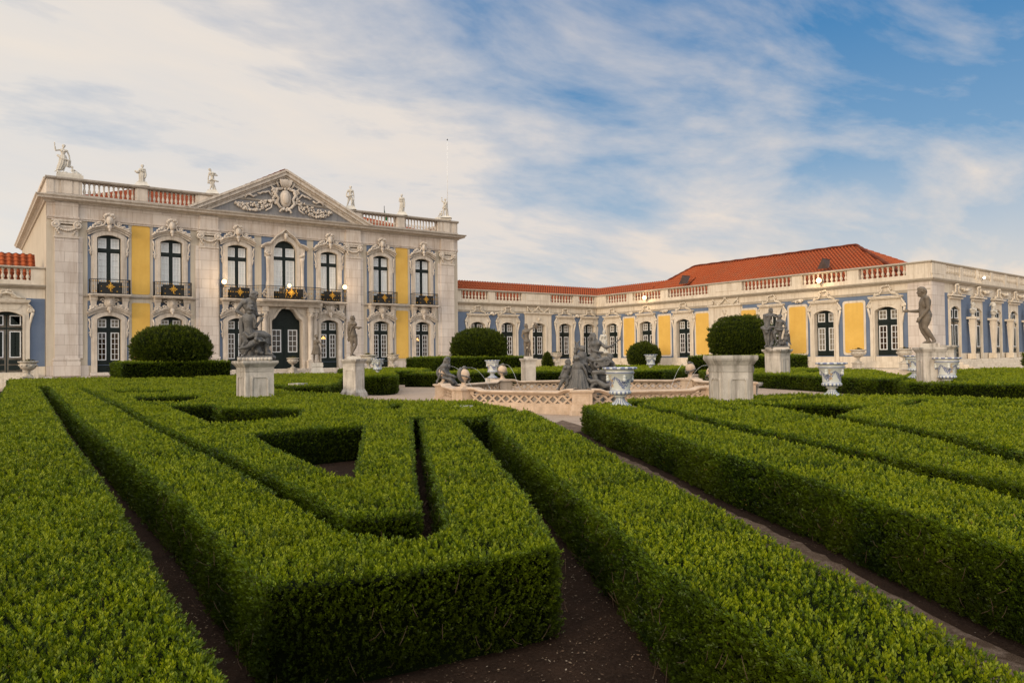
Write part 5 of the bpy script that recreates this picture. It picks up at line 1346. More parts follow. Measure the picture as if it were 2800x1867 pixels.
t = statue('garden_statue', (18.6, 47.3, 0.55), 'small brown helmeted warrior in a tunic on a flared white plinth by the portal', 'statue')
b = MB(); b.tbox((0, 0), .43, .34, 0, .42); b.tbox((0, 0), .38, .37, .421, .52); b.tbox((0, 0), .36, .36, .521, .66); b.build('plinth', 'marble', t)
P = off(mapper(245, 1168, 321), V3((0, 0, .66))); f = MB()
head(f, P(238, 640), (0.95, -.3, 0), 1.0, 'helmet'); torso(f, P(235, 680), P(230, 740), P(230, 800), P(235, 840), P(186, 705), P(272, 708), (0.7, -.7, 0)); arm(f, P(272, 708, -.05), P(322, 772, -.1), P(385, 825, -.12)); arm(f, P(186, 705), P(175, 790), P(215, 850, -.12)); leg(f, P(205, 860), P(185, 1015), P(178, 1140), P(195, 1165, -.12)); leg(f, P(270, 860), P(292, 1015), P(295, 1135), P(345, 1162, -.08)); sculpt('figure', f, 'bronze', t, .018)
f = MB(); skirt(f, [P(232, 800), P(232, 850), P(225, 930), P(220, 995)], [.16, .21, .25, .30], 12, .12); sculpt('tunic', f, 'bronze', t, .016)

pedestal('statue_pedestal', (21.8, 28.66, 0.1), .56, 1.28, 'slim white pedestal beyond the fountain under the brown archer', rot=face_cam(21.8, 28.7)+0.3)
t = statue('garden_statue', (21.8, 28.66, 1.38), 'grey brown nude man stretching one arm out with a horn, beyond the fountain', 'statue')
b = MB(); b.box(-.22, .22, -.2, .2, 0, .10); b.build('base', 'pedestal', t)
P = off(mapper(1210, 712, 223), V3((0, 0, .10))); f = MB()
head(f, P(1191, 388), (0.9, -.4, .1), 1.0, 'curls'); torso(f, P(1191, 415), P(1192, 460), P(1195, 510), P(1198, 550), P(1160, 440), P(1222, 430)); arm(f, P(1160, 440), P(1146, 495), P(1172, 545, -.1)); arm(f, P(1222, 430), P(1262, 408), P(1300, 396)); leg(f, P(1182, 560), P(1178, 630), P(1178, 700), P(1172, 714, -.12)); leg(f, P(1216, 560), P(1220, 632), P(1238, 698), P(1252, 713, -.08)); f.tube([P(1278, 350), P(1300, 378), P(1306, 400), P(1298, 425)], [.05, .09, .07, .03], 8); cloth(f, [P(1165, 440, -.1), P(1190, 455, -.14), P(1225, 440, -.1)], .04, 3, .03, 2); cloth(f, [P(1182, 552, -.12), P(1198, 560, -.14), P(1215, 552, -.12)], .03, 3, .02, 2)
f.limb(P(1200, 712, .12), P(1202, 640, .12), .1, .07); sculpt('figure', f, 'bronze', t, .018)

pedestal('statue_pedestal', (31.6, 33.9, 0.1), .70, 1.55, 'white pedestal half hidden behind the fountain group, under a pale armoured figure')
t = statue('garden_statue', (31.6, 33.9, 1.65), 'white marble figure with olive stained helmet, half hidden behind the fountain group', 'statue')
P = off(mapper(1225, 560, 328), V3((0, 0, .02))); f = MB()
head(f, P(1240, 170), (.3, -1, 0), 1.0, 'helmet'); torso(f, P(1238, 205), P(1225, 255), P(1222, 320), P(1225, 350), P(1180, 225), P(1275, 230), fem=True); arm(f, P(1180, 225), P(1150, 300), P(1195, 330, -.12)); arm(f, P(1275, 230), P(1290, 310), P(1250, 340, -.12)); sculpt('figure', f, 'marble', t, .018)
f = MB(); skirt(f, [P(1222, 310), P(1225, 370), P(1215, 460), P(1205, 560)], [.17, .23, .22, .24], 10, .14); cloth(f, [P(1180, 220, -.1), P(1165, 350, -.1), P(1160, 480, -.05)], .06, 4, .05, 3); b = f.box(-.3, .3, -.25, .25, -.02, .06); sculpt('drapery', f, 'marble', t, .016)

pedestal('statue_pedestal', (28.85, 19.83, 0.1), .76, 1.56, 'tall white pedestal behind the right hedge under the dark pair of figures', rot=face_cam(28.85, 19.83)-0.55)
t = statue('statue_group', (28.85, 19.83, 1.66), 'dark grey group of two standing nude figures with a winged child on the right pedestal', 'statue')
b = MB(); b.box(-.5, .5, -.35, .35, 0, .085); b.build('base', 'pedestal', t)
P = off(mapper(790, 1372, 649), V3((0, 0, .085))); f = MB()
head(f, P(640, 325), (0.8, -.5, -.2), 1.05, 'curls'); torso(f, P(600, 400), P(565, 500), P(545, 640), P(520, 800), P(455, 450), P(680, 430), (.4, -.9, 0), 1.05); arm(f, P(455, 450), P(465, 640), P(580, 800, -.12), 1.05); arm(f, P(680, 430), P(760, 495, -.05), P(850, 480, -.05), 1.05); leg(f, P(460, 830), P(470, 1020), P(505, 1290), P(455, 1345, -.1), 1.05); leg(f, P(575, 830), P(555, 1040), P(570, 1300), P(605, 1355, -.1), 1.05); sculpt('standing_man', f, 'lead', t, .016)
f = MB(); head(f, P(875, 510), (-.6, -.7, 0), 1.0, 'curls'); torso(f, P(880, 575), P(885, 670), P(870, 770), P(860, 870), P(800, 630), P(975, 645), (-.2, -1, 0), fem=True); arm(f, P(975, 645), P(1045, 820), P(955, 820, -.12)); arm(f, P(800, 630), P(770, 760), P(740, 850, -.08)); leg(f, P(810, 900), P(705, 980, -.15), P(775, 1215, -.05), P(735, 1290, -.12)); leg(f, P(885, 900), P(870, 1060), P(850, 1300), P(835, 1355, -.1)); f.tube([P(890, 440), P(915, 350), P(945, 240)], [.035, .04, .02], 7); sculpt('second_figure', f, 'lead', t, .016)
f = MB(); cloth(f, [P(370, 800, -.05), P(450, 860, -.16), P(540, 870, -.16), P(600, 800, -.1), P(720, 800, -.05)], .05, 6, .06, 3); cloth(f, [P(420, 760, -.1), P(470, 840, -.15), P(520, 950, -.15)], .05, 4, .05, 4); cloth(f, [P(790, 860, -.15), P(870, 880, -.17), P(960, 860, -.1)], .04, 5, .05, 5); cloth(f, [P(640, 960, -.05), P(720, 880, -.1), P(800, 860, -.1)], .03, 4, .04, 6); cloth(f, [P(600, 800, .1), P(650, 1000, .15), P(660, 1250, .15)], .09, 5, .08, 7); sculpt('drapery', f, 'lead', t, .015, 2)
f = MB(); head(f, P(1050, 935, -.1), (-.5, -.8, 0), .85, 'curls'); torso(f, P(1045, 985, -.1), P(1040, 1030, -.1), P(1035, 1090, -.1), P(1030, 1130, -.1), P(1000, 1010, -.1), P(1080, 1010, -.1), s=.72); arm(f, P(1000, 1010, -.1), P(975, 1080, -.1), P(1000, 1130, -.15), .7); arm(f, P(1080, 1010, -.1), P(1100, 1090, -.1), P(1060, 1120, -.15), .7); leg(f, P(1010, 1150, -.1), P(1010, 1230, -.14), P(1030, 1330, -.1), P(1010, 1355, -.18), .72); leg(f, P(1050, 1150, -.1), P(1100, 1215, -.1), P(1150, 1265, -.08), P(1160, 1300, -.1), .72)
for k in range(6): f.tube([P(1075, 1000+k*26, .0), P(1115, 1000+k*34, .04), P(1140+k*3, 1030+k*42, .05)], [.03, .03, .012], 6)
sculpt('winged_child', f, 'lead', t, .014)
f = MB(); rock(f, -.5, .5, -.34, .34, .08, .14, 26, .06, 8); f.ell(P(650, 1270, -.15), (.09, .09, .08)); f.limb(P(650, 1220, -.15), P(690, 1150, -.15), .03, .02); f.limb(P(660, 1290, -.2), P(610, 1320, -.25), .05, .04); rock(f, .0, .42, -.1, .3, .08, .42, 18, .10, 9); sculpt('rock', f, 'lead', t, .016, 2)

pedestal('statue_pedestal', (24.2, 11.2, 0.05), .62, 1.57, 'panelled white pedestal in the right hedges under the standing nude man seen from the side', rot=face_cam(21.9, 10.2)+0.35)
t = statue('garden_statue', (24.2, 11.2, 1.62), 'grey brown statue of a curly haired nude man in profile holding out a fist', 'statue')
b = MB(); b.box(-.24, .24, -.2, .2, 0, .11); b.build('base', 'pedestal', t)
P = off(mapper(1365, 1060, 381), V3((0, 0, .11))); f = MB()
t.scale = (1.1, 1.1, 1.1)
head(f, P(1297, 505), (-.95, -.3, -.05), 1.22, 'curls'); torso(f, P(1318, 548), P(1325, 625), P(1318, 690), P(1328, 755), P(1342, 578, -.19), P(1330, 578, .19), (-1, 0, 0), 1.28, False, False); f.ell(P(1306, 700, 0), (.075, .11, .15)); f.ell(P(1312, 612, 0), (.10, .16, .10)); f.ell(P(1345, 610, 0), (.11, .17, .13)); f.ell(P(1290, 470, 0), (.10, .10, .07)); f.ell(P(1325, 505, 0), (.07, .09, .09))
arm(f, P(1345, 578, -.2), P(1358, 690, -.22), P(1275, 795, -.18), 1.2); arm(f, P(1325, 580, .19), P(1270, 708, .16), P(1160, 708, .0), 1.1); leg(f, P(1340, 790, -.08), P(1318, 890, -.12), P(1405, 1025, -.04), P(1392, 1052, -.1), 1.25); leg(f, P(1300, 790, .06), P(1290, 890, .02), P(1352, 1030, .0), P(1305, 1057, -.02), 1.25); f.ell(P(1352, 768, -.02), (.085, .11, .10)); sculpt('figure', f, 'bronze', t, .015)
pedestal('statue_pedestal', (31.6, 14.1, 0.1), .78, 1.62, 'plain capped pedestal without a statue just behind the nude man at the right', rot=0.3)
pedestal('statue_pedestal', (13.1, 10.15, 0.1), .67, 1.36, 'broad empty white pedestal with a dark moulded cap in front of the fountain', cap=.15, rot=face_cam(13.1, 10.15)+0.47)

# busts on tapering pillars along the end front
tb = [(5.75, True), (9.55, True), (12.95, False), (16.6, True)]
lbl = ['white marble bust on a tapering pillar nearest the corner of the long wing', 'white marble bust on a tapering pillar second along the end front', None, 'white marble bust on a tapering pillar at the right edge of the picture']
for i, (u, has) in enumerate(tb):
    wx = 48.05+math.cos(th)*u+math.sin(th)*0.32; wy = 22.1+math.sin(th)*u-math.cos(th)*0.32
    t = empty('pillar', (wx, wy, 0.97), th, ['tapering stone pillar nearest the corner of the long wing, carrying a bust', 'tapering stone pillar second along the end front, carrying a bust', 'tapering stone pillar on the end front with no bust on top', 'tapering stone pillar at the right edge carrying a bust'][i], 'pillar', 'pillars along the end front')
    mb = MB(); mb.box(-.3, .3, -.25, .25, 0, .35); mb.tbox((0, 0), .10, .19, .35, 2.35); mb.tbox((0, 0), .21, .21, 2.351, 2.40); mb.tbox((0, 0), .17, .18, 2.401, 2.62); mb.tbox((0, 0), .29, .29, 2.621, 2.76); mb.build('shaft', 'wingstone', t)
    if has:
        t2 = empty('bust', (wx, wy, 3.74), th, lbl[i], 'bust', 'busts along the end front')
        f = MB(); f.lathe([(.14, 0), (.14, .05), (.07, .09), (.07, .16), (.12, .2)], (0, 0, 0), 12); f.ell((0, 0, .38), (.27, .18, .22), 12, 9); f.limb((-.2, 0, .46), (.2, 0, .46), .12, .12); f.limb((0, 0, .5), (0, 0, .70), .08, .075); head(f, (0.02, -.02, .80), (.5, -1, 0), 1.35, 'helmet' if i == 1 else 'curls'); cloth(f, [(-.3, -.1, .5), (0, -.2, .38), (.28, -.1, .52)], .05, 4, .05, 2)
        sculpt('bust_figure', f, 'marble', t2, .02)

# ------------------------------------------------------------------ fountain
FC = (15.70, 17.45); FR = 4.69; GZ = 0.02
fo = empty('fountain', (FC[0], FC[1], GZ), 0, 'octagonal pinkish stone fountain basin with pierced lattice walls, corner piers and spouting globes', 'fountain')
def fv(a, r=FR): return V3((r*math.cos(math.radians(a)), r*math.sin(math.radians(a)), 0))
lat_i = 0
for k in range(8):
    a0, a1 = 45*k+0.5, 45*(k+1)+0.5
    A, B = fv(a1), fv(a0)                # outward face: walk so that outward is local -y
    d = (B-A); L = d.length; ang = math.atan2(d.y, d.x)
    # local frame: x along side, -y outward
    Mx = Matrix.Translation(A) @ Matrix.Rotation(ang, 4, 'Z')
    out = (Mx.to_3x3() @ V3((0, -1, 0)))
    flip = out.dot((A+B)/2) < 0
    if flip: Mx = Matrix.Translation(B) @ Matrix.Rotation(ang+PI, 4, 'Z')
    e = 0.26
    mb = MB()
    mb.box(e-0.12, L-e+0.12, -0.16, 0.20, 0.0, 0.10); mb.box(e-0.1, L-e+0.1, -0.12, 0.16, 0.10, 0.18); mb.box(e-0.1, L-e+0.1, -0.085, 0.13, 0.18, 0.245)
    mb.xf(Mx); mb.build('basin_wall', 'pinkstone', fo)
    mb = MB(); z0, z1 = 0.245, 0.475
    mb.box(e, L-e, -0.05, 0.05, z0, z0+0.02); mb.box(e, L-e, -0.05, 0.05, z1-0.02, z1)
    n = 11; w = (L-2*e)/n; t = 0.026
    for i in range(n):
        x0 = e+i*w; x1 = x0+w
        for (p, q) in (((x0, z0), (x1, z1)), ((x1, z0), (x0, z1))):
            dx, dz = q[0]-p[0], q[1]-p[1]; l = math.hypot(dx, dz); nx, nz = -dz/l*t, dx/l*t
            y = -0.045 if p[0] == x0 else -0.042
            mb.prism([(p[0]+nx, p[1]+nz), (p[0]-nx, p[1]-nz), (q[0]-nx, q[1]-nz), (q[0]+nx, q[1]+nz)], y, -y)
    mb.xf(Mx); mb.build('lattice_panel', 'pinkstone', fo)
    # coping that swells up beside the piers
    mb = MB()
    prof = [(0.09, 0.475), (-0.09, 0.475), (-0.13, 0.51), (-0.17, 0.53), (-0.17, 0.56), (-0.14, 0.575), (0.14, 0.575), (0.17, 0.55), (0.16, 0.52)]
    xs = [e-0.08, e+0.1, e+0.18, e+0.26, e+0.34, e+0.42, L-e-0.42, L-e-0.34, L-e-0.26, L-e-0.18, L-e-0.1, L-e+0.08]
    up_ = [0.07, 0.07, 0.062, 0.035, 0.008, 0, 0, 0.008, 0.035, 0.062, 0.07, 0.07]
    m_ = len(prof); v = []; fs = []
    for x, u in zip(xs, up_): v += [(x, y, z+u) for y, z in prof]
    for i in range(len(xs)-1):
        for j in range(m_):
            j2 = (j+1) % m_; fs.append((i*m_+j, i*m_+j2, (i+1)*m_+j2, (i+1)*m_+j))
    mb.add(v, fs)
    for s0 in (e-0.02, L-e+0.02):       # cheek under the swelling
        mb.box(s0-0.12, s0+0.12, -0.055, 0.055, 0.46, 0.53)
    mb.xf(Mx); mb.build('coping', 'pinkstone', fo)
pier_mesh = None
for k in range(8):
    a = 45*k+0.5; p = fv(a); rz = math.radians(a)+PI/2
    mb = MB(); w = 0.25
    mb.box(-w*1.25, w*1.25, -0.30, 0.26, 0, 0.12); mb.box(-w*1.12, w*1.12, -0.26, 0.24, 0.12, 0.235); mb.box(-w, w, -0.22, 0.2, 0.235, 0.545)
    mb.box(-w*1.08, w*1.08, -0.245, 0.22, 0.545, 0.575); mb.box(-w*1.2, w*1.2, -0.28, 0.25, 0.575, 0.62)
    fr = [(-w*0.7, 0.27), (w*0.7, 0.27), (w*0.7, 0.51), (-w*0.7, 0.51)]; inn = [(-w*0.6, 0.29), (w*0.6, 0.29), (w*0.6, 0.49), (-w*0.6, 0.49)]
    mb.holed(fr, [inn], -0.232, -0.219)
    if pier_mesh is None: o = mb.build('pier', 'pinkstone', fo, p, rz); pier_mesh = o.data
    else:
        o = bpy.data.objects.new('pier', pier_mesh); COL.objects.link(o); o.parent = fo; o.location = p; o.rotation_euler = (0, 0, rz)
    if k in (5,): continue
    mb = MB(); mb.tbox((0, 0), 0.16, 0.14, 0.62, 0.66); mb.lathe([(0.13, 0.66), (0.10, 0.68), (0.065, 0.73), (0.06, 0.80), (0.10, 0.83), (0.05, 0.84)], seg=14); mb.ell((0, 0, 0.985), 0.165, 20, 14)
    g = mb.build('globe', 'pinkstone', fo, p, rz)
    # dolphin coiled over the globe, mouth towards the water
    inward = 1
    path = []
    for i in range(13):
        t = i/12; an = PI*1.12-PI*1.32*t*0.75
        path.append((0.06*math.sin(t*3), 0.185*math.cos(an+PI/2+0.9)*1.0, 0.985+0.19*math.sin(an+PI/2+0.9)))
    path = []
    for i in range(15):
        t = i/14; an = math.radians(-55-190*t)          # from under the front, round the outer side, to the top
        path.append((0.05*math.sin(t*PI), 0.178*math.cos(an), 0.985+0.178*math.sin(an)))
    R = [0.012+0.045*math.sin(min(1, 0.12+t/14)*PI*0.62) for t in range(15)]
    mb = MB(); mb.tube(path, R, 9)
    mb.ell((0, 0.02, 1.175), (0.05, 0.075, 0.045), 9, 7); mb.ell((0, 0.10, 1.17), (0.03, 0.05, 0.025), 8, 6); mb.ell((0.03, 0.03, 1.21), 0.018, 6, 5); mb.ell((-0.03, 0.03, 1.21), 0.018, 6, 5)
    for s in (-1, 1): mb.tube([(0, path[0][1], path[0][2]), (s*0.06, path[0][1]+0.05, path[0][2]-0.03), (s*0.10, path[0][1]+0.07, path[0][2]+0.02)], [0.02, 0.022, 0.006], 6)
    ring = [(0.172*math.cos(i*PI/12), 0.02, 0.93+0.0*i+0.172*0) for i in range(1)]
    mb.tube([(0.17*math.cos(2*PI*i/24), 0.17*math.sin(2*PI*i/24), 0.93-0.05*math.sin(2*PI*i/24)) for i in range(25)], 0.02, 6)
    mb.build('dolphin', 'lead', g)
    mb = MB(); mb.tube([(0, 0.14+0.9*t, 1.17+0.10*math.sin(min(1, t*2.2)*PI/2)*0.5-0.95*t*t) for t in [i/14 for i in range(15)]], [0.004+0.003*i/14 for i in range(15)], 6)
    mb.build('water_jet', 'jet', g)
mb = MB(); mb.prismz([tuple((fv(45*k+0.5, FR-0.12)).xy) for k in range(8)], 0.05, 0.16); mb.build('water', 'water', fo)

# central group
t = statue('fountain_group', (FC[0], FC[1], 0.30), 'dark lead group of a bearded man with a trident above nymphs in the fountain', 'statue')
P = mapper(950, 1433, 639)
f = MB(); head(f, P(1008, 305), (.6, -.75, .1), 1.1, 'beard'); torso(f, P(1015, 385), P(1048, 470), P(1048, 590), P(1045, 690), P(955, 435), P(1130, 415), (.3, -.9, 0), 1.12); arm(f, P(955, 435), P(1000, 575, -.08), P(1125, 605, -.15), 1.1); arm(f, P(1130, 415), P(1255, 520, -.08), P(1330, 500, -.1), 1.1); leg(f, P(1000, 720), P(960, 820, -.28), P(1040, 980, -.2), P(1070, 1010, -.3), 1.1); leg(f, P(1090, 720), P(1170, 800, -.28), P(1140, 960, -.2), P(1160, 1000, -.3), 1.1); sculpt('bearded_man', f, 'lead', t, .015)
f = MB(); f.tube([P(1255, 560, -.1), P(1420, 450, -.11), P(1540, 355, -.12)], .018, 8); f.tube([P(1540, 355, -.12), P(1590, 300, -.12)], [.016, .006], 6)
for s in (-1, 1): f.tube([P(1530, 362, -.12), P(1545+s*16-10*s, 345+s*30, -.12), P(1590+s*5, 330+s*60, -.12)], [.014, .016, .005], 6)
f.build('trident', 'lead', t)
f = MB(); head(f, P(690, 745, -.5), (-.3, .9, 0), 1.05, 'bun'); f.limb(P(660, 720, -.5), P(735, 790, -.5), .08, .05); torso(f, P(700, 815, -.5), P(700, 880, -.48), P(705, 970, -.48), P(705, 1020, -.48), P(625, 870, -.5), P(790, 865, -.5), (0, 1, 0), 1.05, True); arm(f, P(790, 865, -.5), P(850, 960, -.5), P(885, 1085, -.45)); arm(f, P(625, 870, -.5), P(570, 960, -.5), P(560, 1060, -.45)); sculpt('nymph', f, 'lead', t, .015)
f = MB(); skirt(f, [P(708, 940, -.48), P(710, 1000, -.48), P(715, 1100, -.48), P(715, 1200, -.48), P(715, 1320, -.48)], [.15, .19, .23, .28, .34], 15, .13, .8); cloth(f, [P(620, 860, -.52), P(600, 980, -.5), P(560, 1150, -.46), P(540, 1300, -.45)], .05, 5, .05, 3); sculpt('nymph_dress', f, 'lead', t, .015, 2)
f = MB(); head(f, P(520, 810, -.55), (.7, -.5, 0), .95, 'curls'); torso(f, P(515, 870, -.54), P(500, 920, -.52), P(475, 1010, -.5), P(450, 1075, -.5), P(445, 905, -.54), P(565, 900, -.5), s=.85); arm(f, P(445, 905, -.54), P(400, 1010, -.55), P(360, 1085, -.5), .85); arm(f, P(565, 900, -.5), P(610, 980, -.5), P(570, 1060, -.55), .85); leg(f, P(440, 1100, -.5), P(380, 1200, -.52), P(325, 1310, -.5), P(300, 1325, -.55), .9); leg(f, P(480, 1100, -.48), P(500, 1210, -.52), P(440, 1300, -.46), P(420, 1320, -.5), .9); sculpt('left_child', f, 'lead', t, .014)
f = MB(); head(f, P(795, 550, -.2), (.4, .8, .2), 1.0, 'curls'); torso(f, P(790, 610, -.2), P(785, 680, -.2), P(785, 760, -.2), P(800, 820, -.2), P(730, 640, -.22), P(850, 650, -.2), (0, 1, 0), .95); arm(f, P(850, 650, -.2), P(860, 740, -.22), P(830, 830, -.25), .95); arm(f, P(730, 640, -.22), P(690, 720, -.22), P(650, 760, -.2), .95); leg(f, P(790, 840, -.2), P(880, 850, -.35), P(900, 980, -.3), P(940, 1000, -.35), .95); leg(f, P(760, 840, -.2), P(800, 900, -.35), P(830, 1040, -.3), P(860, 1060, -.35), .95); sculpt('upper_child', f, 'lead', t, .014)
f = MB(); f.tube([P(630, 760, -.1), P(660, 640, -.1), P(680, 520, -.1), P(690, 440, -.1)], [.05, .055, .05, .035], 8); f.tube([P(690, 460, -.1), P(655, 400, -.1), P(650, 375, -.12)], [.035, .03, .015], 7); f.tube([P(690, 450, -.1), P(735, 395, -.1), P(745, 370, -.12)], [.035, .03, .015], 7); lumps(f, P(640, 700)[0], P(640, 700)[2], P(700, 500)[0], P(700, 480)[2], 16, .05, -.12, 5, .05); sculpt('coral_branch', f, 'lead', t, .013)
f = MB(); head(f, P(1335, 720, -.25), (.3, -1, 0), 1.0, 'curls'); torso(f, P(1330, 785, -.22), P(1310, 840, -.2), P(1290, 920, -.15), P(1280, 990, -.1), P(1260, 820, -.22), P(1390, 830, -.2), s=.95); arm(f, P(1260, 820, -.22), P(1190, 760, -.25), P(1130, 720, -.25), .9); arm(f, P(1390, 830, -.2), P(1430, 900, -.2), P(1380, 960, -.25), .9); f.limb(P(1270, 980, -.1), P(1240, 1150, -.1), .13, .16); sculpt('triton', f, 'lead', t, .015)
f = MB(); rock(f, -.75, .75, -.55, .55, -.2, .25, 50, .13, 11); rock(f, -.45, .62, -.35, .4, .0, 1.05, 70, .15, 12)
f.tube([P(880, 1120, -.45), P(960, 1180, -.5), P(1060, 1160, -.52), P(1150, 1220, -.54), P(1230, 1270, -.54), P(1320, 1250, -.52), P(1400, 1190, -.5)], [.05, .07, .08, .085, .09, .085, .05], 10)
f.tube([P(930, 1330, -.5), P(1000, 1240, -.5), P(1060, 1180, -.5)], [.05, .06, .05], 8)
for s in range(3): f.tube(spiral(P(1090+s*90, 0)[0], P(0, 860-s*20)[2], .13, 1.2, (-1)**s, -.38), [.05]*17, 7)
sculpt('rock_and_sea_creatures', f, 'lead', t, .018, 2)
f = MB(); cloth(f, [P(930, 740, -.2), P(1000, 780, -.35), P(1150, 770, -.38), P(1290, 720, -.3)], .05, 6, .07, 3); cloth(f, [P(1000, 1010, -.45), P(1150, 1000, -.5), P(1320, 1030, -.45), P(1370, 1180, -.4)], .06, 8, .09, 5); cloth(f, [P(1000, 1000, -.4), P(1040, 1120, -.5), P(1030, 1250, -.5)], .06, 6, .08, 6); sculpt('drapery', f, 'lead', t, .016, 2)
# figure sitting on the rim at the left
gx = FC[0]+FR*math.cos(math.radians(137)); gy = FC[1]+FR*math.sin(math.radians(137))
t = statue('rim_statue', (gx+0.15, gy, 0.72), 'grey lead figure with long hair slumped on the left rim of the fountain', 'statue')
P = mapper(470, 1190, 826)
f = MB(); head(f, P(490, 655), (.7, -.6, -.35), 1.1, 'beard'); torso(f, P(475, 730), P(430, 830), P(440, 930), P(480, 1040), P(345, 800, -.06), P(520, 800, .08), (.6, -.7, 0), 1.0); arm(f, P(345, 800, -.06), P(315, 980, -.05), P(235, 1165, -.05)); arm(f, P(400, 900, -.15), P(480, 1010, -.2), P(640, 1060, -.2)); leg(f, P(500, 1060), P(640, 1060, -.1), P(640, 1230, -.1), P(700, 1270, -.14)); leg(f, P(450, 1080), P(560, 1120, -.18), P(560, 1270, -.15), P(600, 1300, -.2)); sculpt('figure', f, 'lead', t, .014)
f = MB(); cloth(f, [P(380, 1080, -.1), P(480, 1110, -.18), P(600, 1140, -.2), P(680, 1240, -.16)], .05, 7, .07, 2); cloth(f, [P(330, 800, .02), P(350, 950, .04), P(370, 1120, .04)], .05, 5, .05, 4); rock(f, -.15, .25, -.1, .25, -.1, .1, 12, .09, 3); sculpt('drapery', f, 'lead', t, .014, 2)

# ------------------------------------------------------------------ vases and urns
FPROF = [(0.215, 0.0), (0.215, 0.03), (0.19, 0.04), (0.165, 0.055), (0.11, 0.09), (0.085, 0.13), (0.08, 0.165), (0.125, 0.168), (0.125, 0.186), (0.08, 0.19)]
BPROF = [(0.08, 0.19), (0.11, 0.2), (0.2, 0.212), (0.225, 0.235), (0.21, 0.265), (0.195, 0.275), (0.195, 0.30), (0.20, 0.38), (0.215, 0.45), (0.245, 0.52), (0.275, 0.56), (0.285, 0.57), (0.285, 0.583), (0.27, 0.59), (0.278, 0.625), (0.33, 0.635), (0.345, 0.65), (0.33, 0.668), (0.27, 0.668), (0.24, 0.62), (0.2, 0.5)]
def make_vase():
    t = bpy.data.objects.new('painted_vase', None); COL.objects.link(t)
    mb = MB(); mb.lathe(FPROF, seg=32, flute=16, fa=0.03); mb.build('foot', 'faience', t)
    mb = MB(); mb.lathe(BPROF, seg=40, cap=False); mb.add([(0.2*math.cos(a), 0.2*math.sin(a), 0.5) for a in [2*PI*i/20 for i in range(20)]], [list(range(20))]); mb.build('bowl', 'faience', t)
    mb = MB()
    for s in (0, 1, 2, 3):
        a = s*PI/2+0.75; mb.ell((0.245*math.cos(a), 0.245*math.sin(a), 0.46), (0.04, 0.04, 0.055), 8, 6); mb.ell((0.25*math.cos(a), 0.25*math.sin(a), 0.51), (0.035, 0.035, 0.03), 8, 6)
    mb.build('mask', 'faience', t)
    mb = MB(); mb.box(-0.24, 0.24, -0.24, 0.24, -0.42, -0.001); mb.build('base', 'pedestal', t)
    return t
VG = 'blue and white vases in the hedges'
vases = [((10.32, 10.62, 0.49), 1.15, 0.4, 'largest blue and white painted vase, with ochre stains, in front of the fountain wall'),
 ((15.82, 9.48, 0.50), 1.15, 0.9, 'blue and white vase with blue garlands on the hedge right of the empty pedestal'),
 ((24.15, 10.7, 0.38), 1.38, 1.4, 'blue and white vase close beside the pedestal of the nude man in profile'),
 ((27.35, 13.21, 0.55), 1.2, 0.2, 'blue and white vase half hidden behind the pedestal of the nude man in profile'),
 ((15.6, 32.2, 0.70), 1.12, 2.0, 'small blue and white vase in front of two stone urns near the palace doors'),
 ((18.7, 27.2, 0.55), 1.17, 0.6, 'small blue and white vase behind the left end of the fountain'),
 ((32.12, 30.49, 0.60), 1.34, 2.6, 'small blue and white vase in front of the round bush and stone urn')]
v0 = make_vase()
for i, (loc, sc, rz, lb) in enumerate(vases):
    v = v0 if i == 0 else copy_tree(v0)
    v.location = loc; v.scale = (sc*0.87, sc*0.87, sc); v.rotation_euler = (0, 0, rz); tag(v, lb, 'vase', VG)

UPROF = [(0.10, 0.0), (0.21, 0.0), (0.21, 0.05), (0.17, 0.07), (0.10, 0.11), (0.08, 0.2), (0.09, 0.26), (0.13, 0.28), (0.10, 0.30), (0.22, 0.34), (0.32, 0.41), (0.385, 0.5), (0.40, 0.60), (0.385, 0.68), (0.37, 0.70), (0.45, 0.73), (0.485, 0.77), (0.485, 0.80), (0.44, 0.81), (0.36, 0.78), (0.34, 0.7)]
def make_urn():
    t = bpy.data.objects.new('garden_urn', None); COL.objects.link(t)
    mb = MB(); mb.box(-0.25, 0.25, -0.25, 0.25, 0, 0.30); mb.box(-0.29, 0.29, -0.29, 0.29, 0.301, 0.36); mb.build('plinth', 'urnstone', t)
    mb = MB(); mb.lathe(UPROF, (0, 0, 0.36), 28); 
    for k in range(10):
        a = 2*PI*k/10; mb.ell((0.40*math.cos(a), 0.40*math.sin(a), 0.93+0.03*(k % 2)), (0.07, 0.07, 0.05), 7, 5)
    mb.build('bowl', 'urnstone', t)
    mb = MB(); rr = random.Random(4); mb.ell((0, 0, 1.10), (0.34, 0.34, 0.10), 14, 6)
    for k in range(60):
        a = rr.uniform(0, 2*PI); r = rr.uniform(0, 0.33); z = 1.15+rr.uniform(0, 0.10)*(1-r)-0.2*r*r
        q = rr.uniform(0.03, 0.06); b = rr.uniform(0, PI)
        mb.add([(r*math.cos(a)+q*math.cos(b), r*math.sin(a)+q*math.sin(b), z), (r*math.cos(a)-q*math.sin(b)*.5, r*math.sin(a)+q*math.cos(b)*.5, z+.04), (r*math.cos(a)-q*math.cos(b), r*math.sin(a)-q*math.sin(b), z+.02), (r*math.cos(a)+q*math.sin(b)*.5, r*math.sin(a)-q*math.cos(b)*.5, z+.06)], [(0, 1, 2, 3)])
    mb.build('bedding_plants', 'bloom', t)
    return t
UGp = 'stone urns set out before the palace doors'
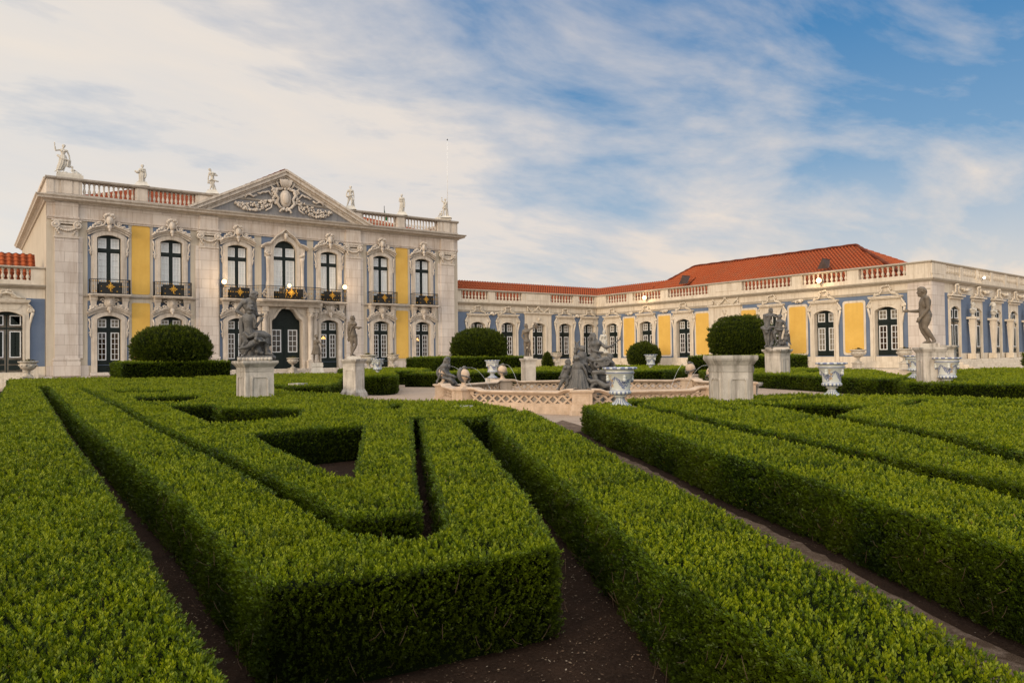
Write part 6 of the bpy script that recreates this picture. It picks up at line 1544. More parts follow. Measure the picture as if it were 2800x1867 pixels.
urns = [((2.68, 48.0, 0.36), 1.0, 'pale stone urn of small plants before the blue wall at the far left'),
 ((18.0, 50.2, 0.55), 0.86, 'pale stone urn just right of the large portal door'),
 ((20.6, 43.8, 0.42), 1.08, 'weathered stone urn, the nearer of the two right of the brown standing man'),
 ((25.79, 50.6, 0.58), 0.98, 'pale stone urn below the yellow panel at the right of the palace'),
 ((40.3, 49.0, 0.60), 0.98, 'pale stone urn before the blue wing beside a small clipped cone'),
 ((45.0, 43.31, 0.49), 1.02, 'stone urn standing before the small round bush'),
 ((45.2, 25.28, 0.48), 1.0, 'stone urn with sprouting plant between the last two doors of the long wing'),
 ((45.2, 22.4, 0.48), 1.0, 'stone urn beside the corner of the long wing')]
u0 = make_urn()
for i, (loc, sc, lb) in enumerate(urns):
    v = u0 if i == 0 else copy_tree(u0)
    v.location = loc; v.scale = (sc, sc, sc); v.rotation_euler = (0, 0, i*0.7); tag(v, lb, 'urn', UGp)
for (loc, lb) in (((9.81, 26.84, 0.1), 'low moulded stone stand among hedges left of the brown standing man'), ((19.55, 14.3, 0.1), 'low stone stand half hidden behind the broad empty pedestal')):
    mb = MB(); mb.box(-.2, .2, -.2, .2, 0, .06); mb.lathe([(.17, .06), (.15, .1), (.12, .2), (.14, .3), (.17, .36), (.15, .4)], seg=16); mb.box(-.22, .22, -.22, .22, .40, .44); mb.box(-.24, .24, -.24, .24, .441, .50)
    tag(mb.build('stone_stand', 'pedestal_dark', None, loc, 0.4), lb, 'stand', 'low stone stands')
mb = MB(); mb.box(-.17, .17, -.17, .17, 0, .38); mb.lathe([(.2, .38), (.22, .40), (.22, .425), (.15, .43)], seg=24)
tag(mb.build('stone_stand', 'marble', None, (7.96, 12.62, 0.1), 0.3), 'flat pale stone disc lying level with the hedge top before the fountain', 'stand')

# ------------------------------------------------------------------ lamps, flagpole, flag
def lamp(loc, rz, label, r=0.15, mat='lamp', power=55, col=(1.0, 0.72, 0.42), d=(0, -1, 0)):
    t = empty('floodlight', loc, rz, label, 'lamp', 'lit floodlights on the palace')
    mb = MB(); mb.ell((0, 0, 0), r, 14, 10); mb.build('bulb', mat, t)
    mb = MB(); mb.box(-r*0.8, r*0.8, r*0.95, r*1.4, -r*0.8, r*0.8); mb.tube([(0, r*1.2, 0), (0, r*1.5, -r*2), (0, r*2.2, -r*2.6)], 0.02, 6); mb.build('housing', 'chrome', t)
    if power:
        ld = bpy.data.lights.new('floodlight_glow', 'POINT'); ld.energy = power; ld.color = col; ld.shadow_soft_size = r
        lo = bpy.data.objects.new('floodlight_glow', ld); COL.objects.link(lo); lo.parent = t; lo.location = (0, -r*1.6, 0)
lamp((13.77, 51.2, 6.64), 0, 'lit floodlight at the left end of the central balcony')
lamp((17.88, 50.45, 6.50), 0, 'lit floodlight at the middle of the central balcony above the gilded sunburst', 0.12)
lamp((22.25, 51.2, 6.66), 0, 'lit floodlight at the right end of the central balcony')
lamp((47.55, 45.77, 6.42), -PI/2, 'lit floodlight on the long wing balustrade nearest the inner corner', 0.17)
lamp((47.55, 29.30, 6.46), -PI/2, 'lit floodlight on the long wing balustrade below the roof dormer', 0.17)
lamp((48.05+7.67*math.cos(th)+0.3*math.sin(th), 22.1+7.67*math.sin(th)-0.42, 6.42), th, 'small tilted spotlight on the end front parapet of the long wing', 0.08, 'lampdim', 8)
t = empty('flagpole', (32.0, 53.0, 12.4), 0, 'thin bare flagpole with a ball finial beside the last roof statue', 'flagpole')
mb = MB(); mb.tube([(0.1, 0, 0), (0.17, 0, 7.0)], [0.032, 0.022], 8); mb.build('pole', 'white', t); mb = MB(); mb.ell((0.17, 0, 7.05), (0.05, 0.05, 0.08), 8, 6); mb.build('finial', 'iron', t)
mflag = mottled('green_flag_cloth', (0.01, 0.12, 0.04), (0.02, 0.18, 0.06), 5, .8, .1); M['flag'] = mflag
t = empty('flag', (28.85, 58.0, 12.6), 0, 'small green flag furled on its staff behind the roof parapet', 'flag')
mb = MB(); mb.tube([(0, 0, 0), (0, 0, 1.85)], 0.025, 6); mb.build('staff', 'iron', t)
mb = MB(); mb.add([(0.02, 0, 1.6), (0.12, 0.05, 1.25), (0.3, -0.02, 0.95), (0.32, 0.05, 0.6), (0.02, 0, 0.6)], [(0, 1, 2, 3, 4)]); mb.build('cloth', 'flag', t)

# ------------------------------------------------------------------ ground
def sheet(name, pts, z, mat, kind='structure'):
    mb = MB(); tri = tessellate_polygon([[V3((p[0], p[1], 0)) for p in pts]])
    mb.add([(p[0], p[1], z) for p in pts], [tuple(t) for t in tri]); o = mb.build(name, mat); o['kind'] = kind
    for pl in o.data.polygons:
        pass
    return o
sheet('ground', [(-1500, -1500), (1500, -1500), (1500, 1500), (-1500, 1500)], 0.02, 'gravel')
def ragged(pts, amp=0.028):
    # the soil's uneven edge along the hedge foot
    rr = random.Random(8); out = []
    for a, b in zip(pts, pts[1:]):
        n = max(2, int(math.hypot(b[0]-a[0], b[1]-a[1])/0.12))
        for i in range(n): out.append((a[0]+(b[0]-a[0])*i/n+rr.uniform(-amp, amp), a[1]+(b[1]-a[1])*i/n+rr.uniform(-amp, amp)*0.5))
    return out+[pts[-1]]
sheet('garden_path', [(2.0, 0.3), (2.6, 0.8), (3.3, 2.0), (5.2, 5.4), (9.4, 12.0), (11.0, 13.2), (10.2, 11.4), (9.4, 10.6), (7.8, 7.9), (4.5, 1.9), (3.8, 0.6)], 0.027, 'pathgravel')
sheet('soil_bed', [(-3, -2), (2.9, -2), (3.2, 2.2), (9.0, 10.4), (9.2, 14.0), (7.0, 21.5), (3.5, 46), (-3, 46)], 0.024, 'soil')
sheet('soil_bed', ragged([(3.85, 1.1), (4.38, 2.04), (4.70, 2.58), (5.22, 3.42), (5.52, 3.98), (5.96, 4.9), (6.71, 6.1), (7.81, 8.1), (8.06, 8.7), (9.38, 10.9)])+[(11.5, 11.9), (14.2, 10.8), (16.2, 8.0), (17, 3), (12, -2), (4, -2)], 0.030, 'soil')
mb = MB(); mb.box(-14, 48, 49.6, 53, 0.05, 0.42); mb.box(45.6, 49, 21.0, 49.59, 0.05, 0.42); mb.box(46, 80, 17.5, 20.99, 0.05, 0.20)
o = mb.build('terrace', 'wingstone'); o['kind'] = 'structure'

# ------------------------------------------------------------------ hedges of clipped box
CAMP = np.array([0.0, 0.0, 1.5])
FWN = np.array(fw[:]); R2N = np.array(r2[:]); U2N = np.array(u2[:])
def inpoly(x, y, poly):
    c = np.zeros(x.shape, bool); n = len(poly)
    for i in range(n):
        x0, y0 = poly[i]; x1, y1 = poly[(i+1) % n]
        if y0 == y1: continue
        c ^= ((y0 > y) != (y1 > y)) & (x < (x1-x0)*(y-y0)/(y1-y0)+x0)
    return c
def vnoise(x, y, s, seed):
    r = np.random.default_rng(seed); o = np.zeros_like(x)
    for k in range(7):
        a = r.uniform(0, 2*PI); f = s*r.uniform(0.5, 1.8); o += np.sin((x*np.cos(a)+y*np.sin(a))*f+r.uniform(0, 6))
    return o/7
def seen(p):
    """how much foliage detail a spot deserves: full where the garden view reaches, thinner beside and behind it"""
    v = p-CAMP; z = v@FWN; a = np.abs(v@R2N)/np.maximum(z, 0.05); b = -(v@U2N)/np.maximum(z, 0.05)
    return np.where((z > 0.1) & (a < 1.35) & (b < 1.2), 1.0, 0.4)
TUFTS = []
for k in range(16):
    r = np.random.default_rng(100+k); L = []
    nl = 8
    for i in range(nl):
        t = i/(nl-1); az = i*2.4+r.uniform(-.5, .5); tilt = (0.85-0.55*t)*r.uniform(0.7, 1.25); ln = r.uniform(0.95, 1.35)*(1-0.15*t)
        base = np.array([0, 0, 0.2+1.7*t]); d = np.array([math.sin(tilt)*math.cos(az), math.sin(tilt)*math.sin(az), math.cos(tilt)])
        sd = np.cross(d, [math.cos(az+1.2), math.sin(az+1.2), 0.3]); sd /= np.linalg.norm(sd); w = 0.22*r.uniform(0.85, 1.2)
        L.append(np.stack([base, base+d*ln*0.5+sd*w, base+d*ln, base+d*ln*0.5-sd*w]))
    TUFTS.append(np.array(L))
TUFTS = np.array(TUFTS)       # variant, leaf, corner, xyz
def leaf_arrays(P, N, S, T, nleaf, seed):
    r = np.random.default_rng(seed); n = len(P)
    if n == 0: return np.zeros((0, 3)), np.zeros(0)
    N = N/np.linalg.norm(N, axis=1)[:, None]
    a = np.where(np.abs(N[:, 2:3]) < 0.9, np.array([[0, 0, 1.0]]), np.array([[1.0, 0, 0]]))
    X = np.cross(a, N); X /= np.linalg.norm(X, axis=1)[:, None]; Y = np.cross(N, X)
    th_ = r.uniform(0, 2*PI, n); c, s = np.cos(th_)[:, None], np.sin(th_)[:, None]
    X, Y = X*c+Y*s, Y*c-X*s
    var = r.integers(0, len(TUFTS), n)
    tm = TUFTS[var][:, 8-nleaf:]                                     # n, leaf, 4, 3
    W = np.einsum('nlk,nd->nlkd', tm[..., 0], X)+np.einsum('nlk,nd->nlkd', tm[..., 1], Y)+np.einsum('nlk,nd->nlkd', tm[..., 2], N)
    W = W*S[:, None, None, None]+(P-N*S[:, None]*1.3)[:, None, None, :]
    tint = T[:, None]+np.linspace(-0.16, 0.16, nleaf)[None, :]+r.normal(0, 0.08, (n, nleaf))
    old = r.random((n, nleaf)) > 0.997
    tint = np.clip(tint, 0, 0.92); tint[old] = 1.0
    return W.reshape(-1, 3), np.repeat(tint.reshape(-1), 4)
def leaf_mesh(name, verts, tint, core, mats):
    """core: MB of the shaded interior; verts: packed leaf quads"""
    nc = len(core.v); nq = len(verts)//4
    V = np.concatenate([np.array(core.v, dtype=np.float32).reshape(-1, 3), verts.astype(np.float32)]) if nq else np.array(core.v, dtype=np.float32)
    lt = [len(f) for f in core.f]; cl = [i for f in core.f for i in f]
    loops = np.concatenate([np.array(cl, dtype=np.int32), np.arange(nc, nc+nq*4, dtype=np.int32)])
    tot = np.concatenate([np.array(lt, dtype=np.int32), np.full(nq, 4, dtype=np.int32)])
    st = np.concatenate([[0], np.cumsum(tot)[:-1]]).astype(np.int32)
    me = bpy.data.meshes.new(name); me.vertices.add(len(V)); me.vertices.foreach_set('co', V.reshape(-1))
    me.loops.add(len(loops)); me.loops.foreach_set('vertex_index', loops)
    me.polygons.add(len(tot)); me.polygons.foreach_set('loop_start', st); me.polygons.foreach_set('loop_total', tot)
    mi = np.concatenate([1+np.array(core.m, dtype=np.int32), np.zeros(nq, dtype=np.int32)]); me.polygons.foreach_set('material_index', mi)
    at = me.attributes.new('tint', 'FLOAT', 'POINT')
    at.data.foreach_set('value', np.concatenate([np.zeros(nc), tint]).astype(np.float32))
    for m in mats: me.materials.append(M[m])
    me.update(calc_edges=True); me.validate(); return me
def lod(d): return 0.0142*np.maximum(1.0, d/4.2)**0.66
NLEAF = [0]
def inset_loop(lp, ins, sgn):
    n = len(lp); out = []
    ar = sum(lp[i][0]*lp[(i+1) % n][1]-lp[(i+1) % n][0]*lp[i][1] for i in range(n)); o = 1 if ar > 0 else -1
    for i in range(n):
        a, b, c = np.array(lp[i-1]), np.array(lp[i]), np.array(lp[(i+1) % n])
        e1 = (b-a)/max(1e-6, np.linalg.norm(b-a)); e2 = (c-b)/max(1e-6, np.linalg.norm(c-b))
        n1 = np.array([-e1[1], e1[0]])*o*sgn; n2 = np.array([-e2[1], e2[0]])*o*sgn
        m = n1+n2; l = np.linalg.norm(m); m = m/l if l > 1e-3 else n1
        iv = ins*0.7+0.75*float(lod(np.array(np.linalg.norm(b))))
        out.append(tuple(b+m*iv/max(0.5, float(m@n1))))
    return out
def hedge(label, poly, zt, holes=(), z0=0.02, seed=1, group='clipped box hedges of the parterre', amp=0.012, name='box_hedge', mat='leaf', dens=1.0, cover=0.60):
    r = np.random.default_rng(seed); PP = []; NN = []; SS = []; TT = []
    ipoly = inset_loop(poly, 0.06, 1); iholes = [inset_loop(h, 0.06, -1) for h in holes]
    xs = [p[0] for p in poly]; ys = [p[1] for p in poly]
    cell = 1.0
    gx = np.arange(min(xs), max(xs), cell); gy = np.arange(min(ys), max(ys), cell)
    for cx in gx:
        for cy in gy:
            d = math.hypot(cx+.5, cy+.5); s = float(lod(np.array(d))); n_ = cover*dens/(s*s)
            if n_ < 1: n_ = 1
            n = int(n_*cell*cell)
            x = r.uniform(cx, cx+cell, n); y = r.uniform(cy, cy+cell, n)
            k = inpoly(x, y, ipoly)
            for h in iholes: k &= ~inpoly(x, y, h)
            x, y = x[k], y[k]
            if len(x) == 0: continue
            p = np.stack([x, y, np.full_like(x, zt)], 1)
            k = r.random(len(x)) < seen(p); p = p[k]
            if len(p) == 0: continue
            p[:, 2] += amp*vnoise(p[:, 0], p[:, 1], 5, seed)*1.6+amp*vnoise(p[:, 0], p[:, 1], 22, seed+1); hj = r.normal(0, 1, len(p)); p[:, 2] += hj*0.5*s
            nn = np.stack([r.normal(0, .30, len(p)), r.normal(0, .30, len(p)), np.ones(len(p))], 1)
            PP.append(p); NN.append(nn); SS.append(s*r.uniform(.75, 1.3, len(p)))
            tt = 0.54+0.15*hj+0.15*vnoise(p[:, 0], p[:, 1], 3.0, seed+2)+0.12*vnoise(p[:, 0], p[:, 1], 13.0, seed+3)+r.normal(0, .06, len(p))  # lower leaves tinted darker, deepening the shaded gaps by colour
            sp = r.random(len(p)) > 0.992
            tt[sp] = 0.86; p[sp, 2] += 1.0*s; TT.append(tt)
    core = MB()
    loops = [inset_loop(poly, 0.06, 1)]+[inset_loop(h, 0.06, -1) for h in holes]
    for li, lp in enumerate(loops):
        ar = sum(lp[i][0]*lp[(i+1) % len(lp)][1]-lp[(i+1) % len(lp)][0]*lp[i][1] for i in range(len(lp)))
        sg = (1 if ar > 0 else -1)*(1 if li == 0 else -1)
        for i in range(len(lp)):
            a = np.array(lp[i]); b = np.array(lp[(i+1) % len(lp)]); e = b-a; L = np.linalg.norm(e)
            if L < 1e-4: continue
            nrm = np.array([e[1], -e[0]])/L*sg
            steps = max(1, int(L/1.0))
            for q in range(steps):
                pa = a+e*q/steps; pb = a+e*(q+1)/steps; mid = (pa+pb)/2
                view = -mid/np.linalg.norm(mid)
                d = np.linalg.norm(mid); s = float(lod(np.array(d)))
                n = max(2, int(cover*2.1*dens/(s*s)*(L/steps)*(zt-z0)))
                if nrm@view < -0.25: n = max(2, n//4)
                t = r.random(n); z = z0+0.03+(zt-z0-0.015)*r.random(n)**0.9
                p = np.stack([pa[0]+(pb-pa)[0]*t, pa[1]+(pb-pa)[1]*t, z], 1)
                k = r.random(n) < seen(p); p = p[k]; z = z[k]; n = len(p)
                if n == 0: continue
                off_ = r.normal(0, 0.010+0.12*s, n)-np.abs(r.normal(0, 0.03, n))*(r.random(n) < 0.45)+0.3*s+0.02*vnoise(p[:, 0]*1.0+p[:, 2]*2, p[:, 1]+p[:, 2]*3, 12, seed+5)
                p[:, 0] += nrm[0]*off_; p[:, 1] += nrm[1]*off_
                nn = np.stack([nrm[0]+r.normal(0, .4, n), nrm[1]+r.normal(0, .4, n), 0.75+r.normal(0, .35, n)], 1)
                PP.append(p); NN.append(nn); SS.append(s*r.uniform(.75, 1.25, n))
                TT.append(0.15+0.26*((z-z0)/(zt-z0))**1.5+0.12*vnoise(p[:, 0]+p[:, 2], p[:, 1]-p[:, 2], 9.0, seed+8)+r.normal(0, .08, n))  # darker side tint: older inner leaves plus shade put into the colour
    # interior body, shrunk inside the leaf layer
    ins = 0.095
    def shrink(lp, sgn):
        n = len(lp); out = []
        ar = sum(lp[i][0]*lp[(i+1) % n][1]-lp[(i+1) % n][0]*lp[i][1] for i in range(n)); o = 1 if ar > 0 else -1
        for i in range(n):
            a, b, c = np.array(lp[i-1]), np.array(lp[i]), np.array(lp[(i+1) % n])
            e1 = (b-a)/max(1e-6, np.linalg.norm(b-a)); e2 = (c-b)/max(1e-6, np.linalg.norm(c-b))
            n1 = np.array([-e1[1], e1[0]])*o*sgn; n2 = np.array([-e2[1], e2[0]])*o*sgn
            m = n1+n2; l = np.linalg.norm(m); m = m/l if l > 1e-3 else n1
            out.append(tuple(b+m*ins/max(0.5, float(m@n1))))
        return out
    lo = [shrink(poly, 1)]+[shrink(h, -1) for h in holes]
    flat = [p for lp in lo for p in lp]
    tri = tessellate_polygon([[V3((p[0], p[1], 0)) for p in lp] for lp in lo]); n = len(flat)
    zc = zt-0.03
    v = [(p[0], p[1], zc) for p in flat]+[(p[0], p[1], z0-0.05) for p in flat]; fs = [tuple(t) for t in tri]
    o = 0
    for lp in lo:
        for i in range(len(lp)):
            j = (i+1) % len(lp); fs.append((o+i, o+j, o+j+n, o+i+n))
        o += len(lp)
    core.add(v, fs)
    rw_ = random.Random(seed)
    for i in range(len(poly)):
        a = V3((*poly[i], 0)); b = V3((*poly[(i+1) % len(poly)], 0)); L = (b-a).length
        if ((a+b)/2).length > 7 or L < 0.1: continue
        for q in range(int(L*14)):
            p0 = a.lerp(b, rw_.random()); p0.z = z0+rw_.random()*(zt-z0)*0.8; cdir = V3((rw_.gauss(0, 1), rw_.gauss(0, 1), rw_.uniform(0.2, 2.0))).normalized()
            ctr = V3((sum(p[0] for p in poly)/len(poly), sum(p[1] for p in poly)/len(poly), p0.z))
            core.tube([p0, p0+cdir*0.035, p0+cdir*rw_.uniform(0.05, 0.08)+V3((0, 0, 0.015))], [0.0018, 0.0014, 0.0008], 4, 1)
    P = np.concatenate(PP); N = np.concatenate(NN); S = np.concatenate(SS); T = np.concatenate(TT)
    dd = np.linalg.norm(P[:, :2], axis=1)
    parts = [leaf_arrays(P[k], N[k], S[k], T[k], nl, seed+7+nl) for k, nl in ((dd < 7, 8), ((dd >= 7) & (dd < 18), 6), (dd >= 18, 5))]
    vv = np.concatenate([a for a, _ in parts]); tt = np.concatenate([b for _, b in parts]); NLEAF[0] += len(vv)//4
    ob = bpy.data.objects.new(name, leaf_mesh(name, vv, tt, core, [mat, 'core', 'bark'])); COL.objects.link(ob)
    return tag(ob, label, 'hedge', group)

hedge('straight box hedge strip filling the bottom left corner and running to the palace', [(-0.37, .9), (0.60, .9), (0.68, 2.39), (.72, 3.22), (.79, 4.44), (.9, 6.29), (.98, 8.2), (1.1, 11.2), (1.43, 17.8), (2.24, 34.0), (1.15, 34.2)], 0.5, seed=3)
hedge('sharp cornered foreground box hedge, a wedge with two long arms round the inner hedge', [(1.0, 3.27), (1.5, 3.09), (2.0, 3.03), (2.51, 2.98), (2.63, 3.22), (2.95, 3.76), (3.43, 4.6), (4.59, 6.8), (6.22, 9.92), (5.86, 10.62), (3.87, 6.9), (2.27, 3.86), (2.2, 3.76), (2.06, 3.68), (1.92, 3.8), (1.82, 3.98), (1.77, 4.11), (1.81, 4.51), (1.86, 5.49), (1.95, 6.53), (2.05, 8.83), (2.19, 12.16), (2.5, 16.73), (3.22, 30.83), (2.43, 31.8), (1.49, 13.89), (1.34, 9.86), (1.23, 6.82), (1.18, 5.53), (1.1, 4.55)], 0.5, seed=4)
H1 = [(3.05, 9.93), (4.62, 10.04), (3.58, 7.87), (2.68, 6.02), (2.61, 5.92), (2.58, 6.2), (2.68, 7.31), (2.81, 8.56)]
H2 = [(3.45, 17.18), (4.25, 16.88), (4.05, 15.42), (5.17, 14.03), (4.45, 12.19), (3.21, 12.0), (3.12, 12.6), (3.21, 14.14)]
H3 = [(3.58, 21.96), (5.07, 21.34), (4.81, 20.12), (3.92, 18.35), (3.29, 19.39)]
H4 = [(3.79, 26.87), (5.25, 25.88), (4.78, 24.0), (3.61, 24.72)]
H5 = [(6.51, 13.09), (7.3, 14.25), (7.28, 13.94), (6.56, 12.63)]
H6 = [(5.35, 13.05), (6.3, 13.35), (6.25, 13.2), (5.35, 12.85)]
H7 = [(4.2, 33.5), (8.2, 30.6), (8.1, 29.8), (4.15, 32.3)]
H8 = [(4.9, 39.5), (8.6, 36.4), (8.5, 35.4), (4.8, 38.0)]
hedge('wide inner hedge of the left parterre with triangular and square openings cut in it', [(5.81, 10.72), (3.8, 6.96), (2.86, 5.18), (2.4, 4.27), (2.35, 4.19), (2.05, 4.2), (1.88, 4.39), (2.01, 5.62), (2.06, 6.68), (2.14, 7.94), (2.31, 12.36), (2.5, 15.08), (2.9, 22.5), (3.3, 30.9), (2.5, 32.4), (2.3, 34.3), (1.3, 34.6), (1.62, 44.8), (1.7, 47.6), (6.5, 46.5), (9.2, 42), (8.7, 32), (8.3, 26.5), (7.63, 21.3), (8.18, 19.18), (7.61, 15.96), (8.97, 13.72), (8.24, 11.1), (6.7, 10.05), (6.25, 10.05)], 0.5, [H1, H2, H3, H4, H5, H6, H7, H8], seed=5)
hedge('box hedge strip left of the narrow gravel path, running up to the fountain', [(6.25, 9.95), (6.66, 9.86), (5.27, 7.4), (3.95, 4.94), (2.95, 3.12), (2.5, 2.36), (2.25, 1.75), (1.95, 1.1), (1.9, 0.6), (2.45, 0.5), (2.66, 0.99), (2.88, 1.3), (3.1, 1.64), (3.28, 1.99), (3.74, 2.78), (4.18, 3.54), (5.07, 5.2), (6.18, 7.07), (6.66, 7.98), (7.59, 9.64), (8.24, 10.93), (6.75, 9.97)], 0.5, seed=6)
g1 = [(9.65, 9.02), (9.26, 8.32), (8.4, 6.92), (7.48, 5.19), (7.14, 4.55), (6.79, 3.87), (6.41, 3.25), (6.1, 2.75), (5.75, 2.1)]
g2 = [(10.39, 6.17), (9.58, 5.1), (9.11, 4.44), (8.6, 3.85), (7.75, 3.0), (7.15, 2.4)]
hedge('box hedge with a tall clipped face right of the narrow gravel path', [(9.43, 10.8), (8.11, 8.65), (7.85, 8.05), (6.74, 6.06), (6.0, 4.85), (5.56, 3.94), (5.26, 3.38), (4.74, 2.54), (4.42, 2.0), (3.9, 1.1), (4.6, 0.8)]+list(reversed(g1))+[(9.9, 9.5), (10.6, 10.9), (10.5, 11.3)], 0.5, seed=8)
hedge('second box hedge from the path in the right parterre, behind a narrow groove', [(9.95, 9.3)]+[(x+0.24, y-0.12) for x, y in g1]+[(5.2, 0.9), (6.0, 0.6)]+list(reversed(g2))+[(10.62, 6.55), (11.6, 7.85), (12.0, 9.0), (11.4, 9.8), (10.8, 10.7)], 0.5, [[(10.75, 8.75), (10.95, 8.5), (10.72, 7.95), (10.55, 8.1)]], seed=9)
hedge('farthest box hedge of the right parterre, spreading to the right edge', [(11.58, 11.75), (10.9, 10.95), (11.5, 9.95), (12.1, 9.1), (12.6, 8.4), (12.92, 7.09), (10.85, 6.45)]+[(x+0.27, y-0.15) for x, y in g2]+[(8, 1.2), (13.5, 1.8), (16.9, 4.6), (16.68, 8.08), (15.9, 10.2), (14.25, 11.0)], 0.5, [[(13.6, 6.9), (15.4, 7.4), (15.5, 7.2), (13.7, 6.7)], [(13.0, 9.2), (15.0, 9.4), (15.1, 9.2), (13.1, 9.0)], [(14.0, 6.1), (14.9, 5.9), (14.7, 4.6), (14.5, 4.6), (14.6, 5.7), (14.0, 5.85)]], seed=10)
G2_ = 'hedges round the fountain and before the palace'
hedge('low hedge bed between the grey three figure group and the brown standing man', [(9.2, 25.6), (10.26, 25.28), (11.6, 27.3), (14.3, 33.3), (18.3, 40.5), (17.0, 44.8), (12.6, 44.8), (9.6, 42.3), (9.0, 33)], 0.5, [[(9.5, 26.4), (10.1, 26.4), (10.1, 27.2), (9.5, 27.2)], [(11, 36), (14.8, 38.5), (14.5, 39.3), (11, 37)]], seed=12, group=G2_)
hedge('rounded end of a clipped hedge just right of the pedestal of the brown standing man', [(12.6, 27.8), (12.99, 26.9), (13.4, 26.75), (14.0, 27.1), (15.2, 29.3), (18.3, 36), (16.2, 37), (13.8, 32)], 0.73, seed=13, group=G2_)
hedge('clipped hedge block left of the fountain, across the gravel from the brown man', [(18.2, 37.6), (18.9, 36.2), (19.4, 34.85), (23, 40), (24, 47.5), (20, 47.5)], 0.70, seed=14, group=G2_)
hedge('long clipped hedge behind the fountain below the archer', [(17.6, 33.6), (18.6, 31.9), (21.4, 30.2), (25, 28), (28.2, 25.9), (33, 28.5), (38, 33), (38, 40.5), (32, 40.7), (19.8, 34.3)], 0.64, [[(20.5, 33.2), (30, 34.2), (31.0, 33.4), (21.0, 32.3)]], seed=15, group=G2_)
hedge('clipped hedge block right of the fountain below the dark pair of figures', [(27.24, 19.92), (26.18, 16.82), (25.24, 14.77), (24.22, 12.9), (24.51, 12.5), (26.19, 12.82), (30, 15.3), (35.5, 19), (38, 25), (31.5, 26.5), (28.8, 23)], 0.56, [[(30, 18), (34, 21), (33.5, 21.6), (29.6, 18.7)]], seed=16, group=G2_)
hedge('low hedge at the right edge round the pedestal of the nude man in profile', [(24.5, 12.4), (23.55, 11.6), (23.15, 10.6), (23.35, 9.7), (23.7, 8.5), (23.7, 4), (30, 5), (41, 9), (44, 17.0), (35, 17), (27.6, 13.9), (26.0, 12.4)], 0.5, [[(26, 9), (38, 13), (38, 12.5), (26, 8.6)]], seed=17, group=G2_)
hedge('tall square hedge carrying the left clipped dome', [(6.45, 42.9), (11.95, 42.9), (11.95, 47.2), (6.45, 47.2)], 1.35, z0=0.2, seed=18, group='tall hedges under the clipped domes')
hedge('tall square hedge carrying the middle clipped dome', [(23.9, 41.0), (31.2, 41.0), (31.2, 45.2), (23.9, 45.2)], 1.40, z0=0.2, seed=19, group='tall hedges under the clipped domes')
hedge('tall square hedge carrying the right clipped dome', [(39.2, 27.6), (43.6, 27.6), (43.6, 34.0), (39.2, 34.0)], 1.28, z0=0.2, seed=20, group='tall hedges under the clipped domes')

def topiary(name, label, c, rx, rz, zcut, seed, n_exp=2.3, lump=0.12, mat='leafdome', cone=False, group='clipped topiary domes'):
    r = np.random.default_rng(seed); s = 0.062
    area = 2*PI*rx*(rz+rx); n = int(area/(s*s)*1.0)
    u = r.random(n)*2*PI; w = r.uniform(-1, 1, n)
    d = np.stack([np.cos(u)*np.sqrt(1-w*w), np.sin(u)*np.sqrt(1-w*w), w], 1)
    k = 1/(np.abs(d[:, 0])**2+np.abs(d[:, 1])**2+np.abs(d[:, 2])**2)**.5
    q = (np.sqrt(d[:, 0]**2+d[:, 1]**2)**n_exp+np.abs(d[:, 2])**n_exp)**(-1/n_exp)
    rad = q*(1+lump*vnoise(u*rx, w*6, 4, seed)+0.8*lump*vnoise(u*rx*3, w*9, 5, seed+1))
    if cone: rad = rad*np.where(w > 0, 1.0, 1.0); 
    p = d*rad[:, None]; p[:, 0] *= rx; p[:, 1] *= rx; p[:, 2] *= rz
    if cone: p[:, :2] *= (1-0.55*np.clip((p[:, 2:3]+rz)/(2*rz), 0, 1))
    nn = d/np.array([rx, rx, rz]); nn /= np.linalg.norm(nn, axis=1)[:, None]
    cav = vnoise(u*rx*3, w*9, 5, seed+1)
    nn = nn+np.array([0, 0, 0.9])+r.normal(0, .35, nn.shape)
    p += r.normal(0, .03, p.shape)+np.array(c); p += nn*(np.where(r.random(n) > .985, r.uniform(0.03, 0.12, n), 0))[:, None]
    kk = p[:, 2] > zcut; kk &= (r.random(n) < seen(p))
    p, nn, cav = p[kk], nn[kk], cav[kk]
    core = MB(); f = core.ell(c, (rx*0.94, rx*0.94, rz*0.94), 28, 18)
    core.v = [(x+0.0, y+0.0, max(z, zcut-0.02)) for x, y, z in core.v]
    if cone:
        core = MB(); core.lathe([(rx*0.95, 0), (rx*0.6, rz), (rx*0.38, rz*1.8)], (c[0], c[1], c[2]-rz*0.95), 14)
    vv, tt = leaf_arrays(p, nn, s*r.uniform(.8, 1.35, len(p)), 0.44+0.34*cav+r.normal(0, .1, len(p)), 6, seed)
    NLEAF[0] += len(vv)//4
    ob = bpy.data.objects.new(name, leaf_mesh(name, vv, tt, core, [mat, 'core', 'bark'])); COL.objects.link(ob)
    return tag(ob, label, 'topiary', group)
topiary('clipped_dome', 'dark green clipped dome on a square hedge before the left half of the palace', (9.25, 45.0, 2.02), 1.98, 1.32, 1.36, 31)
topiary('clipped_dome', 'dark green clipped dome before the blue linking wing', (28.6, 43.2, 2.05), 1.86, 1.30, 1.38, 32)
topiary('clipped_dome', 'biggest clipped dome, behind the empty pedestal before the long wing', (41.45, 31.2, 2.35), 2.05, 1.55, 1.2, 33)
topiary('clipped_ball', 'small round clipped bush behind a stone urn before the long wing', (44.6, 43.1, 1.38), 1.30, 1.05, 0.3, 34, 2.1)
topiary('clipped_bush', 'clipped bush cut off by the right edge of the picture', (46.9, 15.6, 0.95), 1.1, 0.75, 0.1, 35, 2.4)
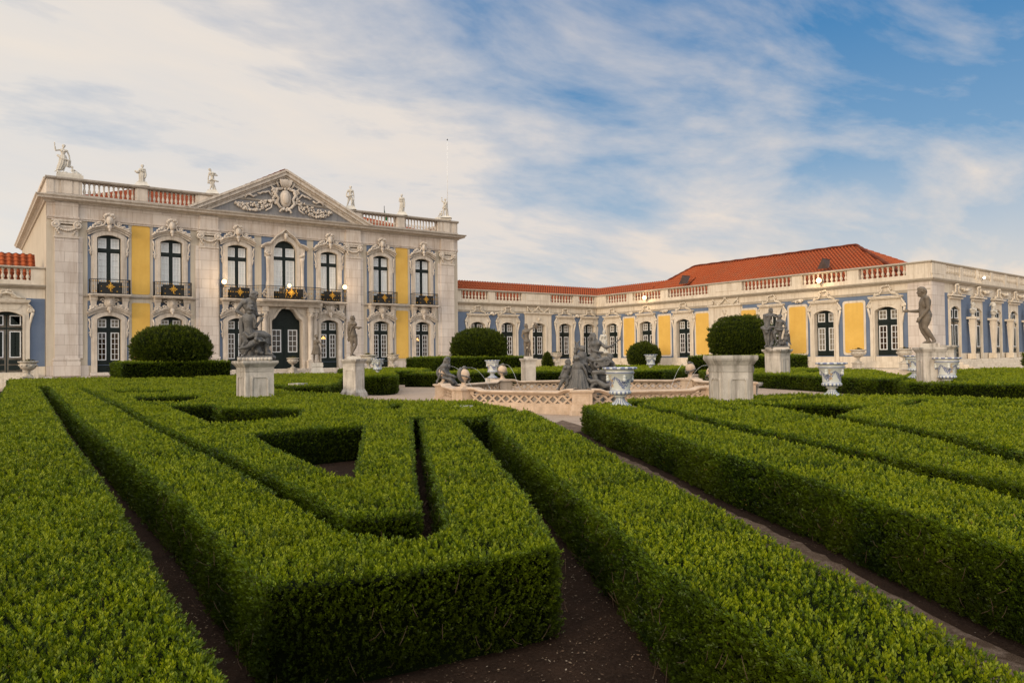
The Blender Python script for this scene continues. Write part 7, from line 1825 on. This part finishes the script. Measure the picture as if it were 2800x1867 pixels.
topiary('clipped_cone', 'small dark clipped cone beside a stone urn before the linking wing', (39.6, 49.4, 1.1), 0.55, 0.65, 0.3, 36, 2.1, cone=True)
def clippings():
    # fallen leaves, grit and pale chips scattered on the bare soil and the gravel path
    r = np.random.default_rng(77); n = 9000
    x = np.concatenate([r.uniform(0.5, 3.6, n), r.uniform(2.5, 9.3, n)]); y = np.concatenate([r.uniform(1.6, 6.0, n), r.uniform(0.8, 11, n)])
    s = r.uniform(0.002, 0.007, 2*n)*r.choice([1, 1, 1.6], 2*n); a = r.uniform(0, 2*PI, 2*n)
    c = np.stack([x, y, np.full_like(x, 0.034)], 1); d = np.stack([np.cos(a), np.sin(a), r.normal(0, .25, 2*n)], 1)*s[:, None]; e = np.stack([-np.sin(a), np.cos(a), r.normal(0, .25, 2*n)], 1)*s[:, None]*0.55
    V = np.stack([c-d, c-e, c+d, c+e], 1).reshape(-1, 3)
    mb = MB(); mb.v = [(-2.0, 3.0, 0.0), (-1.99, 3.0, 0.0), (-2.0, 3.01, 0.0)]; mb.f = [[0, 1, 2]]; mb.m = [0]; mb.sm = [False]
    return V, np.repeat(r.random(2*n), 4), mb
cv, ct, cm = clippings()
ob = bpy.data.objects.new('leaf_litter', leaf_mesh('leaf_litter', cv, ct, cm, ['litter', 'litter'])); COL.objects.link(ob)
tag(ob, 'scattered fallen leaves and pale grit on the dark soil between the hedges', 'leaf litter', None, 'stuff')

# ------------------------------------------------------------------ daylight
SKX, SKY_ = 12.10, 8.85
SUN_EL, SUN_AZ = math.radians(15), math.radians(-106)        # azimuth clockwise from +Y
S = V3((math.sin(SUN_AZ)*math.cos(SUN_EL), math.cos(SUN_AZ)*math.cos(SUN_EL), math.sin(SUN_EL)))
sd_ = bpy.data.lights.new('sun', 'SUN'); sd_.energy = 1.9; sd_.angle = math.radians(22); sd_.color = (1.0, 0.77, 0.52)
so = bpy.data.objects.new('sun', sd_); COL.objects.link(so); so.rotation_euler = S.to_track_quat('Z', 'Y').to_euler(); so.location = (-60, 0, 40)
w = bpy.data.worlds.new('World'); scene.world = w; w.use_nodes = True
t = NT(w.node_tree); bg = w.node_tree.nodes['Background']
sky = t.n('ShaderNodeTexSky'); sky.sky_type = 'NISHITA'; sky.sun_disc = False; sky.sun_elevation = SUN_EL; sky.sun_rotation = SUN_AZ
sky.altitude = 100; sky.air_density = 1.0; sky.dust_density = 1.5; sky.ozone_density = 1.6
tc = t.n('ShaderNodeTexCoord'); dv = tc.outputs['Generated']
sx = t.n('ShaderNodeSeparateXYZ'); t.l(dv, sx.inputs[0]); X, Y, Z = sx.outputs
zz = t.math('ADD', t.math('MAXIMUM', Z, 0.0), 0.22)
cx = t.n('ShaderNodeCombineXYZ'); t.l(t.math('DIVIDE', X, zz), cx.inputs[0]); t.l(t.math('DIVIDE', Y, zz), cx.inputs[1])
uvo = t.n('ShaderNodeVectorMath'); uvo.operation = 'ADD'; t.l(cx.outputs[0], uvo.inputs[0]); uvo.inputs[1].default_value = (SKX, SKY_, 0.0); uv = uvo.outputs[0]
warp = t.n('ShaderNodeTexNoise'); warp.inputs['Scale'].default_value = 0.55; warp.inputs['Detail'].default_value = 2; t.l(uv, warp.inputs['Vector'])
wv = t.n('ShaderNodeVectorMath'); wv.operation = 'MULTIPLY_ADD'; t.l(warp.outputs['Color'], wv.inputs[0]); wv.inputs[1].default_value = (0.75, 0.75, 0); t.l(uv, wv.inputs[2])
n1 = t.noise(t.scaled(wv.outputs[0], (0.75, 1.25, 1), (0, 0, math.radians(-62))), 0.85, 7, 0.58, 0.2)
n2 = t.noise(t.scaled(wv.outputs[0], (1.0, 2.3, 1), (0, 0, math.radians(-48))), 1.5, 8, 0.60, 0.15)
n3 = t.noise(t.scaled(wv.outputs[0], (1.0, 1.6, 1), (0, 0, math.radians(-70))), 3.6, 6, 0.6, 0.1)
lf = t.n('ShaderNodeVectorMath'); lf.operation = 'DOT_PRODUCT'; t.l(dv, lf.inputs[0]); lf.inputs[1].default_value = (math.sin(math.radians(-25)), math.cos(math.radians(-25)), 0)
left = lf.outputs['Value']                                  # 1 towards the bright western side
back = t.n('ShaderNodeVectorMath'); back.operation = 'DOT_PRODUCT'; t.l(dv, back.inputs[0]); back.inputs[1].default_value = (-math.sin(yaw), -math.cos(yaw), 0)
behind = t.ramp(back.outputs['Value'], [(0.0, 0.0), (0.5, 1.0)])
cov = t.math('ADD', t.math('ADD', t.math('MULTIPLY', n1, 0.95), t.math('ADD', t.math('MULTIPLY', n2, 0.55), t.math('MULTIPLY', n3, 0.26))), t.math('MULTIPLY', left, 0.43))
cov = t.math('SUBTRACT', cov, t.math('MULTIPLY', t.math('MAXIMUM', Z, 0.0), 0.72))
mask = t.ramp(t.math('SUBTRACT', cov, 0.165), [(0.46, 0.0), (0.60, 0.42), (0.80, 0.95)])
low = t.ramp(Z, [(0.0, 1.0), (0.09, 0.8), (0.24, 0.0)])
mask = t.math('MAXIMUM', mask, t.math('MULTIPLY', low, 0.8))
over = t.ramp(Z, [(0.45, 0.0), (0.75, 1.0)])
mask = t.math('MAXIMUM', mask, t.math('MAXIMUM', t.math('MULTIPLY', behind, 0.85), t.math('MULTIPLY', over, 0.8)))  # cloud cover added overhead and behind, out of view, to warm the fill
shade = t.ramp(t.math('ADD', t.math('MULTIPLY', n1, 0.6), t.math('MULTIPLY', n2, 0.4)), [(0.38, 0.0), (0.62, 1.0)])
wl = t.ramp(left, [(0.35, 0.0), (0.9, 1.0)])
ccol = t.mix(wl, t.mix(shade, (6.5, 6.5, 6.8), (8.9, 7.7, 6.6)), t.mix(shade, (7.6, 7.4, 7.2), (8.9, 8.0, 7.0)))
ccol = t.mix(t.ramp(Z, [(0.02, 1.0), (0.2, 0.0)]), ccol, t.mix(wl, (9.0, 7.5, 6.1), (8.1, 8.1, 7.8)))
ccol = t.mix(t.math('MAXIMUM', behind, over), ccol, (8.2, 7.6, 6.8))
blue = t.mix(t.ramp(Z, [(0.05, 0.0), (0.40, 1.0)]), (3.6, 5.3, 6.8), (0.30, 2.15, 5.0))
skyc = t.mix(0.75, sky.outputs[0], blue)
col = t.mix(mask, skyc, ccol)
# below the horizon: dull ground bounce
col = t.mix(t.ramp(Z, [(0.46, 1.0), (0.5, 0.0)]) if False else t.math('LESS_THAN', Z, -0.01), col, (1.2, 1.1, 0.9))
# unseen sky overhead and behind the camera, boosted as added fill light
gain = t.math('ADD', 1.0, t.math('ADD', t.math('MULTIPLY', over, 1.15), t.math('MULTIPLY', t.ramp(back.outputs['Value'], [(0.1, 0.0), (0.8, 1.0)]), 0.75)))
gm = t.n('ShaderNodeVectorMath'); gm.operation = 'SCALE'; t.l(col, gm.inputs[0]); t.l(gain, gm.inputs['Scale'])
t.l(gm.outputs[0], bg.inputs[0]); bg.inputs[1].default_value = 0.1
